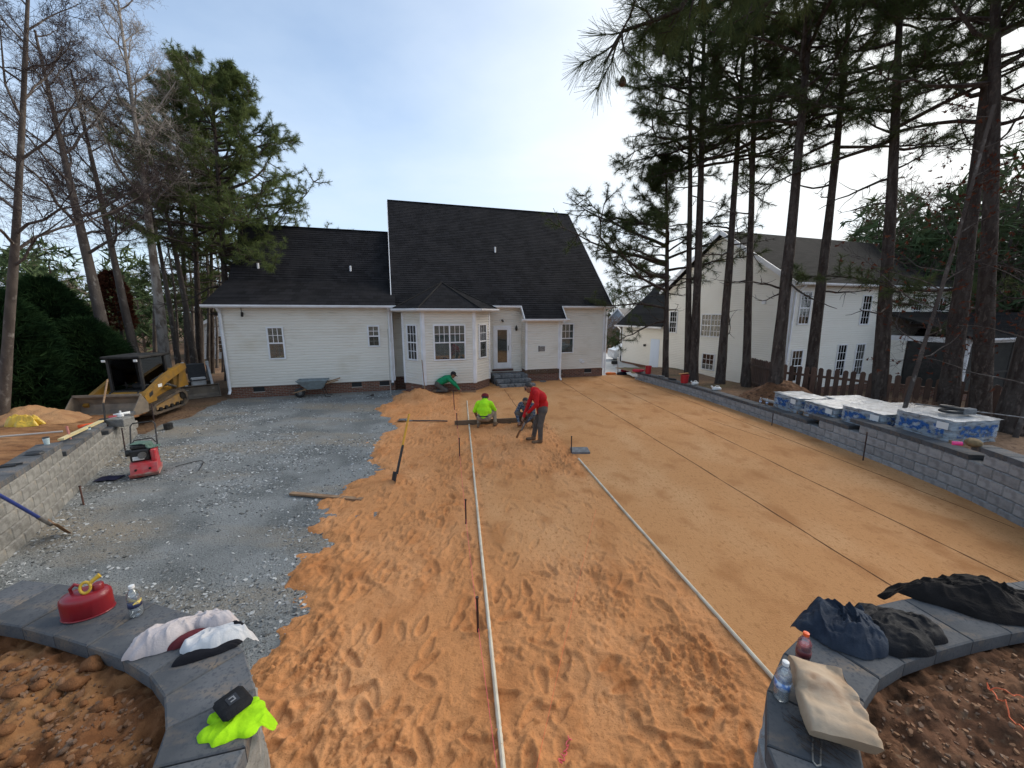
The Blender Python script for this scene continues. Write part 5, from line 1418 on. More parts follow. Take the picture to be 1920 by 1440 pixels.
# evergreens
def sprays(n, hfun, rfun, rs, size, cnt, width, up=0.5):
    t = rs.rand(n) ** 0.8; az = rs.rand(n) * 6.283
    r = rfun(t) * (0.55 + 0.5 * rs.rand(n) ** 0.5) * (1 + 0.18 * vnoise(np.cos(az) * 2 + 3, np.sin(az) * 2, t * 7, 9))
    pos = np.stack([np.cos(az) * r, np.sin(az) * r, hfun(t)], -1)
    d = np.stack([np.cos(az), np.sin(az), np.full(n, up) + 0.35 * rs.normal(size=n)], -1) + rs.normal(0, 0.25, (n, 3)); d /= np.linalg.norm(d, axis=1, keepdims=True)
    return needles(pos, d, size, cnt, width, rs, spread=0.75)
def cypress(label, base, H, Rr, seed, m, n=3600, group=None, name='cypress_tree', size=0.34):
    rs = np.random.RandomState(seed); t = thing(name, label, 'evergreen', base, 0, group)
    P = trunk_pts((0, 0, -0.2), (0.1, 0.05, H * 0.95), 0.05, rs); trunk_mesh('trunk', P, 0.12, 0.02, M_bark_pine, t, n=8)
    V, F = sprays(n, lambda q: 0.05 + H * q, lambda q: Rr * np.sqrt(np.maximum(0.02, 1 - q ** 1.6)) , rs, size, 11, 0.020, 0.8)
    mesh_np('crown', V, F, m, parent=t)
G_cy = 'dark evergreen cypresses behind the loader'
for k, (x, y, H, r, lab) in enumerate([(-15.6, 11.6, 3.9, 1.6, 'wide dark cypress behind the yellow plastic sheet'), (-17.9, 11.9, 4.6, 1.9, 'dark cypress at the outer end of the evergreen row'), (-15.2, 13.7, 3.1, 1.4, 'dark cypress close to the loader bucket'), (-17.4, 14.6, 4.6, 1.6, 'tallest cypress standing behind the evergreen row'), (-20.5, 12.4, 5.0, 2.0, 'far outer cypress of the evergreen row')]):
    cypress(lab, (x, y, 0.15 if y < 13 else 0.0), H, r, 820 + k, M_cypress, group=G_cy, n=4200)
rs = np.random.RandomState(9)
t = thing('holly_tree', 'dark red brown leaved tree behind the cypresses', 'tree', (-18.2, 18.0, 0))
P = trunk_pts((0, 0, -0.2), (0.1, 0.05, 5.2), 0.05, rs); trunk_mesh('trunk', P, 0.12, 0.02, M_bark_pine, t, n=8)
V, F = sprays(900, lambda q: 2.6 + 2.7 * q, lambda q: 0.60 * np.sqrt(np.maximum(0.02, 1 - (q - 0.2) ** 2 * 1.5)), rs, 0.2, 9, 0.028, 0.3); mesh_np('crown', V, F, M_redleaf, parent=t)

# far wood all round the horizon: one mass
def far_wood(label, az0, az1, d0, d1, n, h0, h1, seed, mats, clump=70):
    rs = np.random.RandomState(seed); Vs = []; Fs = []; MI = []; off_ = 0; sg = []
    for i in range(n):
        a = az0 + (az1 - az0) * rs.rand(); d = d0 + (d1 - d0) * rs.rand(); H = h0 + (h1 - h0) * rs.rand(); r = 1.4 + 1.6 * rs.rand()
        x, y = d * math.sin(a), d * math.cos(a); kind = 0 if rs.rand() < 0.62 else 1
        k = clump; q = rs.rand(k); az = rs.rand(k) * 6.283
        lo = 0.35 if kind == 0 else 0.2
        zz = -1.6 + H * (lo + (1 - lo) * q); rr = r * np.sqrt(np.maximum(0.05, 1 - (2 * q - 0.7) ** 2 * 0.55)) * (0.4 + 0.7 * rs.rand(k))
        pos = np.stack([x + np.cos(az) * rr, y + np.sin(az) * rr, zz], -1); dr = rs.normal(size=(k, 3)); dr[:, 2] = np.abs(dr[:, 2]); dr /= np.linalg.norm(dr, axis=1, keepdims=True)
        V, F = needles(pos, dr, 0.9 if kind == 0 else 1.1, 9, 0.075 if kind == 0 else 0.022, rs, spread=1.2)
        Vs.append(V); Fs.append(F + off_); off_ += len(V); MI.append(np.full(len(F), kind))
        sg.append((x, y, -2, x, y, H * 0.8 - 1.6, 0.16, 0.05))
    V2, F2 = segs_mesh(sg, 4)
    o = mesh_np('far_wood', np.concatenate(Vs + [V2]), [np.concatenate(Fs), F2 + off_], mats + [M_bark_pine], mi=np.concatenate(MI + [np.full(len(F2), 2)]))
    return tag(o, label, 'wood', kind='stuff')
far_wood('distant mixed pine wood beyond the driveway and houses', R(-12), R(40), 95, 150, 150, 11, 17, 1, [M_farleaf, M_farbrown])
far_wood('distant wood seen through the bare winter trees', R(-75), R(-22), 38, 80, 190, 6, 11, 2, [M_farleaf, M_farbrown])
far_wood('pine wood behind the neighbouring house', R(40), R(68), 34, 60, 110, 9, 15, 3, [M_farleaf, M_farbrown], clump=90)
# brushy scrub below the blue house
rs = np.random.RandomState(4); n = 1500
pos = np.stack([9.0 + 13 * rs.rand(n), 42 + 18 * rs.rand(n), -1.2 + 4.2 * rs.rand(n) ** 1.5], -1); dr = rs.normal(size=(n, 3)); dr[:, 2] = np.abs(dr[:, 2]) + 0.8; dr /= np.linalg.norm(dr, axis=1, keepdims=True)
V, F = needles(pos, dr, 1.5, 8, 0.02, rs, 0.7); V3, F3 = needles(pos[:500] * np.array([1, 1, 0.5]), dr[:500], 0.6, 9, 0.07, rs, 1.2)
tag(mesh_np('scrub', np.concatenate([V, V3]), [F, F3 + len(V)], [M_farbrown, M_farleaf], mi=np.concatenate([np.zeros(len(F)), np.ones(len(F3))])), 'brown winter scrub across the street below the blue house', 'scrub', kind='stuff')
# ================================================================== people and things
# ---------------------------------------------------------------- implicit bodies
def body_mesh(prims, res=0.0115, k=0.035):
    """prims: (p0, p1, r0, r1, material index, blend); one closed surface by surface nets"""
    P0 = np.array([p[0] for p in prims], float); P1 = np.array([p[1] for p in prims], float)
    rm = np.array([max(p[2], p[3]) for p in prims])
    lo = np.minimum(P0, P1).min(0) - rm.max() - 0.05; hi = np.maximum(P0, P1).max(0) + rm.max() + 0.05
    n = np.ceil((hi - lo) / res).astype(int) + 1
    f = np.full(n, 0.3); mind = np.full(n, 9.0); mi = np.zeros(n, np.int8)
    for (a, b, r0, r1, m, kk) in prims:
        a = np.array(a, float); b = np.array(b, float); kk = kk or k
        l = np.minimum(a, b) - max(r0, r1) - 0.06; h = np.maximum(a, b) + max(r0, r1) + 0.06
        i0 = np.maximum(0, ((l - lo) / res).astype(int)); i1 = np.minimum(n, ((h - lo) / res).astype(int) + 2)
        ax = [lo[c] + res * np.arange(i0[c], i1[c]) for c in range(3)]
        X, Y, Z = np.meshgrid(*ax, indexing='ij')
        ab = b - a; L2 = max(ab @ ab, 1e-9)
        t = np.clip(((X - a[0]) * ab[0] + (Y - a[1]) * ab[1] + (Z - a[2]) * ab[2]) / L2, 0, 1)
        d = np.sqrt((X - a[0] - t * ab[0]) ** 2 + (Y - a[1] - t * ab[1]) ** 2 + (Z - a[2] - t * ab[2]) ** 2) - (r0 + (r1 - r0) * t)
        sl = tuple(slice(i0[c], i1[c]) for c in range(3))
        fo = f[sl]; hh = np.clip(0.5 + 0.5 * (fo - d) / kk, 0, 1); f[sl] = fo * (1 - hh) + d * hh - kk * hh * (1 - hh)
        up = d < mind[sl]; mind[sl] = np.where(up, d, mind[sl]); mi[sl] = np.where(up, m, mi[sl])
    s = f < 0
    c8 = [s[a:n[0] - 1 + a, b:n[1] - 1 + b, c:n[2] - 1 + c] for a in (0, 1) for b in (0, 1) for c in (0, 1)]
    cnt = sum(x.astype(int) for x in c8); act = (cnt > 0) & (cnt < 8)
    idx = np.full(act.shape, -1); idx[act] = np.arange(act.sum())
    I = np.argwhere(act); acc = np.zeros((len(I), 3)); num = np.zeros(len(I))
    offs = [(a, b, c) for a in (0, 1) for b in (0, 1) for c in (0, 1)]
    for o in offs:
        for ax in range(3):
            if o[ax] == 1: continue
            o2 = list(o); o2[ax] = 1
            A = I + np.array(o); B = I + np.array(o2)
            fa = f[A[:, 0], A[:, 1], A[:, 2]]; fb = f[B[:, 0], B[:, 1], B[:, 2]]
            cr = (fa < 0) != (fb < 0); t = np.where(cr, fa / np.where(cr, fa - fb, 1), 0)
            acc += np.where(cr[:, None], A + (B - A) * t[:, None], 0); num += cr
    V = lo + res * acc / num[:, None]
    Fs = []
    for ax in range(3):
        u, v = (ax + 1) % 3, (ax + 2) % 3
        sa = [slice(0, n[c]) for c in range(3)]; sa[ax] = slice(0, n[ax] - 1); sb = list(sa); sb[ax] = slice(1, n[ax])
        cr = s[tuple(sa)] != s[tuple(sb)]; E_ = np.argwhere(cr)
        ok = (E_[:, u] > 0) & (E_[:, v] > 0) & (E_[:, u] < n[u] - 1) & (E_[:, v] < n[v] - 1); E_ = E_[ok]
        def g(du, dv):
            q = E_.copy(); q[:, u] += du; q[:, v] += dv; return idx[q[:, 0], q[:, 1], q[:, 2]]
        Q = np.stack([g(-1, -1), g(0, -1), g(0, 0), g(-1, 0)], -1)
        fl = s[E_[:, 0], E_[:, 1], E_[:, 2]]; Q[~fl] = Q[~fl][:, ::-1]
        Fs.append(Q)
    F = np.concatenate(Fs)
    ci = I[F[:, 0]]; mf = mi[ci[:, 0], ci[:, 1], ci[:, 2]]
    return V, F, mf

def hand(pr, wrist, d, side, m, curl=0.9, grip=None):
    """palm with five fingers; d forearm direction, side thumb side, curling towards 'grip'"""
    w = Vector(wrist); d = Vector(d).normalized(); s = Vector(side); s = (s - d * s.dot(d)).normalized(); nrm = d.cross(s).normalized()
    if grip is not None and nrm.dot(Vector(grip)) < 0: nrm = -nrm
    pr.append((w, w + d * 0.075, 0.027, 0.033, m, 0.015))
    for i in range(4):
        b = w + d * 0.085 + s * (0.030 - 0.020 * i)
        l = (0.040, 0.045, 0.042, 0.032)[i]
        p1 = b + (d * math.cos(curl * 0.6) + nrm * math.sin(curl * 0.6)) * l
        p2 = p1 + (d * math.cos(curl * 1.9) + nrm * math.sin(curl * 1.9)) * l * 0.8
        pr.append((b, p1, 0.0105, 0.0095, m, 0.005)); pr.append((p1, p2, 0.0095, 0.008, m, 0.005))
    b = w + d * 0.03 + s * 0.03
    p1 = b + (d * 0.6 + s * 0.6 + nrm * 0.5).normalized() * 0.042; p2 = p1 + (d * 0.8 + nrm * 0.6).normalized() * 0.03
    pr.append((b, p1, 0.013, 0.011, m, 0.008)); pr.append((p1, p2, 0.011, 0.009, m, 0.006))

def head(pr, c, fwd, up, skin, hair, beard=False):
    c = Vector(c); f = Vector(fwd).normalized(); u = Vector(up); u = (u - f * u.dot(f)).normalized(); r = f.cross(u)
    pr.append((c + u * 0.035 - f * 0.012, c + u * 0.03 + f * 0.015, 0.088, 0.080, skin, 0.02))
    pr.append((c + f * 0.03 + u * 0.0, c + f * 0.045 - u * 0.085, 0.062, 0.036, skin, 0.03))      # jaw
    pr.append((c + f * 0.098 + u * 0.01, c + f * 0.112 - u * 0.028, 0.009, 0.014, skin, 0.012))    # nose
    pr.append((c + f * 0.086 - u * 0.062 - r * 0.02, c + f * 0.086 - u * 0.062 + r * 0.02, 0.009, 0.009, skin, 0.008))  # lips
    for s in (-1, 1):
        pr.append((c + r * 0.082 * s + u * 0.02, c + r * 0.088 * s - u * 0.02, 0.014, 0.011, skin, 0.01))               # ear
        pr.append((c + f * 0.086 + r * 0.032 * s + u * 0.038, c + f * 0.080 + r * 0.055 * s + u * 0.034, 0.008, 0.007, hair, 0.006))  # brow
        pr.append((c + f * 0.083 + r * 0.032 * s + u * 0.014, c + f * 0.083 + r * 0.036 * s + u * 0.014, 0.010, 0.010, hair, 0.004))  # eye
    pr.append((c + u * 0.052 - f * 0.026, c + u * 0.045 - f * 0.02, 0.094, 0.09, hair, 0.01))
    pr.append((c + u * 0.0 - f * 0.045, c - u * 0.04 - f * 0.04, 0.074, 0.056, hair, 0.012))
    pr.append((c - u * 0.05 - f * 0.02, c - u * 0.12 - f * 0.045, 0.056, 0.058, skin, 0.02))       # neck

def cloth_col(name, c1, c2, rough=0.85, bs=22, bump=0.5):
    return mat(name, c1, c2, 7, rough, bump, bs, dist=0.02, spec=0.15)
M_skin = mat('skin', (0.25, 0.125, 0.075), (0.20, 0.095, 0.06), 12, 0.55)
M_hair = mat('dark_hair', (0.012, 0.010, 0.009), (0.025, 0.02, 0.018), 30, 0.6, 0.4, 120)
M_redshirt = cloth_col('red_sweater', (0.50, 0.020, 0.022), (0.40, 0.013, 0.016))
M_greypants = cloth_col('grey_work_trousers', (0.075, 0.07, 0.068), (0.11, 0.095, 0.08))
M_boot = cloth_col('dusty_boots', (0.20, 0.13, 0.08), (0.14, 0.09, 0.055))
M_neon = cloth_col('neon_shirt', (0.42, 0.85, 0.02), (0.34, 0.74, 0.02))
M_khaki = cloth_col('khaki_trousers', (0.30, 0.24, 0.17), (0.22, 0.17, 0.12))
M_green = cloth_col('green_shirt', (0.015, 0.26, 0.115), (0.012, 0.20, 0.09))
M_plaid = brick_mat('plaid_shirt', (0.035, 0.05, 0.085), (0.06, 0.075, 0.11), (0.14, 0.155, 0.17), 0.09, 0.075, 0.010, axes='uv', bump=0.05)
M_belt = mat('black_belt', (0.02, 0.018, 0.016), rough=0.6)
M_capred = cloth_col('dark_red_cap', (0.17, 0.022, 0.028), (0.12, 0.016, 0.02))
M_capblk = cloth_col('black_cap', (0.018, 0.018, 0.020), (0.03, 0.03, 0.03))

def limb(pr, pts, radii, m, k=None):
    for i in range(len(pts) - 1): pr.append((pts[i], pts[i + 1], radii[i], radii[i + 1], m, k))
def person(label, loc, rz, prims, mats, res=0.0115):
    t = thing('person', label, 'person', loc, rz)
    V, F, mf = body_mesh(prims, res)
    mesh_np('body', V, F, mats, parent=t, smooth=True, mi=mf)
    return t
def cap_on(t, c, fwd, up, m, brim=True, back=False):
    c = Vector(c); f = Vector(fwd).normalized(); u = Vector(up); u = (u - f * u.dot(f)).normalized(); r = f.cross(u)
    Mx = Matrix(((r.x, f.x, u.x, c.x), (r.y, f.y, u.y, c.y), (r.z, f.z, u.z, c.z), (0, 0, 0, 1)))
    mb = MB(); mb.M = Mx
    mb.lathe([(0.112, 0.045), (0.114, 0.075), (0.104, 0.115), (0.075, 0.145), (0.03, 0.158), (0.005, 0.16)], 16, (0, -0.012, 0))
    if brim:
        s = -1 if back else 1
        V = []; n = 9
        for i in range(n):
            a = math.pi * i / (n - 1); V.append((0.10 * math.cos(a), s * (0.06 + 0.055 * math.sin(a)), 0.052)); 
        for i in range(n):
            a = math.pi * i / (n - 1); V.append((0.085 * math.cos(a), s * (0.075 + 0.125 * math.sin(a)), 0.040 - 0.01 * abs(math.cos(a))))
        mb.add(V, [(i, i + 1, n + i + 1, n + i) for i in range(n - 1)]); mb.add([(x, y, z + 0.006) for x, y, z in V], [(i, i + 1, n + i + 1, n + i) for i in range(n - 1)])
    o = mb.build('cap', m, t); smooth_by_angle(o, 50)

# man in the red sweater, bent over a shovel, facing left
pr = []
S, P_, B_, K_, H_ = 0, 1, 2, 3, 4       # shirt, pants, boots, skin, hair
limb(pr, [(0.14, 0, 0.86), (0.14, 0, 1.00), (0.05, 0, 1.20), (-0.04, 0, 1.32)], [0.145, 0.155, 0.165, 0.135], S)
limb(pr, [(0.12, -0.10, 1.20), (0.12, 0.10, 1.20)], [0.13, 0.13], S); limb(pr, [(-0.04, -0.16, 1.325), (-0.04, 0.16, 1.325)], [0.085, 0.085], S)
limb(pr, [(0.15, -0.075, 0.87), (0.15, 0.075, 0.87)], [0.125, 0.125], P_)
for (s, kx, ax_, tx) in ((-1, 0.09, 0.085, -0.10), (1, 0.01, -0.055, -0.22)):
    limb(pr, [(0.15, 0.09 * s, 0.84), (kx, 0.11 * s, 0.47), (ax_ + 0.01, 0.125 * s, 0.12)], [0.098, 0.072, 0.058], P_)
    limb(pr, [(ax_, 0.125 * s, 0.13), (ax_ + 0.005, 0.125 * s, 0.07)], [0.055, 0.055], B_, 0.015); limb(pr, [(ax_ + 0.02, 0.125 * s, 0.045), (tx, 0.135 * s, 0.038)], [0.047, 0.038], B_, 0.02)
wr1, wr2 = Vector((-0.21, -0.07, 0.82)), Vector((-0.33, 0.05, 0.66))
limb(pr, [(-0.04, -0.19, 1.31), (-0.03, -0.235, 1.05), tuple(wr1)], [0.074, 0.056, 0.038], S, 0.025)
limb(pr, [(-0.05, 0.19, 1.31), (-0.15, 0.22, 1.04), tuple(wr2)], [0.074, 0.056, 0.038], S, 0.025)
hand(pr, wr1, wr1 - Vector((-0.03, -0.235, 1.05)), (0, 0.3, 0.6), K_, 0.9, (0, 1, 0)); hand(pr, wr2, wr2 - Vector((-0.15, 0.22, 1.04)), (0, -0.2, 0.6), K_, 0.9, (0, -1, 0))
head(pr, (-0.215, 0, 1.435), (-0.86, -0.05, -0.5), (-0.4, 0, 0.85), K_, H_)
limb(pr, [(-0.07, 0, 1.36), (-0.14, 0, 1.41)], [0.075, 0.062], S)
red = person('person in red sweater and grey trousers bending over a shovel', (0.63, 9.62, 0.10), R(4), pr, [M_redshirt, M_greypants, M_boot, M_skin, M_hair])

# man in the neon shirt squatting, seen from behind (faces +Y)
pr = []
limb(pr, [(0, -0.04, 0.34), (0, 0.0, 0.45), (0, 0.09, 0.60), (0, 0.14, 0.68)], [0.15, 0.158, 0.168, 0.135], S)
limb(pr, [(-0.10, 0.02, 0.46), (0.10, 0.02, 0.46)], [0.125, 0.125], S); limb(pr, [(-0.165, 0.12, 0.675), (0.165, 0.12, 0.675)], [0.085, 0.085], S)
limb(pr, [(-0.10, -0.06, 0.275), (0.10, -0.06, 0.275)], [0.118, 0.118], P_)
limb(pr, [(0.10, -0.02, 0.26), (0.27, 0.26, 0.44)], [0.105, 0.076], P_); limb(pr, [(0.27, 0.26, 0.44), (0.33, 0.02, 0.13)], [0.074, 0.055], P_)
limb(pr, [(0.33, 0.0, 0.10), (0.36, 0.18, 0.04)], [0.05, 0.042], B_, 0.02); limb(pr, [(0.325, -0.03, 0.05), (0.35, 0.1, 0.04)], [0.046, 0.045], B_, 0.02)
limb(pr, [(-0.10, -0.02, 0.26), (-0.20, 0.30, 0.20)], [0.105, 0.078], P_); limb(pr, [(-0.20, 0.30, 0.20), (-0.15, -0.06, 0.09)], [0.074, 0.055], P_)
limb(pr, [(-0.15, -0.05, 0.09), (-0.15, -0.22, 0.045)], [0.048, 0.042], B_, 0.02)
w1, w2 = Vector((-0.27, 0.30, 0.19)), Vector((0.16, 0.46, 0.30))
limb(pr, [(-0.20, 0.11, 0.655), (-0.30, 0.10, 0.44)], [0.077, 0.062], S, 0.025); limb(pr, [(-0.30, 0.10, 0.44), tuple(w1)], [0.050, 0.034], K_, 0.02)
limb(pr, [(0.20, 0.11, 0.655), (0.29, 0.20, 0.46)], [0.077, 0.062], S, 0.025); limb(pr, [(0.29, 0.20, 0.46), tuple(w2)], [0.050, 0.034], K_, 0.02)
hand(pr, w1, w1 - Vector((-0.30, 0.10, 0.44)), (0.6, 0, 0.2), K_, 0.8); hand(pr, w2, w2 - Vector((0.29, 0.20, 0.46)), (0, 0.2, 0.6), K_, 0.8)
head(pr, (0.0, 0.235, 0.80), (0.05, 0.85, -0.4), (0, 0.35, 0.9), K_, H_)
ye = person('person in neon yellow shirt and red cap squatting with back turned', (-0.84, 11.22, 0.05), R(-4), pr, [M_neon, M_khaki, M_boot, M_skin, M_hair])
cap_on(ye, (0.0, 0.235, 0.80), (0.05, 0.85, -0.4), (0, 0.35, 0.9), M_capred, back=False)
mb = MB(); mb.lathe([(0.172, 0), (0.178, 0.012), (0.172, 0.035)], 20, (0, -0.045, 0.325), sx=1.12, sy=0.86); mb.build('belt', M_belt, ye)

# man in plaid crouching behind, mostly hidden
pr = []
limb(pr, [(0.0, 0.12, 0.33), (0, 0.06, 0.47), (0, -0.05, 0.60), (0, -0.10, 0.66)], [0.15, 0.162, 0.17, 0.135], S)
limb(pr, [(-0.165, -0.06, 0.66), (0.165, -0.06, 0.66)], [0.088, 0.088], S); limb(pr, [(-0.1, 0.12, 0.27), (0.1, 0.12, 0.27)], [0.118, 0.118], P_)
for s in (-1, 1):
    limb(pr, [(0.10 * s, 0.08, 0.26), (0.21 * s, -0.24, 0.40), (0.20 * s, 0.02, 0.12)], [0.105, 0.076, 0.055], P_); limb(pr, [(0.20 * s, 0.02, 0.06), (0.23 * s, -0.16, 0.04)], [0.05, 0.042], B_, 0.02)
    w_ = Vector((0.10 * s, -0.42, 0.20)); limb(pr, [(0.20 * s, -0.07, 0.64), (0.28 * s, -0.20, 0.42), tuple(w_)], [0.077, 0.058, 0.036], S, 0.025); hand(pr, w_, w_ - Vector((0.28 * s, -0.20, 0.42)), (-s, 0, 0.2), K_, 0.8)
head(pr, (0.02, -0.20, 0.77), (0.1, -0.8, -0.5), (0, -0.4, 0.9), K_, H_)
person('person in blue plaid shirt crouching behind the one in red', (0.47, 11.25, 0.05), R(-25), pr, [M_plaid, M_greypants, M_boot, M_skin, M_hair])

# man in the green shirt kneeling by the bay, faces right
pr = []
limb(pr, [(-0.26, 0, 0.40), (-0.14, 0, 0.48), (0.06, 0, 0.57), (0.18, 0, 0.62)], [0.14, 0.15, 0.16, 0.13], S)
limb(pr, [(0.17, -0.16, 0.61), (0.17, 0.16, 0.61)], [0.084, 0.084], S); limb(pr, [(-0.30, -0.075, 0.36), (-0.30, 0.075, 0.36)], [0.122, 0.122], P_)
for s in (-1, 1):
    limb(pr, [(-0.28, 0.09 * s, 0.32), (0.06, 0.13 * s, 0.10), (-0.34, 0.11 * s, 0.075)], [0.10, 0.078, 0.055], P_); limb(pr, [(-0.36, 0.11 * s, 0.085), (-0.50, 0.11 * s, 0.05)], [0.05, 0.042], B_, 0.02)
    w_ = Vector((0.60, -0.06 if s < 0 else 0.10, 0.13)); e_ = Vector((0.42, -0.19 if s < 0 else 0.2, 0.36))
    limb(pr, [(0.19, 0.19 * s, 0.59), tuple(e_), tuple(w_)], [0.075, 0.057, 0.036], S, 0.025); hand(pr, w_, w_ - e_, (0.3, -s * 0.8, 0.3), K_, 0.6)
head(pr, (0.36, 0, 0.735), (0.85, 0, -0.45), (0.4, 0, 0.85), K_, H_)
gr = person('person in green shirt and black cap kneeling by the bay foundation', (-2.85, 16.02, 0.10), R(6), pr, [M_green, M_greypants, M_boot, M_skin, M_hair])
cap_on(gr, (0.36, 0, 0.735), (0.85, 0, -0.45), (0.4, 0, 0.85), M_capblk)

# ---------------------------------------------------------------- hand tools
M_yhandle = mat('yellow_fibreglass', (0.62, 0.33, 0.02), (0.55, 0.28, 0.02), 9, 0.45)
M_bhandle = mat('blue_fibreglass', (0.025, 0.045, 0.20), (0.02, 0.035, 0.15), 9, 0.45)
M_rust = mat('rusty_steel', (0.14, 0.06, 0.04), (0.07, 0.035, 0.028), 20, 0.8)
M_sandy = mat('sandy_blade', (0.30, 0.17, 0.08), (0.20, 0.12, 0.07), 10, 0.8, metal=0.2)
def shovel(label, tip, top, hm, bm_, square=False, blade_n=(0, 0, 1), socket=None, bl=0.29, name='shovel'):
    """handle from top down to a blade ending at tip"""
    tip = Vector(tip); top = Vector(top); d = (tip - top).normalized(); L = (tip - top).length
    n = Vector(blade_n); n = (n - d * n.dot(d)).normalized(); r = d.cross(n)
    t = thing(name, label, 'shovel', tuple(tip))
    neck = tip - d * (bl + 0.08)
    bar(t, 'handle', [top - tip, top - tip + (neck - top) * 0.5 + n * 0.004, neck - tip], 0.022, hm, 10)
    bar(t, 'socket', [neck - tip - d * (0.45 if socket else 0.12), neck - tip + d * 0.12], 0.025, socket or M_steel, 10)
    w = 0.12; V = []; rows = 7; cols = 7
    for i in range(rows):
        f = i / (rows - 1)
        hw = w * (1 if square else (1 if f < 0.55 else math.sqrt(max(0.0, 1 - ((f - 0.55) / 0.45) ** 2)) * 0.97 + 0.03))
        for j in range(cols):
            g = j / (cols - 1) * 2 - 1
            V.append(-d * (bl * (1 - f)) + r * g * hw + n * (0.03 * g * g + 0.012 * (1 - f)))
    mb = MB(); mb.add(V, [(i * cols + j, i * cols + j + 1, (i + 1) * cols + j + 1, (i + 1) * cols + j) for i in range(rows - 1) for j in range(cols - 1)])
    o = mb.build('blade', bm_, t, smooth=True); md = o.modifiers.new('s', 'SOLIDIFY'); md.thickness = 0.004
    return t
shovel('yellow handled shovel stuck upright in the sand', (-2.30, 7.02, sz(-2.3, 7.02) - 0.10), (-2.10, 7.62, 1.38), M_yhandle, M_blackmetal, blade_n=(-0.8, -0.6, 0), socket=M_blackmetal)
shovel('dark shovel lying flat on the sand', (-3.62, 11.78, 0.06), (-2.02, 11.62, 0.09), mat('dark_handle', (0.06, 0.045, 0.04), rough=0.7), M_steel, square=True)
shovel('blue handled square shovel leaning on the tan wall', (-7.00, 5.50, 0.03), (-6.98, 4.72, 1.20), M_bhandle, M_sandy, square=True, blade_n=(0.3, 0.3, 0.9))
shovel('black handled shovel held by the person in red', (0.14, 9.70, 0.16), (0.55, 9.60, 1.02), mat('dark_handle', (0.06, 0.045, 0.04), rough=0.7), M_sandy, square=False, blade_n=(-0.5, 0.2, 0.8))
def single(name, label, cat, mb, m, smooth=False, group=None, loc=None):
    o = mb.build(name, m, None, smooth=smooth, loc=loc); return tag(o, label, cat, group)
single('plank', 'weathered board lying across the gravel edge', 'board', MB().hexa([(-4.22, 6.78, 0.012), (-2.74, 6.50, 0.03), (-2.73, 6.59, 0.03), (-4.21, 6.87, 0.012), (-4.22, 6.78, 0.05), (-2.74, 6.50, 0.068), (-2.73, 6.59, 0.068), (-4.21, 6.87, 0.05)]), M_wood)
single('screed_board', 'long wet screed board between the crouching people', 'board', MB().hexa([(-1.75, 11.30, 0.02), (0.95, 11.75, 0.03), (0.95, 11.80, 0.03), (-1.75, 11.35, 0.02), (-1.75, 11.30, 0.18), (0.95, 11.75, 0.19), (0.95, 11.80, 0.19), (-1.75, 11.35, 0.18)]), mat('wet_wood', (0.11, 0.075, 0.045), (0.19, 0.13, 0.08), 5, 0.8, 0.3, 40, stretch=(1, 4, 8)))
# screed pipes
M_pvc = mat('white_pipe', (0.66, 0.62, 0.50), (0.52, 0.44, 0.32), 7, 0.5)
def ground_tube(pts, r, n=40, lift=0.6):
    t = np.linspace(0, 1, n); k = np.linspace(0, 1, len(pts))
    x = np.interp(t, k, [p[0] for p in pts]); y = np.interp(t, k, [p[1] for p in pts])
    return MB().tube([(a, b, 0.040 + r * lift) for a, b in zip(x, y)], r, 8)
single('screed_pipe', 'long white screed pipe with the row of stakes beside it', 'pipe', ground_tube([(0.02, 1.7), (-0.55, 5.8), (-1.32, 11.4), (-1.75, 14.6)], 0.021), M_pvc)
single('screed_pipe', 'white screed pipe along the edge of the smooth sand', 'pipe', ground_tube([(2.44, 3.02), (1.95, 6.0), (1.56, 8.55)], 0.021), M_pvc)
# stakes
M_stake = mat('black_stake', (0.018, 0.014, 0.014), (0.06, 0.025, 0.02), 25, 0.6)
G_st = 'steel stakes set out across the patio'
for (x, y, h, lab) in ((-0.36, 3.56, 0.48, 'black steel stake tied with pink string nearest the curved walls'), (-0.75, 5.75, 0.46, 'black steel stake beside the pipe past the trodden sand'), (-1.24, 8.65, 0.52, 'black steel stake beside the pipe near the upright shovel'), (-1.62, 11.0, 0.5, 'black steel stake beside the person in neon yellow'), (-2.03, 13.2, 0.7, 'black steel stake between the pipe and the person in green'), (1.46, 8.98, 0.46, 'black steel stake next to the square grey paver'),
                       (8.14, 8.45, 0.72, 'black steel stake against the stepped grey wall'), (7.92, 11.3, 0.42, 'short black stake at the low grey wall'), (-9.25, 8.75, 0.72, 'black steel stake leaning on the tan wall'), (-10.35, 10.75, 0.85, 'black steel stake at the far end of the tan wall'), (-7.75, 6.45, 0.36, 'rusty steel stake at the foot of the tan wall')):
    t = thing('stake', lab, 'stake', (x, y, 0), 0, G_st)
    a, b = rnd.uniform(-0.03, 0.03), rnd.uniform(-0.03, 0.03)
    bar(t, 'rod', [(0, 0, -0.1), (a * h, b * h, h)], 0.013, M_rust if 'rusty' in lab else M_stake, 8)
    bar(t, 'head', [(a * h, b * h, h - 0.012), (a * h, b * h, h + 0.006)], 0.018, M_stake, 8)
M_pinks = mat('pink_string', (0.80, 0.12, 0.16), rough=0.7)
M_oranges = mat('orange_string', (0.75, 0.16, 0.06), rough=0.7)
single('string_line', 'taut pink string line beside the long pipe', 'string', MB().tube([(-0.02, 1.8, 0.10), (-0.36, 3.56, 0.11), (-0.75, 5.75, 0.12), (-1.24, 8.65, 0.13), (-1.62, 11.0, 0.14), (-2.03, 13.2, 0.15), (-2.42, 15.3, 0.16)], 0.0022, 4), M_pinks)
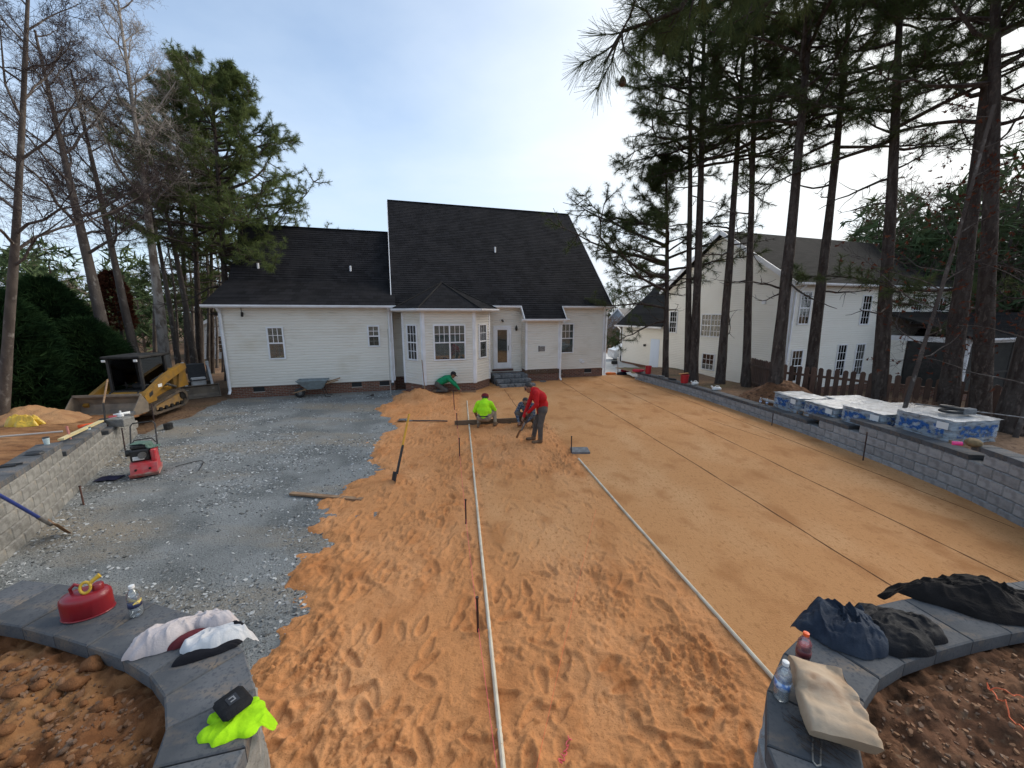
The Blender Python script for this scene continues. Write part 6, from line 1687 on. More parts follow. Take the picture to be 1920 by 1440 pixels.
single('string_line', 'thin orange string line crossing the trodden sand', 'string', MB().tube([(0.12, 2.1, 0.075), (0.8, 4.2, 0.085), (1.44, 6.1, 0.09)], 0.0018, 4), M_oranges)
rs = np.random.RandomState(3); q = [(0.36 + 0.11 * t + 0.018 * math.sin(t * 30), 2.36 + 0.17 * t + 0.012 * math.cos(t * 37), sz(0.36 + 0.11 * t, 2.36 + 0.17 * t) + 0.012 + 0.006 * math.sin(t * 21)) for t in np.linspace(0, 1, 60)]
single('string_tangle', 'tangled pink string lying on the sand', 'string', MB().tube(q, 0.0035, 5), M_pinks)
q = [(2.46 - 0.02 * t * 8 * 0.9, 1.68 - 0.26 * t, float(snr(np.array([2.46 - 0.16 * t]), np.array([1.68 - 0.26 * t]))[0]) + 0.02) for t in np.linspace(0, 1, 20)]
q2 = [(2.46 + 0.09 * t, 1.66 - 0.06 * t + 0.01 * math.sin(t * 9), float(snr(np.array([2.46 + 0.09 * t]), np.array([1.66 - 0.06 * t]))[0]) + 0.02) for t in np.linspace(0, 1, 14)]
mb = MB(); mb.tube(q2[::-1] + q, 0.0028, 5); single('string_end', 'loose orange string lying on the dark soil', 'string', mb, M_oranges)
single('paver', 'square grey paver lying by the stake on the smooth sand', 'paver', MB().cbox(-0.22, 0.22, -0.18, 0.18, 0, 0.06, 0.008), M_pav, loc=(1.68, 9.06, 0.035))
mb = MB(); mb.lathe([(0.16, 0), (0.17, 0.02), (0.16, 0.035), (0.05, 0.04)], 18, (0, 0, 0)); single('drain_cover', 'round grey lid lying on the sand by the fireplace wall', 'lid', mb, M_pav, loc=(1.55, 18.95, 0.036))
# leaning rods at the house
single('leaning_rod', 'thin pale pole leaning on the garage wing siding', 'pole', MB().tube([(-5.22, 16.2, 0), (-5.32, 16.62, 2.75)], 0.014, 6), mat('pale_pole', (0.36, 0.34, 0.31), rough=0.7))
single('leaning_rod', 'brown wooden handle leaning on the bay wall', 'pole', MB().tube([(-3.62, 15.7, 0.05), (-3.75, 15.92, 1.5)], 0.018, 8), M_wood)
mb = MB(); mb.tube([(-5.98, 15.45, 0.03), (-5.80, 15.62, 0.06)], 0.012, 6); mb.tube([(-5.84, 15.58, 0.06), (-5.76, 15.66, 0.07)], 0.04, 8); single('hand_tool', 'small black and white tool lying on the gravel', 'tool', mb, M_black)
single('trim_board', 'short board lying on the sand by the kneeling person', 'board', MB().box(-2.5, -1.55, 16.28, 16.36, 0.04, 0.09), M_wood)

# ---------------------------------------------------------------- wheelbarrow
wb = thing('wheelbarrow', 'grey wheelbarrow with wooden handles standing at the garage wall', 'wheelbarrow', (-8.15, 15.62, 0), R(16.5))
mb = MB(); V = []
rim = [(-0.62, -0.34, 0.72), (0.52, -0.34, 0.70), (0.52, 0.34, 0.70), (-0.62, 0.34, 0.72)]; bot = [(-0.26, -0.2, 0.36), (0.30, -0.2, 0.36), (0.30, 0.2, 0.36), (-0.26, 0.2, 0.36)]
mb.add(rim + bot, [(0, 1, 5, 4), (1, 2, 6, 5), (2, 3, 7, 6), (3, 0, 4, 7), (4, 5, 6, 7)])
tr = mb.build('tray', mat('grey_tray', (0.20, 0.24, 0.25), (0.15, 0.17, 0.17), 6, 0.5), wb, fix=False); md = tr.modifiers.new('s', 'SOLIDIFY'); md.thickness = 0.01
bar(wb, 'rim', [Vector(p) for p in rim] + [Vector(rim[0])], 0.014, MATS['grey_tray'], 6)
for s in (-1, 1):
    sqbar(wb, 'handle', (-0.78, 0.12 * s, 0.22), (0.95, 0.29 * s, 0.70), 0.04, 0.045, M_wood)
    bar(wb, 'leg', [(0.30, 0.22 * s, 0.40), (0.42, 0.24 * s, 0.02), (0.60, 0.25 * s, 0.02)], 0.014, M_blackmetal, 6)
mb = MB(); mb.M = Matrix.Translation((-0.58, 0, 0.2)) @ Matrix.Rotation(R(90), 4, 'X'); mb.lathe([(0.12, -0.03), (0.19, -0.045), (0.205, 0), (0.19, 0.045), (0.12, 0.03)], 20); w_ = mb.build('wheel', M_black, wb, smooth=True)
mb = MB(); mb.M = Matrix.Translation((-0.58, 0, 0.2)) @ Matrix.Rotation(R(90), 4, 'X'); mb.lathe([(0.02, -0.05), (0.118, -0.025), (0.118, 0.025), (0.02, 0.05)], 16); mb.build('rim', M_steel, w_)

# ---------------------------------------------------------------- plate compactor
M_red = mat('red_paint', (0.50, 0.022, 0.03), (0.42, 0.10, 0.10), 8, 0.5)
cp = thing('plate_compactor', 'red plate compactor with black folding handle on the gravel', 'compactor', (-7.88, 7.82, 0.0), R(36))
mb = MB(); mb.prism([(-0.30, 0.09), (-0.24, 0.02), (0.22, 0.02), (0.30, 0.09), (0.30, 0.12), (0.20, 0.06), (-0.22, 0.06), (-0.30, 0.12)], 0, -0.23, 0.23); mb.build('plate', mat('worn_red_plate', (0.42, 0.06, 0.05), (0.40, 0.28, 0.24), 9, 0.6), cp)
mb = MB(); mb.prism([(-0.26, 0.10), (-0.20, 0.28), (-0.10, 0.32), (0.22, 0.32), (0.24, 0.10)], 0, -0.21, 0.21); mb.build('deck', M_red, cp)
for x in (-0.12, 0.10):
    mb = MB(); mb.tube([(x, -0.245, 0.19), (x, -0.28, 0.19)], 0.022, 8); mb.build('bolt', M_blackmetal, cp)
en = MB().cbox(-0.20, 0.12, -0.12, 0.18, 0.32, 0.58, 0.03).build('engine', M_black, cp)
MB().cbox(-0.16, 0.02, -0.142, -0.12, 0.36, 0.44, 0.006).build('label_plate', mat('white_label', (0.7, 0.7, 0.68), rough=0.6), en)
MB().tube([(0.0, -0.13, 0.46), (0.0, -0.18, 0.46)], 0.07, 12).build('recoil_cover', M_steel, en)
MB().cbox(-0.18, 0.08, -0.10, 0.12, 0.58, 0.68, 0.03).build('fuel_tank', M_black, en)
MB().tube([(-0.20, 0.02, 0.50), (-0.27, 0.02, 0.50)], 0.07, 10).build('muffler', M_blackmetal, en)
MB().cbox(0.125, 0.215, -0.16, 0.16, 0.30, 0.56, 0.02).build('belt_cover', M_red, cp)
hl = [(-0.20, 0.14, 0.32), (-0.21, 0.24, 0.62), (-0.20, 0.42, 0.98), (-0.16, 0.45, 1.04), (0.16, 0.45, 1.04), (0.20, 0.42, 0.98), (0.21, 0.24, 0.62), (0.20, 0.14, 0.32)]
bar(cp, 'handle', hl, 0.014, M_blackmetal, 8); bar(cp, 'lift_bar', [(-0.20, 0.18, 0.62), (-0.14, 0.2, 0.72), (0.14, 0.2, 0.72), (0.20, 0.18, 0.62)], 0.012, M_blackmetal, 8)
single('hose', 'black hose lying on the gravel beside the compactor', 'hose', MB().tube([(-7.55 + 0.55 * t, 8.15 + 0.35 * math.sin(t * 3.0), 0.02) for t in np.linspace(0, 1.25, 22)], 0.009, 6), M_black)
M_navy = cloth_col('navy_cloth', (0.02, 0.022, 0.045), (0.03, 0.03, 0.06))

# ---------------------------------------------------------------- crumpled cloth
def drape(nx, ny, w, h, place, floor, steps=110, seed=0, crumple=0.03, sub=9, fric=0.55, inflate=0.0):
    """small position based cloth: nx*ny sheet dropped over floor(x,y)"""
    rs = np.random.RandomState(seed)
    U, Vv = np.meshgrid(np.linspace(-0.5, 0.5, nx), np.linspace(-0.5, 0.5, ny))
    X = place(U, Vv); X[..., 2] += crumple * fbm(U * 7 + seed, Vv * 7, seed=seed) * 2
    X[..., 0] += crumple * 0.6 * fbm(U * 6, Vv * 6 + 5, seed=seed + 1); X[..., 1] += crumple * 0.6 * fbm(U * 6 + 8, Vv * 6, seed=seed + 2)
    prev = X.copy(); dx = w / (nx - 1); dy = h / (ny - 1)
    def con(A, B, L, k):
        d = B - A; l = np.linalg.norm(d, axis=-1, keepdims=True) + 1e-9; c = d * (0.5 * k * (1 - L / l)); A += c; B -= c
    sets = []
    for ax, L in ((1, dx), (0, dy)):
        for st in (0, 1): sets.append((ax, st, L))
    g = np.array([0, 0, -9.8 * (1 / 60.0) ** 2])
    for it in range(steps):
        v = (X - prev) * 0.96; prev = X.copy(); X = X + v + g
        for s_ in range(sub):
            for ax, st, L in sets:
                if ax == 1:
                    m = (nx - st) // 2; con(X[:, st:st + 2 * m:2], X[:, st + 1:st + 1 + 2 * m:2], L, 1.0)
                else:
                    m = (ny - st) // 2; con(X[st:st + 2 * m:2], X[st + 1:st + 1 + 2 * m:2], L, 1.0)
            D = math.hypot(dx, dy); con(X[:-1, :-1], X[1:, 1:], D, 0.25); con(X[:-1, 1:], X[1:, :-1], D, 0.25)
            con(X[:, :-2], X[:, 2:], 2 * dx, 0.10); con(X[:-2], X[2:], 2 * dy, 0.10)
        z = floor(X[..., 0], X[..., 1]) + 0.006; hit = X[..., 2] < z
        X[..., 2] = np.maximum(X[..., 2], z)
        prev[hit] = prev[hit] * (1 - fric) + X[hit] * fric
    return X
def cloth_obj(name, X, m, parent=None, thick=0.005, mi=None, label=None, sub=1):
    ny, nx = X.shape[:2]
    o = mesh_np(name, X.reshape(-1, 3), grid_faces(nx, ny), m, parent=parent, smooth=True, mi=mi)
    if sub: s = o.modifiers.new('sub', 'SUBSURF'); s.levels = sub; s.render_levels = sub
    sd = o.modifiers.new('s', 'SOLIDIFY'); sd.thickness = thick; sd.offset = 1.0
    return o
def cap_floor(P, side, soil, lumps=()):
    def f(x, y):
        d = path_dist(P, x, y, side)
        z = np.where(d < -0.03, 0.05, np.where(d < 0.385, CAPZ, soil(x, y)))
        for (cx, cy, sx, sy, a, rot) in lumps:
            c, s = math.cos(rot), math.sin(rot); u = (x - cx) * c + (y - cy) * s; v = -(x - cx) * s + (y - cy) * c
            z = np.maximum(z, CAPZ + a * np.sqrt(np.maximum(0, 1 - (u / sx) ** 2 - (v / sy) ** 2)))
        return z
    return f
def placer(cx, cy, z0, w, h, rot, squeeze=0.8, arch=0.0):
    c, s = math.cos(rot), math.sin(rot)
    def f(U, V):
        u, v = U * w * squeeze, V * h * squeeze
        return np.stack([cx + u * c - v * s, cy + u * s + v * c, np.full(U.shape, z0) + arch * (0.25 - U * U)], -1)
    return f
# green cloth over the compactor
Xc = drape(34, 20, 0.62, 0.34, placer(-7.80, 7.90, 0.80, 0.62, 0.34, R(20), 0.85), lambda x, y: np.where((np.abs(x + 7.93) < 0.15) & (np.abs(y - 7.80) < 0.15), 0.69, np.where((np.abs(x + 7.76) < 0.12) & (np.abs(y - 7.93) < 0.15), 0.57, 0.10)), 60, 3)
cl = cloth_obj('cloth', Xc, cloth_col('green_grey_cloth', (0.12, 0.19, 0.15), (0.09, 0.14, 0.115))); tag(cl, 'faded green cloth hung over the compactor engine', 'cloth')
Xc = drape(22, 16, 0.42, 0.26, placer(-8.38, 7.52, 0.12, 0.42, 0.26, R(12), 0.7), lambda x, y: 0.02 + 0.05 * np.exp(-((x + 8.38) / 0.14) ** 2 - ((y - 7.52) / 0.07) ** 2), 50, 4)
tag(cloth_obj('cloth', Xc, M_navy), 'small navy garment lying on the gravel by the compactor', 'cloth')

# heaps of cloth: bunched folds over a soft body
def heap(name, cx, cy, rx, ry, rot, H, seed, m, P, side, soil, fold=0.03, lobes=0.28, parent=None, ang=0.6, nr=64, nt=220, base=0.0, f1=7.0):
    th = np.linspace(0, 2 * np.pi, nt, endpoint=False); rho = np.linspace(0.0, 1.0, nr) ** 0.8
    TH, RH = np.meshgrid(th, rho)
    Ro = 1 + lobes * fbm(np.cos(TH) * 1.6 + seed, np.sin(TH) * 1.6, oct=2, seed=seed) * 1.3 + 0.05 * fbm(np.cos(TH) * 4, np.sin(TH) * 4 + seed, oct=2, seed=seed + 1)
    u = RH * np.cos(TH) * rx * Ro; v = RH * np.sin(TH) * ry * Ro
    c, s_ = math.cos(rot), math.sin(rot); x = cx + u * c - v * s_; y = cy + u * s_ + v * c
    ca_, sa_ = math.cos(ang), math.sin(ang); a = u * ca_ + v * sa_; b = -u * sa_ + v * ca_
    wa = a + 0.05 * fbm(u * 6, v * 6, seed=seed + 3); wb = b + 0.05 * fbm(u * 6 + 7, v * 6, seed=seed + 4)
    r1 = np.exp(-(fbm(wa * f1 * 0.40, wb * f1 * 1.3, oct=1, seed=seed + 5) * 3.4) ** 2)
    r2 = np.exp(-(fbm(wa * f1 * 1.3 + 3, wb * f1 * 1.0, oct=1, seed=seed + 6) * 3.6) ** 2)
    r3 = np.exp(-(fbm(wa * f1 * 1.6 + 9, wb * f1 * 4.2, oct=2, seed=seed + 8) * 3.2) ** 2)
    edge = 1 - RH ** 7
    h = H * np.maximum(0, 1 - RH ** 2.4) ** 0.6 * (0.75 + 0.45 * fbm(u * 5 + seed, v * 5, oct=2, seed=seed + 7)) + fold * (r1 + 0.5 * r2 + 0.30 * r3) * edge * (0.45 + 0.55 * np.minimum(1, H / 0.05)) + 0.010 * edge
    d = path_dist(P, x, y, side)
    fl = np.where(d < 0.39, CAPZ - np.clip((-d - 0.03) * 1.6, 0, 0.12), np.minimum(CAPZ, soil(x, y) + 0.02))
    z = fl + base + 0.003 + np.maximum(h, 0)
    # folds also shift sideways so that crests overhang a little
    x = x + 0.012 * (r1 - 0.4) * edge * math.cos(rot + ang + 1.57); y = y + 0.012 * (r1 - 0.4) * edge * math.sin(rot + ang + 1.57)
    V = np.stack([x, y, z], -1).reshape(-1, 3)
    i = np.arange(nt); j = (i + 1) % nt
    F = ((np.arange(nr - 1) * nt)[:, None, None] + np.stack([i, j, j + nt, i + nt], -1)[None]).reshape(-1, 4)
    return mesh_np(name, V, F, m, parent=parent, smooth=True)
M_pinkgrey = cloth_col('pale_grey_knit', (0.52, 0.47, 0.46), (0.46, 0.41, 0.41), bs=120, bump=0.2)
M_whiteknit = cloth_col('white_knit', (0.58, 0.58, 0.58), (0.52, 0.52, 0.53), bs=160, bump=0.2)
M_blackknit = cloth_col('black_knit', (0.010, 0.010, 0.013), (0.016, 0.016, 0.02), bs=120, bump=0.2)
sw = thing('sweater', 'pale grey and white sweater bunched on the charcoal caps', 'sweater', (0, 0, 0))
LP = (PL, +1, snl)
heap('body', -1.69, 1.93, 0.165, 0.115, R(24), 0.045, 11, M_whiteknit, *LP, fold=0.028, lobes=0.14, parent=sw, ang=0.1)
heap('hem', -1.68, 1.825, 0.155, 0.042, R(27), 0.040, 13, M_blackknit, *LP, fold=0.008, lobes=0.10, parent=sw, ang=0.0)
heap('cuff', -1.62, 2.02, 0.075, 0.055, R(-35), 0.05, 14, M_blackknit, *LP, fold=0.010, lobes=0.15, parent=sw)
heap('sleeve', -1.96, 1.91, 0.19, 0.080, R(42), 0.085, 15, M_pinkgrey, *LP, fold=0.045, lobes=0.16, parent=sw, ang=0.35, f1=9.0)
heap('hood', -1.80, 2.03, 0.14, 0.085, R(12), 0.095, 16, M_pinkgrey, *LP, fold=0.038, lobes=0.18, parent=sw, ang=0.2, f1=9.0)
heap('lining', -1.84, 1.90, 0.085, 0.028, R(40), 0.045, 17, mat('maroon_knit', (0.10, 0.012, 0.018), rough=0.9), *LP, fold=0.006, parent=sw)
vest = heap('safety_vest', -1.275, 1.46, 0.135, 0.095, R(14), 0.014, 21, mat('neon_vest', (0.38, 0.72, 0.012), (0.27, 0.54, 0.012), 9, 0.85, 0.4, 60, spec=0.15), *LP, fold=0.020, lobes=0.36, ang=0.9, f1=8.0)
tag(vest, 'bright neon yellow vest crumpled under the black case', 'vest')
cs = thing('tool_case', 'black zipped case with square badge lying on the neon vest', 'case', (-1.30, 1.495, 1.592), R(-33))
smooth_by_angle(MB().cbox(-0.072, 0.072, -0.062, 0.062, 0, 0.042, 0.018).build('shell', mat('black_fabric_case', (0.010, 0.010, 0.011), (0.016, 0.016, 0.017), 40, 0.75, 0.3, 200, spec=0.2), cs), 60)
MB().box(-0.026, 0.026, -0.022, 0.022, 0.0425, 0.0445).build('badge', mat('badge_black', (0.02, 0.02, 0.022), rough=0.4), cs)
mb = MB(); mb.box(-0.014, -0.008, -0.012, 0.010, 0.045, 0.0465); mb.box(0.008, 0.014, -0.012, 0.010, 0.045, 0.0465); mb.box(-0.0079, 0.0079, 0.0045, 0.010, 0.045, 0.0465); mb.build('emblem', mat('badge_grey', (0.22, 0.22, 0.22), rough=0.4), cs)
bar(cs, 'zip', [(-0.0725, -0.05, 0.021), (-0.0725, 0.05, 0.021)], 0.003, M_blackmetal, 6)
# right cap: jackets and dark garment
RP = (PR, -1, snr)
M_bjack = cloth_col('black_jacket_cloth', (0.008, 0.0085, 0.010), (0.013, 0.0135, 0.016), 0.75, 90, 0.2)
jk = heap('jacket', 2.24, 1.97, 0.29, 0.17, R(4), 0.07, 31, M_bjack, *RP, fold=0.035, lobes=0.22, ang=0.2)
tag(jk, 'black jacket spread under the blue one on the caps', 'jacket')
jk = heap('jacket', 1.97, 1.98, 0.235, 0.185, R(15), 0.12, 33, cloth_col('slate_blue_cloth', (0.022, 0.030, 0.046), (0.042, 0.053, 0.072), 0.8, 120, 0.25), *RP, fold=0.034, lobes=0.26, ang=0.9, f1=11.0, base=0.004)
tag(jk, 'slate blue work jacket heaped on the caps', 'jacket')
jk = heap('hoodie', 3.02, 2.24, 0.46, 0.20, R(-20), 0.11, 35, cloth_col('dark_brown_cloth', (0.010, 0.0085, 0.008), (0.017, 0.0145, 0.014), 0.85, 120, 0.25), *RP, fold=0.035, lobes=0.14, ang=0.1, f1=9.0)
tag(jk, 'dark brown hooded top draped over the wall caps', 'garment')

# bottles
M_clear = glass_mat('clear_plastic', (0.96, 0.98, 0.99), 0.07)
M_water = glass_mat('bottle_water', (0.93, 0.96, 0.98), 0.16)
M_label = mat('blue_label', (0.10, 0.22, 0.52), (0.55, 0.65, 0.78), 30, 0.4, lo=0.45, hi=0.55)
M_label2 = mat('navy_gold_label', (0.03, 0.04, 0.10), (0.60, 0.45, 0.08), 22, 0.4, lo=0.52, hi=0.56)
M_labelw = mat('white_label', (0.7, 0.7, 0.68), rough=0.6)
def bottle(label, loc, h=0.20, r=0.032, capm=None, lab=None, tilt=0, drink=None, group=None, parts=True):
    t = thing('bottle', label, 'bottle', loc, 0, group); s = h / 0.2
    prof = [(0.012, 0.001), (r * 0.92, 0.003), (r, 0.012), (r * 0.94, 0.05), (r, 0.06), (r, 0.105), (r * 0.93, 0.115), (r, 0.125), (r * 0.9, 0.145), (r * 0.5, 0.172), (0.0125, 0.180), (0.0125, 0.186)]
    smooth_by_angle(MB().lathe([(a, z * s) for a, z in prof], 18).build('shell', M_clear, t), 50)
    smooth_by_angle(MB().lathe([(0.010, 0.184 * s), (0.0145, 0.184 * s), (0.0145, 0.200 * s), (0.010, 0.2015 * s)], 14).build('cap', capm or M_labelw, t), 40)
    if lab: MB().lathe([(r + 0.0006, 0.064 * s), (r + 0.0006, 0.102 * s)], 18).build('label', lab, t, smooth=True)
    if drink: smooth_by_angle(MB().lathe([(0.010, 0.004), (r * 0.9, 0.006), (r * 0.93, 0.05 * s), (r * 0.93, 0.118 * s), (r * 0.8, 0.128 * s)], 16).build('drink', drink, t), 50)
    return t
bottle('water bottle with dark label beside the red fuel can', (-2.34, 2.10, CAPZ), 0.205, 0.034, None, M_label2, drink=M_water)
bottle('water bottle with blue label beside the paper bag', (1.315, 1.575, CAPZ), 0.205, 0.034, None, M_label, drink=M_water)
bottle('red sports drink bottle with orange cap behind the paper bag', (1.555, 1.76, CAPZ), 0.19, 0.034, mat('orange_cap', (0.80, 0.10, 0.02), rough=0.4), mat('maroon_label', (0.12, 0.02, 0.03), (0.2, 0.05, 0.05), 20, 0.4), drink=mat('red_drink', (0.28, 0.03, 0.05), rough=0.2))
for (x, y, lab) in ((8.20, 12.38, 'small water bottle standing on the low wall by the mound'), (8.30, 12.20, 'second small water bottle on the low wall nearer the pallets')):
    bottle(lab, (x, y, 0.452), 0.22, 0.036, None, M_label, group='water bottles on the low wall')

# fuel can
fc = thing('fuel_can', 'low red metal fuel can with yellow funnel on the caps', 'fuel can', (-2.66, 2.12, CAPZ), R(24))
fc.scale = (0.76, 0.76, 0.92)
M_canred = mat('red_enamel', (0.24, 0.006, 0.014), (0.19, 0.008, 0.013), 7, 0.38, 0.1, 30, coat=0.2)
smooth_by_angle(MB().lathe([(0.150, 0.0), (0.160, 0.006), (0.160, 0.115), (0.156, 0.138), (0.138, 0.155), (0.105, 0.163), (0.05, 0.167), (0.004, 0.168)], 30, sx=1.0, sy=0.70).build('body', M_canred, fc), 50)
bar(fc, 'bottom_rim', [(0.161 * math.cos(a), 0.113 * math.sin(a), 0.008) for a in np.linspace(0, 6.283, 31)], 0.005, M_canred, 6)
mb = MB(); mb.tube([(-0.075, 0.0, 0.155), (-0.08, 0.0, 0.20), (-0.05, 0.0, 0.225), (-0.02, 0.0, 0.21), (-0.02, 0.0, 0.163)], 0.011, 8); smooth_by_angle(mb.build('handle', M_canred, fc), 60)
mb = MB(); mb.lathe([(0.036, 0), (0.036, 0.045), (0.030, 0.052)], 14, (0.085, 0.0, 0.150)); smooth_by_angle(mb.build('filler_neck', M_canred, fc), 40)
M_yel = mat('yellow_plastic', (0.55, 0.36, 0.03), (0.46, 0.28, 0.03), 12, 0.5)
mb = MB(); mb.tube([(0.03 + 0.032 * math.cos(a), -0.01 + 0.012 * math.sin(a) - 0.03, 0.205 + 0.034 * math.sin(a)) for a in np.linspace(0, 6.283, 18)], 0.010, 8)
mb.tube([(0.055, -0.03, 0.225), (0.085, -0.02, 0.245), (0.115, -0.01, 0.262)], [0.014, 0.014, 0.018], 8); smooth_by_angle(mb.build('funnel_spout', M_yel, fc), 60)

# paper bag
bg = thing('paper_bag', 'dirty crumpled brown paper bag lying on the caps', 'bag', (1.455, 1.47, CAPZ), R(-20))
nu, nv = 64, 40
U, Vv = np.meshgrid(np.linspace(0, 2 * np.pi, nu, endpoint=False), np.linspace(0, 1, nv))
def sq(a, p): return np.sign(a) * np.abs(a) ** p
hx = 0.118 * (1 + 0.06 * np.sin(Vv * 5)); hy = np.interp(Vv, [0, 0.15, 0.6, 0.9, 1.0], [0.050, 0.072, 0.050, 0.014, 0.010])
bx_ = sq(np.cos(U), 0.35) * hx; by_ = sq(np.sin(U), 0.35) * hy; bz_ = Vv * 0.40
cr_ = 0.020 * fbm(bx_ * 12, bz_ * 12 + np.sign(by_) * 5, oct=3, seed=5) + 0.055 * (np.abs(fbm(bx_ * 7 + 3, bz_ * 6, oct=2, seed=6)) - 0.2)
by_ = by_ + np.sign(by_) * cr_; bx_ = bx_ + 0.12 * cr_
ca, sa = math.cos(R(62)), math.sin(R(62))                      # lies back, top away from the viewer
Vb = np.stack([bx_, bz_ * sa * 1.0 - by_ * ca - 0.16, bz_ * ca * 0.35 + by_ * sa + 0.075 - 0.02 * Vv], -1).reshape(-1, 3)
Vb[:, 2] = np.maximum(Vb[:, 2], 0.004)
i = np.arange(nu); j = (i + 1) % nu
Fb = ((np.arange(nv - 1) * nu)[:, None, None] + np.stack([i, j, j + nu, i + nu], -1)[None]).reshape(-1, 4)
bo = mesh_np('bag', np.concatenate([Vb, Vb[:nu].mean(0, keepdims=True)]), [Fb, np.stack([j, i, np.full(nu, len(Vb))], -1)], layered('kraft_paper', [((0.36, 0.26, 0.17), 0, 0, 0, None), ((0.44, 0.34, 0.24), 5, 0.45, 0.65, (1, 1, 1)), ((0.24, 0.14, 0.08), 6, 0.56, 0.72, (1, 1, 1))], rough=0.85, bumps=((30, 0.4, 0.01, 4),)), parent=bg, smooth=True)
smooth_by_angle(bo, 28)
# metal tongs and straw on the cap
tg = thing('wire_tongs', 'bent bright wire lying on the cap below the paper bag', 'wire', (1.30, 1.33, CAPZ), R(-38))
bar(tg, 'wire', [(-0.012, 0.10, 0.006), (-0.014, 0.0, 0.006), (-0.012, -0.05, 0.006), (0.0, -0.062, 0.006), (0.012, -0.05, 0.006), (0.014, 0.0, 0.006), (0.016, 0.07, 0.006)], 0.0035, mat('bright_wire', (0.6, 0.6, 0.58), rough=0.3, metal=0.9), 6)
rs = np.random.RandomState(8); sg = []
for k in range(60):
    p = np.array([1.25 + 0.14 * rs.rand(), 1.50 - 0.16 * rs.rand(), CAPZ + 0.004 + 0.012 * rs.rand()]); d = np.array([0.055, -0.065, 0]) * (0.4 + rs.rand()) + rs.normal(0, 0.02, 3) * np.array([1, 1, 0.15]); sg.append((*p, *(p + d), 0.0012, 0.0008))
V, F = segs_mesh(sg, 4); tag(mesh_np('pine_straw', V, F, mat('pine_straw', (0.045, 0.028, 0.018), rough=0.9)), 'clump of dark pine straw on the cap by the bag', 'pine straw', kind='stuff')
# tape measure / level with numbers
lv = thing('folding_rule', 'pale rule with blue marks lying on the far wall cap', 'rule', (3.55, 2.30, CAPZ), R(38))
MB().cbox(-0.16, 0.16, -0.024, 0.024, 0, 0.02, 0.003).build('blade', mat('pale_rule', (0.60, 0.68, 0.70), rough=0.4), lv)
mb = MB()
for k in range(6): mb.tube([(-0.13 + 0.05 * k + 0.014 * math.cos(a), 0.013 * math.sin(a), 0.0205) for a in np.linspace(0.6, 5.2, 9)], 0.0022, 4)
mb.build('marking', mat('blue_ink', (0.05, 0.10, 0.25), rough=0.6), lv)
# ================================================================== machines
M_cat = mat('machine_yellow', (0.32, 0.165, 0.020), (0.20, 0.115, 0.035), 3, 0.6, 0.1, 20, spec=0.3)
M_rubber = mat('dirty_rubber', (0.055, 0.047, 0.040), (0.14, 0.10, 0.065), 6, 0.9, 0.4, 30)
M_bucket = mat('worn_bucket', (0.17, 0.14, 0.11), (0.27, 0.22, 0.165), 4, 0.6, 0.2, 30, metal=0.3)
M_cabglass = glass_mat('cab_glass', (0.35, 0.37, 0.38))
def track(parent, x0, x1, prof, th, m, lug=0.02):
    """closed belt around a profile in y,z"""
    n = len(prof); cy = sum(p[0] for p in prof) / n; cz = sum(p[1] for p in prof) / n
    inner = [(cy + (p[0] - cy) * (1 - th / 0.55), cz + (p[1] - cz) * (1 - th / 0.32)) for p in prof]
    mb = MB(); V = [(x0, *p) for p in prof] + [(x1, *p) for p in prof] + [(x0, *p) for p in inner] + [(x1, *p) for p in inner]
    F = []
    for i in range(n):
        j = (i + 1) % n
        F += [(i, j, n + j, n + i), (2 * n + i, 3 * n + i, 3 * n + j, 2 * n + j), (i, 2 * n + i, 2 * n + j, j), (n + i, n + j, 3 * n + j, 3 * n + i)]
    mb.add(V, F)
    for i in range(n):
        a = Vector((0, *prof[i])); b = Vector((0, *prof[(i + 1) % n])); L = (b - a).length; k = max(1, int(L / 0.10))
        d = (b - a).normalized(); nn = Vector((0, d.z, -d.y))
        if nn.dot(a - Vector((0, cy, cz))) < 0: nn = -nn
        for q in range(k):
            c = a + d * (q + 0.5) * L / k
            p = [c - d * 0.025, c + d * 0.025]
            V = [(x0 + 0.01, p[0].y, p[0].z), (x1 - 0.01, p[0].y, p[0].z), (x1 - 0.01, p[1].y, p[1].z), (x0 + 0.01, p[1].y, p[1].z)]
            V2 = [(v[0], v[1] + nn.y * lug, v[2] + nn.z * lug) for v in V]
            mb.hexa(V + V2)
    return mb.build('track', m, parent)
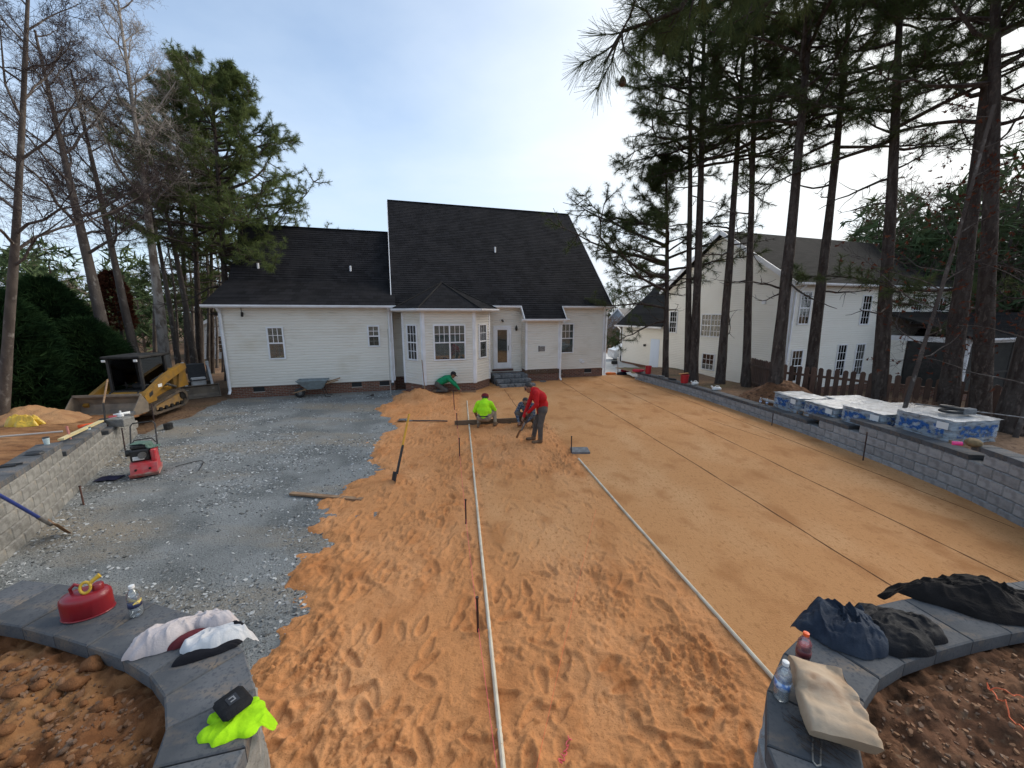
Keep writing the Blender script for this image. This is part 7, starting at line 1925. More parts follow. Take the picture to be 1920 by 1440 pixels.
# ---- compact track loader; front looks along -y
ld = thing('track_loader', 'yellow compact track loader with open cab and wide bucket', 'loader', (-12.45, 12.7, 0.16), R(9))
ld.scale = (0.88, 0.88, 0.92)
prof = [(-1.02, 0.06), (-0.92, 0.02), (0.72, 0.02), (0.88, 0.08), (0.98, 0.24), (0.92, 0.50), (0.74, 0.64), (0.50, 0.64), (-0.90, 0.36), (-1.06, 0.24)]
for x0, x1 in ((-0.95, -0.55), (0.55, 0.95)):
    tr = track(ld, x0, x1, prof, 0.075, M_rubber)
    s = -1 if x0 < 0 else 1
    mb = MB(); mb.prism([(-0.80, 0.14), (0.70, 0.14), (0.80, 0.45), (0.5, 0.52), (-0.75, 0.28)], 0, x0 + 0.08, x1 - 0.08); mb.build('track_frame', mat('dirty_yellow', (0.33, 0.19, 0.055), (0.22, 0.14, 0.07), 5, 0.8), tr)
    for y in (-0.55, -0.25, 0.05, 0.35, 0.6):
        mb = MB(); mb.tube([(x0 + 0.03, y, 0.145), (x1 - 0.03, y, 0.145)], 0.075, 12); mb.build('roller', M_blackmetal, tr)
    mb = MB(); mb.tube([(x0 + 0.04, 0.72, 0.42), (x1 - 0.04, 0.72, 0.42)], 0.14, 14); mb.build('sprocket', M_blackmetal, tr)
    mb = MB(); mb.tube([(x0 + 0.04, -0.88, 0.20), (x1 - 0.04, -0.88, 0.20)], 0.11, 14); mb.build('idler', M_blackmetal, tr)
MB().cbox(-0.54, 0.54, -0.85, 1.0, 0.25, 0.82, 0.03).build('hull', M_cat, ld)
MB().cbox(-0.70, 0.70, 0.72, 1.42, 0.70, 1.40, 0.06).build('engine_hood', M_cat, ld)
MB().cbox(-0.62, 0.62, 1.43, 1.47, 0.75, 1.30, 0.01).build('rear_grille', M_black, ld)
for s in (-1, 1):
    # rear tower and lift arm
    mb = MB(); mb.prism([(0.72, 0.70), (1.35, 0.70), (1.25, 1.52), (1.02, 1.60), (0.92, 1.30)], 0, s * 0.72 - 0.06, s * 0.72 + 0.06); mb.build('rear_tower', M_cat, ld)
    mb = MB(); mb.prism([(1.15, 1.60), (0.95, 1.62), (-0.10, 1.30), (-1.10, 0.84), (-1.42, 0.52), (-1.32, 0.42), (-1.02, 0.56), (-0.05, 1.02), (0.90, 1.32), (1.18, 1.40)], 0, s * 0.82 - 0.075, s * 0.82 + 0.075); ar = mb.build('lift_arm', M_cat, ld)
    mb = MB(); mb.cbox(s * 0.82 + s * 0.076 - 0.001, s * 0.82 + s * 0.076 + 0.001, -0.50, -0.30, 0.93, 1.04, 0.0004); mb.build('decal', M_labelw, ar)
    mb = MB(); mb.prism([(-0.98, 0.66), (-0.80, 0.74), (-0.80, 0.88), (-0.98, 0.80)], 0, s * 0.897, s * 0.899); mb.build('decal', M_black, ar)
    bar(ld, 'lift_cylinder', [(s * 0.70, 0.7, 0.75), (s * 0.72, -0.2, 1.1)], 0.045, M_steel, 8)
    bar(ld, 'tilt_cylinder', [(s * 0.45, -0.75, 0.85), (s * 0.42, -1.32, 0.42)], 0.04, M_blackmetal, 8)
    # front fenders bulging over the tracks
    mb = MB(); mb.prism([(-1.0, 0.42), (-0.95, 0.66), (-0.75, 0.84), (-0.45, 0.86), (-0.45, 0.45)], 0, s * 0.56 - 0.04, s * 0.74 + 0.02); mb.build('fender', M_cat, ld)
# cab
cab = MB()
for (x, y) in ((-0.50, -0.62), (0.50, -0.62), (-0.50, 0.62), (0.50, 0.62)): cab.cbox(x - 0.045, x + 0.045, y - 0.045, y + 0.045, 0.8, 1.98, 0.01)
cab.cbox(-0.545, 0.545, -0.665, -0.575, 0.78, 0.86, 0.01); cab.box(-0.50, 0.50, -0.60, 0.6, 0.80, 0.84)
cb = cab.build('cab_frame', M_black, ld)
MB().cbox(-0.62, 0.62, -0.78, 0.78, 1.98, 2.07, 0.025).build('cab_roof', mat('dusty_black', (0.015, 0.015, 0.015), (0.04, 0.038, 0.036), 4, 0.8, spec=0.15), cb)
for s in (-1, 1): MB().box(s * 0.49 - 0.004, s * 0.49 + 0.004, -0.56, 0.56, 1.0, 1.95).build('side_glass', M_cabglass, cb)
MB().box(-0.45, 0.45, 0.59, 0.60, 1.25, 1.95).build('rear_glass', M_cabglass, cb)
MB().cbox(-0.26, 0.26, -0.12, 0.36, 0.84, 1.02, 0.04).build('seat', M_black, cb); MB().cbox(-0.24, 0.24, 0.26, 0.38, 1.02, 1.52, 0.04).build('seat_back', M_black, cb)
for s in (-1, 1): bar(cb, 'joystick', [(s * 0.34, -0.2, 0.85), (s * 0.34, -0.24, 1.12)], 0.022, M_black, 8)
MB().cbox(-0.46, 0.46, -0.70, -0.62, 0.62, 0.80, 0.015).build('step_plate', M_labelw, ld)
for s in (-1, 1): MB().cbox(s * 0.5 - 0.06, s * 0.5 + 0.06, -0.81, -0.77, 1.88, 1.96, 0.01).build('work_light', M_labelw, cb)
# bucket
bk = MB(); bw = 1.02
out_ = [(-2.12, 0.02), (-1.45, 0.03), (-1.32, 0.12), (-1.28, 0.32), (-1.36, 0.50), (-1.52, 0.64)]; inn_ = [(-2.10, 0.04), (-1.47, 0.06), (-1.36, 0.14), (-1.325, 0.32), (-1.40, 0.48), (-1.54, 0.61)]
V = []; nO = len(out_)
for x in (-bw, bw): V += [(x, *p) for p in out_] + [(x, *p) for p in inn_]
F = []
for i in range(nO - 1):
    a, b = i, i + 1
    F += [(a, b, 2 * nO + b, 2 * nO + a), (nO + a, 3 * nO + a, 3 * nO + b, nO + b)]
F += [(0, 2 * nO, 3 * nO, nO), (nO - 1, 2 * nO - 1, 4 * nO - 1, 3 * nO - 1)]
bk.add(V, F)
for s in (-1, 1): bk.prism([(-2.12, 0.02), (-1.30, 0.03), (-1.28, 0.32), (-1.52, 0.64), (-1.60, 0.60)], 0, s * bw - 0.012, s * bw + 0.012)
bko = bk.build('bucket', M_bucket, ld); bko.location = (0, 0, 0.22)
sqbar(bko, 'top_lip', (-bw, -1.53, 0.64), (bw, -1.53, 0.64), 0.06, 0.07, M_bucket); sqbar(bko, 'cutting_edge', (-bw, -2.12, 0.02), (bw, -2.12, 0.02), 0.12, 0.025, M_steel)
# ---- small stand-on loader
ms = thing('mini_loader', 'small white stand-on loader with black hood beside the garage corner', 'loader', (-13.55, 16.35, 0.0), R(42))
p2 = [(-0.62, 0.05), (-0.52, 0.02), (0.52, 0.02), (0.62, 0.06), (0.60, 0.2), (0.10, 0.50), (-0.10, 0.50), (-0.62, 0.2)]
M_wht = mat('white_machine_paint', (0.62, 0.62, 0.61), (0.48, 0.46, 0.43), 5, 0.45)
for x0, x1 in ((-0.50, -0.26), (0.26, 0.50)): track(ms, x0, x1, p2, 0.06, M_rubber, 0.012)
MB().cbox(-0.25, 0.25, -0.5, 0.55, 0.2, 0.75, 0.03).build('hull', M_wht, ms)
mb = MB(); mb.prism([(-0.55, 0.62), (-0.35, 0.78), (0.30, 1.22), (0.55, 1.25), (0.55, 0.62)], 0, -0.30, 0.30); mb.build('hood', M_black, ms)
for s in (-1, 1):
    mb = MB(); mb.prism([(0.62, 1.18), (0.45, 1.24), (-0.70, 0.58), (-0.95, 0.30), (-0.85, 0.24), (-0.62, 0.46), (0.55, 1.06)], 0, s * 0.42 - 0.04, s * 0.42 + 0.04); mb.build('lift_arm', M_wht, ms)
    MB().cbox(s * 0.42 - 0.06, s * 0.42 + 0.06, 0.42, 0.62, 0.45, 1.32, 0.02).build('upright', M_wht, ms)
    MB().cbox(s * 0.42 - 0.062, s * 0.42 + 0.062, 0.41, 0.63, 1.00, 1.16, 0.02).build('red_badge', M_red, ms)
bk = MB(); V = []; o2 = [(-1.50, 0.02), (-1.02, 0.02), (-0.92, 0.12), (-0.92, 0.42), (-1.02, 0.50)]
for x in (-0.62, 0.62): V += [(x, *p) for p in o2]
bk.add(V, [(i, i + 1, 5 + i + 1, 5 + i) for i in range(4)])
for s in (-1, 1): bk.add([(s * 0.62, *p) for p in o2], [(0, 1, 2, 3, 4)])
b2 = bk.build('bucket', M_bucket, ms, fix=False); md = b2.modifiers.new('s', 'SOLIDIFY'); md.thickness = 0.02
# firewood log end beyond
mb = MB(); mb.tube([(-12.35, 17.6, 0.62), (-11.7, 17.9, 0.62)], 0.30, 14); single('log', 'pale cut log standing behind the small loader', 'log', mb, mat('cut_log', (0.45, 0.33, 0.16), (0.36, 0.25, 0.12), 9, 0.85))

# ================================================================== right terrace
def zr(x, y): return float(z_right(np.array([x]), np.array([y]))[0])
def zl(x, y): return float(z_left(np.array([x]), np.array([y]))[0])
# picket fence
M_fence = add_random_tint(mat('stained_picket', (0.060, 0.030, 0.020), (0.10, 0.055, 0.036), 5, 0.85, 0.3, 40, stretch=(4, 4, 0.5)), 0.3)
def fence(label, p, q, zz, h=1.30, pw=0.14, gap=0.075):
    p, q = np.array(p), np.array(q); L = np.linalg.norm(q - p); d = (q - p) / L; a = math.atan2(d[1], d[0])
    t = thing('picket_fence', label, 'fence', (p[0], p[1], 0), a)
    z0, z1 = zz
    mb = MB(); mb.prism([(-pw / 2, 0), (pw / 2, 0), (pw / 2, h - 0.05), (pw / 2 - 0.04, h), (-pw / 2 + 0.04, h), (-pw / 2, h - 0.05)], 1, -0.011, 0.011); pk = mb.build('picket', M_fence, t); me = pk.data; bpy.data.objects.remove(pk)
    s = pw / 2
    while s < L:
        o = bpy.data.objects.new('picket', me); C.objects.link(o); o.parent = t
        o.location = (s, -0.03, z0 + (z1 - z0) * s / L + 0.03 + rnd.uniform(-0.012, 0.012)); o.rotation_euler = (0, rnd.uniform(-0.02, 0.02), 0); s += pw + gap
    for hz in (0.28, 1.02):
        sqbar(t, 'rail', (0, 0.01, z0 + hz), (L, 0.01, z1 + hz), 0.04, 0.085, M_fence)
    s = 0.0
    while s <= L + 0.01:
        z = z0 + (z1 - z0) * s / L; mb = MB(); mb.cbox(s - 0.045, s + 0.045, 0.035, 0.125, z - 0.3, z + h - 0.05, 0.006); mb.build('post', M_fence, t); s += L / max(1, round(L / 2.4))
fence('dark brown picket fence running behind the wrapped pallets', (10.15, 14.25), (14.5, 9.3), (0.20, 0.10))
fence('short return of the picket fence beside the gable wall', (10.10, 14.40), (10.75, 17.6), (0.20, 0.12), gap=0.03)

# brown soil mound with loose texture
gx = np.arange(-1.7, 1.7, 0.035); gy = np.arange(-1.5, 1.6, 0.035); X, Y = np.meshgrid(gx, gy)
r_ = np.sqrt((X / 1.35) ** 2 + (Y / 1.15) ** 2)
Zm = 0.78 * np.maximum(0, 1 - r_) ** 0.85 * (1 + 0.25 * fbm(X * 2, Y * 2, seed=5)) + 0.06 * np.abs(fbm(X * 6, Y * 6, seed=6)) * (r_ < 1.05) + 0.03 * fbm(X * 16, Y * 16, oct=2, seed=7) * (r_ < 1.05) - 0.05 * (r_ > 1.0)
Wx, Wy = 9.55 + X, 13.35 + Y; Zw = z_right(Wx, Wy) + Zm + 0.01
k = (r_ < 1.12) & (path_dist(PR, Wx, Wy, -1) > 0.30); qm = k[:-1, :-1] & k[1:, 1:] & k[1:, :-1] & k[:-1, 1:]
V, F = compact(np.stack([Wx, Wy, Zw], -1).reshape(-1, 3), grid_faces(len(gx), len(gy), qm))
tag(mesh_np('soil_mound', V, F, layered('mound_soil', [((0.13, 0.06, 0.028), 0, 0, 0, None), ((0.20, 0.10, 0.05), 3, 0.45, 0.65, (1, 1, 1)), ((0.07, 0.032, 0.018), 9, 0.5, 0.68, (1, 1, 1))], rough=0.95, bumps=((22, 0.8, 0.04, 6),)), smooth=True), 'heap of brown soil behind the low grey wall', 'soil mound')
gx = np.arange(-1.5, 1.5, 0.05); X, Y = np.meshgrid(gx, gx); r_ = np.sqrt((X / 1.25) ** 2 + (Y / 0.9) ** 2)
Zm = 0.40 * np.maximum(0, 1 - r_) ** 0.8 * (1 + 0.5 * fbm(X * 2.5, Y * 2.5, seed=15)) + 0.07 * np.abs(fbm(X * 6, Y * 6, seed=16)) - 0.06 * (r_ > 1)
k = r_ < 1.1; qm = k[:-1, :-1] & k[1:, 1:] & k[1:, :-1] & k[:-1, 1:]
V, F = compact(np.stack([X - 13.0, Y + 10.1, Zm + z_left(X, Y + 10.1)], -1).reshape(-1, 3), grid_faces(len(gx), len(gx), qm))
tag(mesh_np('sand_pile', V, F, layered('dry_sand', [((0.36, 0.20, 0.095), 0, 0, 0, None), ((0.26, 0.13, 0.06), 3, 0.45, 0.7, (1, 1, 1))], rough=0.95, bumps=((30, 0.5, 0.03, 5),)), smooth=True), 'small heap of pale sand below the cypresses', 'sand pile')

# wrapped pallets of pavers
def wrap_mat():
    m = bpy.data.materials.new('plastic_wrap'); m.use_nodes = True; nt = m.node_tree; N = nt.nodes; L = nt.links; N.clear()
    out = N.new('ShaderNodeOutputMaterial'); tr_ = N.new('ShaderNodeBsdfTransparent'); gl = N.new('ShaderNodeBsdfPrincipled'); mx = N.new('ShaderNodeMixShader')
    gl.inputs['Base Color'].default_value = (0.46, 0.55, 0.63, 1); gl.inputs['Roughness'].default_value = 0.22
    tc = N.new('ShaderNodeTexCoord'); n = N.new('ShaderNodeTexNoise'); n.inputs['Scale'].default_value = 5; n.inputs['Detail'].default_value = 6; mp = N.new('ShaderNodeMapping'); mp.inputs['Scale'].default_value = (1, 1, 3)
    L.new(tc.outputs['Object'], mp.inputs[0]); L.new(mp.outputs[0], n.inputs['Vector'])
    r = N.new('ShaderNodeMapRange'); r.inputs['From Min'].default_value = 0.35; r.inputs['From Max'].default_value = 0.7; r.inputs['To Min'].default_value = 0.25; r.inputs['To Max'].default_value = 0.8
    L.new(n.outputs['Fac'], r.inputs['Value']); L.new(r.outputs[0], mx.inputs[0]); L.new(tr_.outputs[0], mx.inputs[1]); L.new(gl.outputs[0], mx.inputs[2])
    bp = N.new('ShaderNodeBump'); bp.inputs['Strength'].default_value = 0.7; bp.inputs['Distance'].default_value = 0.03; L.new(n.outputs['Fac'], bp.inputs['Height']); L.new(bp.outputs[0], gl.inputs['Normal'])
    L.new(mx.outputs[0], out.inputs[0]); MATS['plastic_wrap'] = m; return m
M_wrap = wrap_mat()
M_wraptop = mat('crumpled_white_plastic', (0.44, 0.46, 0.48), (0.24, 0.25, 0.26), 5, 0.35, 0.8, 14, dist=0.03)
M_blueprint = glass_mat('blue_print')
nt = M_blueprint.node_tree; N = nt.nodes; N.clear()
o_ = N.new('ShaderNodeOutputMaterial'); t_ = N.new('ShaderNodeBsdfTransparent'); d_ = N.new('ShaderNodeBsdfDiffuse'); d_.inputs[0].default_value = (0.03, 0.13, 0.40, 1); x_ = N.new('ShaderNodeMixShader')
c_ = N.new('ShaderNodeTexCoord'); n_ = N.new('ShaderNodeTexNoise'); n_.inputs['Scale'].default_value = 11; r_ = N.new('ShaderNodeMapRange'); r_.inputs['From Min'].default_value = 0.47; r_.inputs['From Max'].default_value = 0.53; r_.inputs['To Max'].default_value = 0.55
nt.links.new(c_.outputs['Object'], n_.inputs['Vector']); nt.links.new(n_.outputs['Fac'], r_.inputs['Value']); nt.links.new(r_.outputs[0], x_.inputs[0]); nt.links.new(t_.outputs[0], x_.inputs[1]); nt.links.new(d_.outputs[0], x_.inputs[2]); nt.links.new(x_.outputs[0], o_.inputs[0])
M_pstack = brick_mat('stacked_pavers', (0.17, 0.175, 0.18), (0.22, 0.22, 0.22), (0.05, 0.05, 0.05), 0.3, 0.10, 0.012, axes='uv')
def pallet(label, x, y, rz, sx, sy, h, topsheet=True, blue=True):
    z = min(zr(x + dx, y + dy) for dx in (-0.5, 0.5) for dy in (-0.5, 0.5)) + 0.03
    t = thing('paver_pallet', label, 'pallet', (x, y, z), rz, 'wrapped pallets of pavers on the terrace')
    for k in range(5): MB().cbox(-sx / 2, sx / 2, -sy / 2 + k * (sy - 0.1) / 4, -sy / 2 + k * (sy - 0.1) / 4 + 0.1, 0.09, 0.112, 0.003).build('deck_board', M_wood, t)
    for k in (-1, 0, 1): MB().cbox(k * (sx / 2 - 0.05) - 0.045, k * (sx / 2 - 0.05) + 0.045, -sy / 2, sy / 2, 0, 0.088, 0.004).build('stringer', M_wood, t)
    MB().cbox(-sx / 2 + 0.03, sx / 2 - 0.03, -sy / 2 + 0.03, sy / 2 - 0.03, 0.115, h - 0.03, 0.01).build('paver_stack', M_pstack, t)
    # wrap shell with uneven surface
    nu, nv = 56, 8; V = []; th = np.linspace(0, 2 * np.pi, nu, endpoint=False); rs_ = np.random.RandomState(int(x * 100))
    for jv in range(nv):
        f = jv / (nv - 1); bul = 0.012 + 0.015 * rs_.rand(nu)
        for i in range(nu):
            cx = np.sign(math.cos(th[i])) * abs(math.cos(th[i])) ** 0.18 * (sx / 2 + bul[i]); cy = np.sign(math.sin(th[i])) * abs(math.sin(th[i])) ** 0.18 * (sy / 2 + bul[i])
            V.append((cx, cy, 0.03 + f * (h - 0.03)))
    mb = MB(); mb.add(V, [(j * nu + i, j * nu + (i + 1) % nu, (j + 1) * nu + (i + 1) % nu, (j + 1) * nu + i) for j in range(nv - 1) for i in range(nu)])
    mb.build('wrap', M_wrap, t, smooth=True)
    if topsheet:
        g = np.linspace(-0.5, 0.5, 26); GX, GY = np.meshgrid(g, g); rs2 = int(abs(x * 37 + y * 11))
        Z_ = h + 0.012 + 0.03 * np.abs(fbm(GX * 5 + rs2, GY * 5, seed=rs2)) - 0.02 * np.maximum(0, np.maximum(np.abs(GX), np.abs(GY)) - 0.46) * 20
        o = mesh_np('top_sheet', np.stack([GX * (sx + 0.06), GY * (sy + 0.06), Z_], -1).reshape(-1, 3), grid_faces(26, 26), M_wraptop, parent=t, smooth=True)
    if blue:
        MB().box(-sx / 2 + 0.08, sx / 2 - 0.12, -sy / 2 - 0.037, -sy / 2 - 0.034, 0.16, 0.40).build('blue_print', M_blueprint, t)
        MB().box(-sx / 2 - 0.037, -sx / 2 - 0.034, -sy / 2 + 0.12, sy / 2 - 0.12, 0.16, 0.38).build('blue_print', M_blueprint, t)
        MB().box(-sx / 2 - 0.04, -sx / 2 - 0.037, -sy / 2 + 0.06, -sy / 2 + 0.26, h - 0.19, h - 0.05).build('paper_tag', M_labelw, t)
    return t
pallet('long low wrapped paver pallet carrying the black hose', 9.38, 8.05, R(8), 1.15, 1.05, 0.50)
pallet('wrapped paver pallet next to the one carrying the hose', 9.25, 9.35, R(8), 1.15, 1.0, 0.48)
pallet('wrapped paver pallet with pale blue bands of print', 9.15, 10.55, R(5), 1.05, 1.0, 0.46)
pallet('half unpacked pallet at the mound end with green strap', 9.0, 11.75, R(3), 0.9, 1.0, 0.50)
pallet('wrapped pallet in the back row strewn with brown straw', 10.65, 9.9, R(8), 1.1, 1.1, 0.48, blue=False)
pallet('wrapped pallet in the back row nearest the fence corner', 10.35, 11.3, R(5), 1.1, 1.0, 0.48, blue=False)
rs = np.random.RandomState(18); sg = []
zb = zr(10.65, 9.9) + 0.03 + 0.50
for k in range(420):
    p = np.array([10.65 + rs.normal(0, 0.28), 9.9 + rs.normal(0, 0.26), zb + 0.04 * rs.rand()]); d = rs.normal(0, 0.07, 3) * np.array([1, 1, 0.2]); sg.append((*p, *(p + d), 0.003, 0.002))
V, F = segs_mesh(sg, 3); tag(mesh_np('pine_straw', V, F, mat('brown_straw', (0.12, 0.06, 0.03), rough=0.9)), 'brown pine straw strewn over a back row pallet', 'pine straw', kind='stuff')
tz = zr(9.38, 8.05) + 0.03 + 0.54
hs = thing('hose_coil', 'black hose and grey paver lying on the long pallet', 'hose', (9.42, 7.95, tz))
mb = MB(); mb.tube([(0.26 * math.cos(a), 0.16 * math.sin(a), 0.03 + 0.10 * max(0, math.sin(a * 0.5))) for a in np.linspace(0, 12.5, 60)], 0.028, 8); mb.build('coil', M_black, hs, smooth=True)
MB().cbox(-0.02, 0.24, -0.20, -0.06, 0.0, 0.12, 0.008).build('paver', M_pav, hs)
single('steel_rod', 'long thin rod resting across the pallets', 'rod', MB().tube([(8.95, 8.3, tz + 0.10), (11.1, 7.55, tz - 0.10)], 0.015, 6), M_steel)
single('drain_pipe', 'pale grey pipe lying behind the low wall by the pallets', 'pipe', MB().tube([(8.62, 12.9, 0.50), (8.72, 10.9, 0.56)], 0.05, 10), mat('grey_pipe', (0.36, 0.34, 0.32), rough=0.6))
mb = MB(); mb.tube([(8.02, 6.70, 1.075), (8.12, 6.62, 1.09)], 0.035, 10); single('marker_can', 'bright pink marking can lying on the wall cap', 'can', mb, mat('hot_pink', (0.85, 0.05, 0.25), rough=0.4))
V, F = rock_mesh(44); o = mesh_np('straw_clod', V * 0.13, F, mat('dry_straw', (0.22, 0.15, 0.07), (0.14, 0.10, 0.05), 20, 0.9, 0.6, 60), smooth=True); o.location = (8.35, 6.65, 1.10); tag(o, 'clump of dry grass beside the pink can on the wall', 'grass clump')
# buckets and jugs on the far wall
M_bred = mat('red_bucket_plastic', (0.42, 0.012, 0.02), (0.36, 0.012, 0.018), 5, 0.45)
def bucket(label, loc, h=0.36, r=0.14):
    t = thing('bucket', label, 'bucket', loc)
    mb = MB(); mb.lathe([(r * 0.82, 0), (r, h), (r * 1.06, h), (r * 1.06, h - 0.03), (r * 0.99, h - 0.032)][:3] , 20); 
    V = []; n = 20
    mb = MB()
    prof = [(0.01, 0.012), (r * 0.80, 0.012), (r * 0.96, h), (r * 1.05, h), (r * 1.05, h - 0.03), (r * 0.99, h - 0.035), (r * 0.84, 0.0), (0.01, 0.0)]
    mb.lathe(prof, 20); smooth_by_angle(mb.build('pail', M_bred, t), 40)
    bar(t, 'bail', [(r * 1.04 * math.cos(a), -0.02 - 0.03 * math.sin(a), h - 0.02 - 0.22 * math.sin(a)) for a in np.linspace(0, math.pi, 13)], 0.004, M_steel, 6)
    return t
bucket('tall red plastic bucket on the far wall end', (6.75, 18.86, 0.452), 0.40, 0.15)
bk2 = bucket('open red bucket full of tools on the low wall', (7.43, 16.33, 0.452), 0.36, 0.17)
single('trowel_handle', 'orange float board sticking out of the open red bucket', 'tool', MB().hexa([(7.20, 16.28, 0.83), (7.62, 16.36, 0.86), (7.60, 16.48, 0.86), (7.18, 16.40, 0.83), (7.20, 16.28, 0.85), (7.62, 16.36, 0.88), (7.60, 16.48, 0.88), (7.18, 16.40, 0.85)]), mat('orange_wood', (0.50, 0.24, 0.08), rough=0.7))
def jug(label, loc, rz=0):
    t = thing('plastic_jug', label, 'jug', loc, rz)
    smooth_by_angle(MB().cbox(-0.16, 0.16, -0.07, 0.07, 0, 0.13, 0.035).build('body', M_labelw, t), 60)
    bar(t, 'neck', [(-0.15, 0, 0.11), (-0.20, 0, 0.17)], 0.03, M_labelw, 10); bar(t, 'handle', [(-0.08, 0, 0.12), (-0.02, 0, 0.18), (0.08, 0, 0.17), (0.12, 0, 0.12)], 0.013, M_labelw, 6)
jug('white plastic jug lying by the open red bucket', (7.66, 15.85, 0.452), R(20)); jug('white plastic jug lying before the soil mound', (7.97, 14.70, 0.452), R(-10))
for (x, y, col, lab) in ((6.42, 19.35, (0.55, 0.05, 0.08), 'pink red bag slumped on the far wall end'), (5.55, 21.3, (0.80, 0.20, 0.04), 'orange bag slumped at the house corner'), (6.15, 21.2, (0.02, 0.02, 0.03), 'black sack slumped by the downspout of the garage'), (6.45, 21.5, (0.5, 0.03, 0.06), 'red bundle on top of the black sack')):
    z0 = 0.452 if y < 20 else -0.02
    V, F = rock_mesh(int(x * 10)); V = V * np.array([0.34, 0.24, 0.20]); V[:, 2] = np.maximum(V[:, 2], -0.08)
    o = mesh_np('bag', V, F, cloth_col('bag_' + lab.split()[0], col, tuple(c * 0.8 for c in col), 0.6, 14, 0.6), smooth=True); o.location = (x, y, z0 + 0.08 + (0.15 if 'bundle' in lab else 0)); s_ = o.modifiers.new('s', 'SUBSURF'); s_.levels = 1; s_.render_levels = 1
    tag(o, lab, 'bag')
for (x, y, lab, m) in ((7.05, 17.9, 'rolled grey rags on the wall between the two buckets', M_steel), (7.25, 17.1, 'black tool roll on the wall beside the open red bucket', M_black)):
    mb = MB(); mb.tube([(x - 0.12, y + 0.15, 0.49), (x + 0.08, y - 0.15, 0.49)], 0.04, 8); single('tool_roll', lab, 'tool roll', mb, m)

# ================================================================== left terrace
M_cup = mat('paper_cup', (0.55, 0.66, 0.66), (0.40, 0.50, 0.50), 14, 0.6)
def cup(label, loc):
    t = thing('paper_cup', label, 'cup', loc)
    smooth_by_angle(MB().lathe([(0.034, 0), (0.046, 0.125), (0.043, 0.127)], 16).build('cup', M_cup, t), 40)
    MB().lathe([(0.047, 0.120), (0.048, 0.130), (0.040, 0.138)], 16).build('lid', M_black, t)
def capz(n): return -0.04 + 0.2 * n + 0.092
def onwall(y, inset): 
    return wall_x_left(y) - inset
cup('lidded paper cup on the step of the tan wall', (onwall(6.65, 0.24), 6.70, capz(5))); cup('lidded paper cup on the soil beside the orange cloth', (-9.45, 8.25, zl(-9.4, 8.2) + 0.06))
mb = MB(); mb.lathe([(0.10, 0), (0.115, 0.015), (0.10, 0.04), (0.05, 0.042)], 16, sx=1.2, sy=0.8); single('hat', 'flat black cap lying on the tan wall', 'cap', mb, M_black, loc=(onwall(6.15, 0.18), 6.2, capz(5)))
mb = MB(); mb.tube([(0, 0, 0.02), (0.2, 0.10, 0.02)], 0.016, 6); mb.tube([(0, -0.05, 0.02), (0.2, 0.02, 0.02)], 0.016, 6); single('pliers', 'black handled pliers lying on the tan wall edge', 'pliers', mb, M_black, loc=(onwall(5.65, 0.35), 5.65, capz(5)))
single('timber_strip', 'pale timber strip lying on the terrace soil', 'board', MB().hexa([(-8.95, 7.25, 0.93), (-9.9, 8.9, 0.84), (-9.83, 8.95, 0.84), (-8.88, 7.30, 0.93), (-8.95, 7.25, 0.97), (-9.9, 8.9, 0.88), (-9.83, 8.95, 0.88), (-8.88, 7.30, 0.97)]), mat('pale_pine_board', (0.62, 0.52, 0.28), (0.54, 0.44, 0.22), 6, 0.7))
single('red_rod', 'short red stake standing in the terrace soil', 'stake', MB().tube([(-9.1, 7.6, 0.70), (-9.16, 7.62, 1.12)], 0.02, 8), mat('faded_red', (0.42, 0.14, 0.12), (0.5, 0.25, 0.2), 9, 0.7))
V, F = rock_mesh(71); o = mesh_np('cloth_bundle', V * np.array([0.26, 0.16, 0.11]), F, cloth_col('orange_cloth', (0.80, 0.11, 0.03), (0.70, 0.08, 0.02), 0.8, 14, 0.7), smooth=True); o.location = (-10.0, 8.8, zl(-10, 8.8) + 0.13); tag(o, 'bright orange cloth bundle on the terrace soil', 'cloth')
single('dark_timber', 'dark timber lying beside the orange cloth', 'board', MB().hexa([(-9.75, 8.55, 0.74), (-10.4, 9.4, 0.70), (-10.28, 9.48, 0.70), (-9.63, 8.62, 0.74), (-9.75, 8.55, 0.83), (-10.4, 9.4, 0.79), (-10.28, 9.48, 0.79), (-9.63, 8.62, 0.83)]), M_black)
single('wall_block', 'loose grey wall block lying behind the tan wall', 'block', MB().cbox(-0.22, 0.22, -0.15, 0.15, 0, 0.2, 0.01), M_blk_l, loc=(-9.85, 9.35, zl(-9.8, 9.3) + 0.03))
mb = MB(); mb.lathe([(0.04, 0), (0.06, 0.03), (0.055, 0.08), (0.02, 0.12), (0.02, 0.16), (0.01, 0.165)], 14); single('spray_can', 'white plastic jug standing on the loose wall block', 'jug', mb, M_labelw, loc=(-9.85, 9.38, zl(-9.8, 9.3) + 0.235))
ho = thing('hoe', 'wooden handled hoe standing on the far end of the tan wall', 'hoe', (onwall(9.3, 0.25), 9.35, capz(3)))
bar(ho, 'handle', [(0.0, 0.0, 0.55), (-0.16, 0.35, 1.08)], 0.02, M_wood, 8); bar(ho, 'grip', [(0.06, -0.1, 0.02), (0.0, 0.0, 0.55)], 0.02, M_blackmetal, 8); MB().cbox(-0.06, 0.18, -0.16, -0.06, 0, 0.03, 0.008).build('head', M_rust, ho)
mb = MB(); mb.tube([(0, 0, 0.05), (0.20, 0.26, 0.05)], [0.03, 0.045], 10); o = single('rolled_bag', 'white plastic bag lying on the far end of the tan wall', 'bag', mb, M_labelw, smooth=True, loc=(onwall(10.2, 0.25) , 10.05, capz(3)))
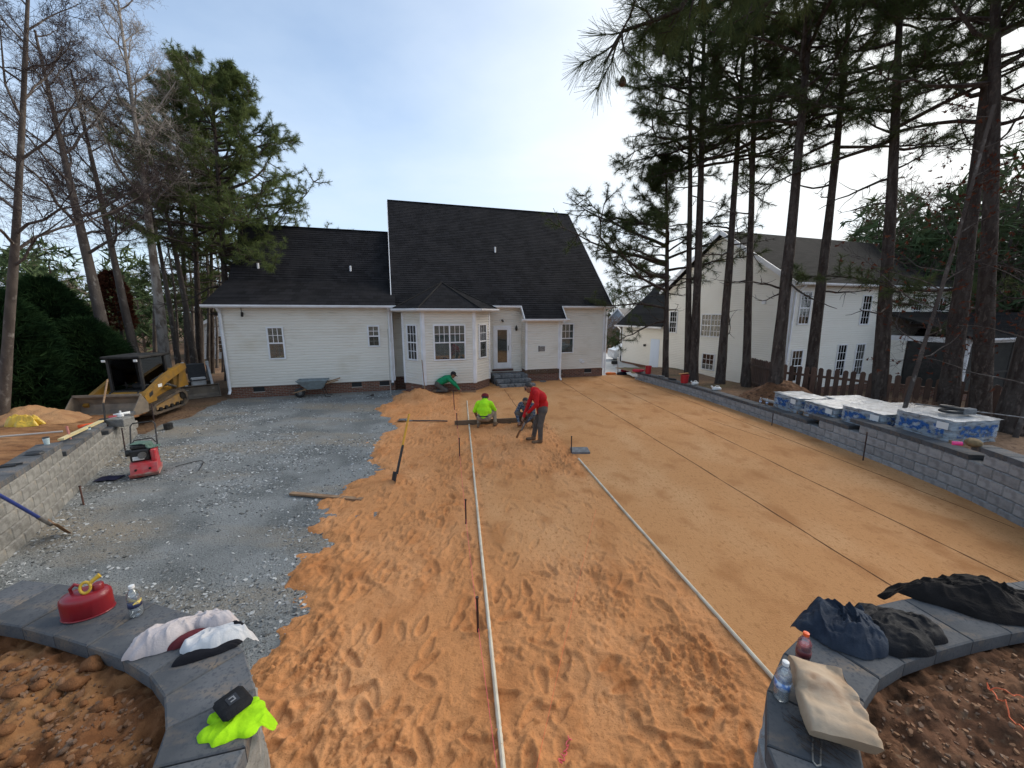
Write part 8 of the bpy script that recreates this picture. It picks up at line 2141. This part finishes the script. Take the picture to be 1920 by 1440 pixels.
V, F = rock_mesh(81); o = mesh_np('glove', V * np.array([0.12, 0.10, 0.07]), F, M_red, smooth=True); o.location = (onwall(9.9, 0.25), 9.85, capz(3) + 0.04); tag(o, 'red glove beside the white bag on the wall', 'glove')
mb = MB(); mb.tube([(0, 0, 0), (0.0, 0.0, 0.16)], 0.11, 12); single('black_pot', 'black pot on the gravel at the far wall end', 'pot', mb, M_black, loc=(-10.25, 11.05, 0.02))
# crumpled yellow sheet, terrace plank
CAPZ_ = CAPZ; CAPZ = 0.62
sh = heap('plastic_sheet', -12.3, 9.35, 0.36, 0.20, R(8), 0.13, 51, mat('yellow_sheet', (0.62, 0.42, 0.035), (0.55, 0.34, 0.03), 4, 0.4), PL, +1, lambda x, y: np.full(np.shape(x), 0.62), fold=0.11, lobes=0.35, f1=4.0, ang=0.3)
CAPZ = CAPZ_; tag(sh, 'crumpled yellow plastic sheet beside the pale sand heap', 'sheet')
single('wire_bundle', 'pale grey poles lying on the terrace soil', 'poles', MB().tube([(-10.6, 7.2, 0.98), (-9.6, 7.9, 0.92)], 0.02, 6), mat('grey_pipe', (0.36, 0.34, 0.32)))

# ================================================================== street side
mbx = thing('mailbox', 'white mailbox post beside the driveway', 'mailbox', (6.55, 23.6, -0.62))
MB().cbox(-0.05, 0.05, -0.05, 0.05, 0, 1.35, 0.01).build('post', M_trim, mbx); MB().cbox(-0.32, 0.06, -0.04, 0.04, 0.86, 0.94, 0.008).build('arm', M_trim, mbx)
mb = MB(); mb.prism([(-0.09, 0.95), (0.09, 0.95), (0.09, 1.08), (0.05, 1.15), (-0.05, 1.15), (-0.09, 1.08)], 0, -0.40, -0.06); mb.build('box', M_black, mbx)
# parked car: silver hatchback behind the garage corner
car = thing('car', 'silver car parked on the driveway behind the garage corner', 'car', (10.6, 33.5, -0.66), R(185))
M_carp = mat('silver_car_paint', (0.50, 0.52, 0.55), rough=0.25, metal=0.6, coat=0.6)
prof = [(-2.05, 0.30), (-2.08, 0.62), (-1.95, 0.86), (-1.0, 0.98), (-0.45, 1.38), (0.2, 1.47), (1.1, 1.44), (1.75, 1.05), (2.02, 0.98), (2.06, 0.5), (1.98, 0.28)]
rows = []
for (x, k) in ((-0.86, 0.93), (-0.84, 1.0), (-0.55, 1.02), (0.55, 1.02), (0.84, 1.0), (0.86, 0.93)):
    rows.append([(p[0] * (0.99 if abs(x) > 0.6 else 1), x * (1.0 if p[1] < 1.0 else 0.84), p[1] * (k if p[1] > 1.2 else 1)) for p in prof])
V = [p for r_ in rows for p in r_]; nP = len(prof)
mb = MB(); mb.add(V, [(i * nP + j, i * nP + j + 1, (i + 1) * nP + j + 1, (i + 1) * nP + j) for i in range(5) for j in range(nP - 1)] + [tuple(range(nP)), tuple(5 * nP + j for j in range(nP))])
bd = mb.build('body', M_carp, car); smooth_by_angle(bd, 35)
for s in (-1, 1):
    MB().prism([(-0.85, 1.0), (-0.42, 1.33), (0.2, 1.41), (1.0, 1.38), (1.5, 1.04)], 1, s * 0.745 - 0.006 + s * 0.10, s * 0.745 + 0.006 + s * 0.10).build('side_window', M_dark, car)
    for x in (-1.3, 1.28):
        mb = MB(); mb.tube([(x, s * 0.70, 0.31), (x, s * 0.88, 0.31)], 0.31, 18); w_ = mb.build('wheel', M_black, car); mb = MB(); mb.tube([(x, s * 0.88, 0.31), (x, s * 0.895, 0.31)], 0.19, 14); mb.build('rim', M_steel, w_)
    MB().cbox(-2.10, -1.92, s * 0.62 - 0.16, s * 0.62 + 0.16, 0.62, 0.76, 0.02).build('headlight', M_labelw, car)
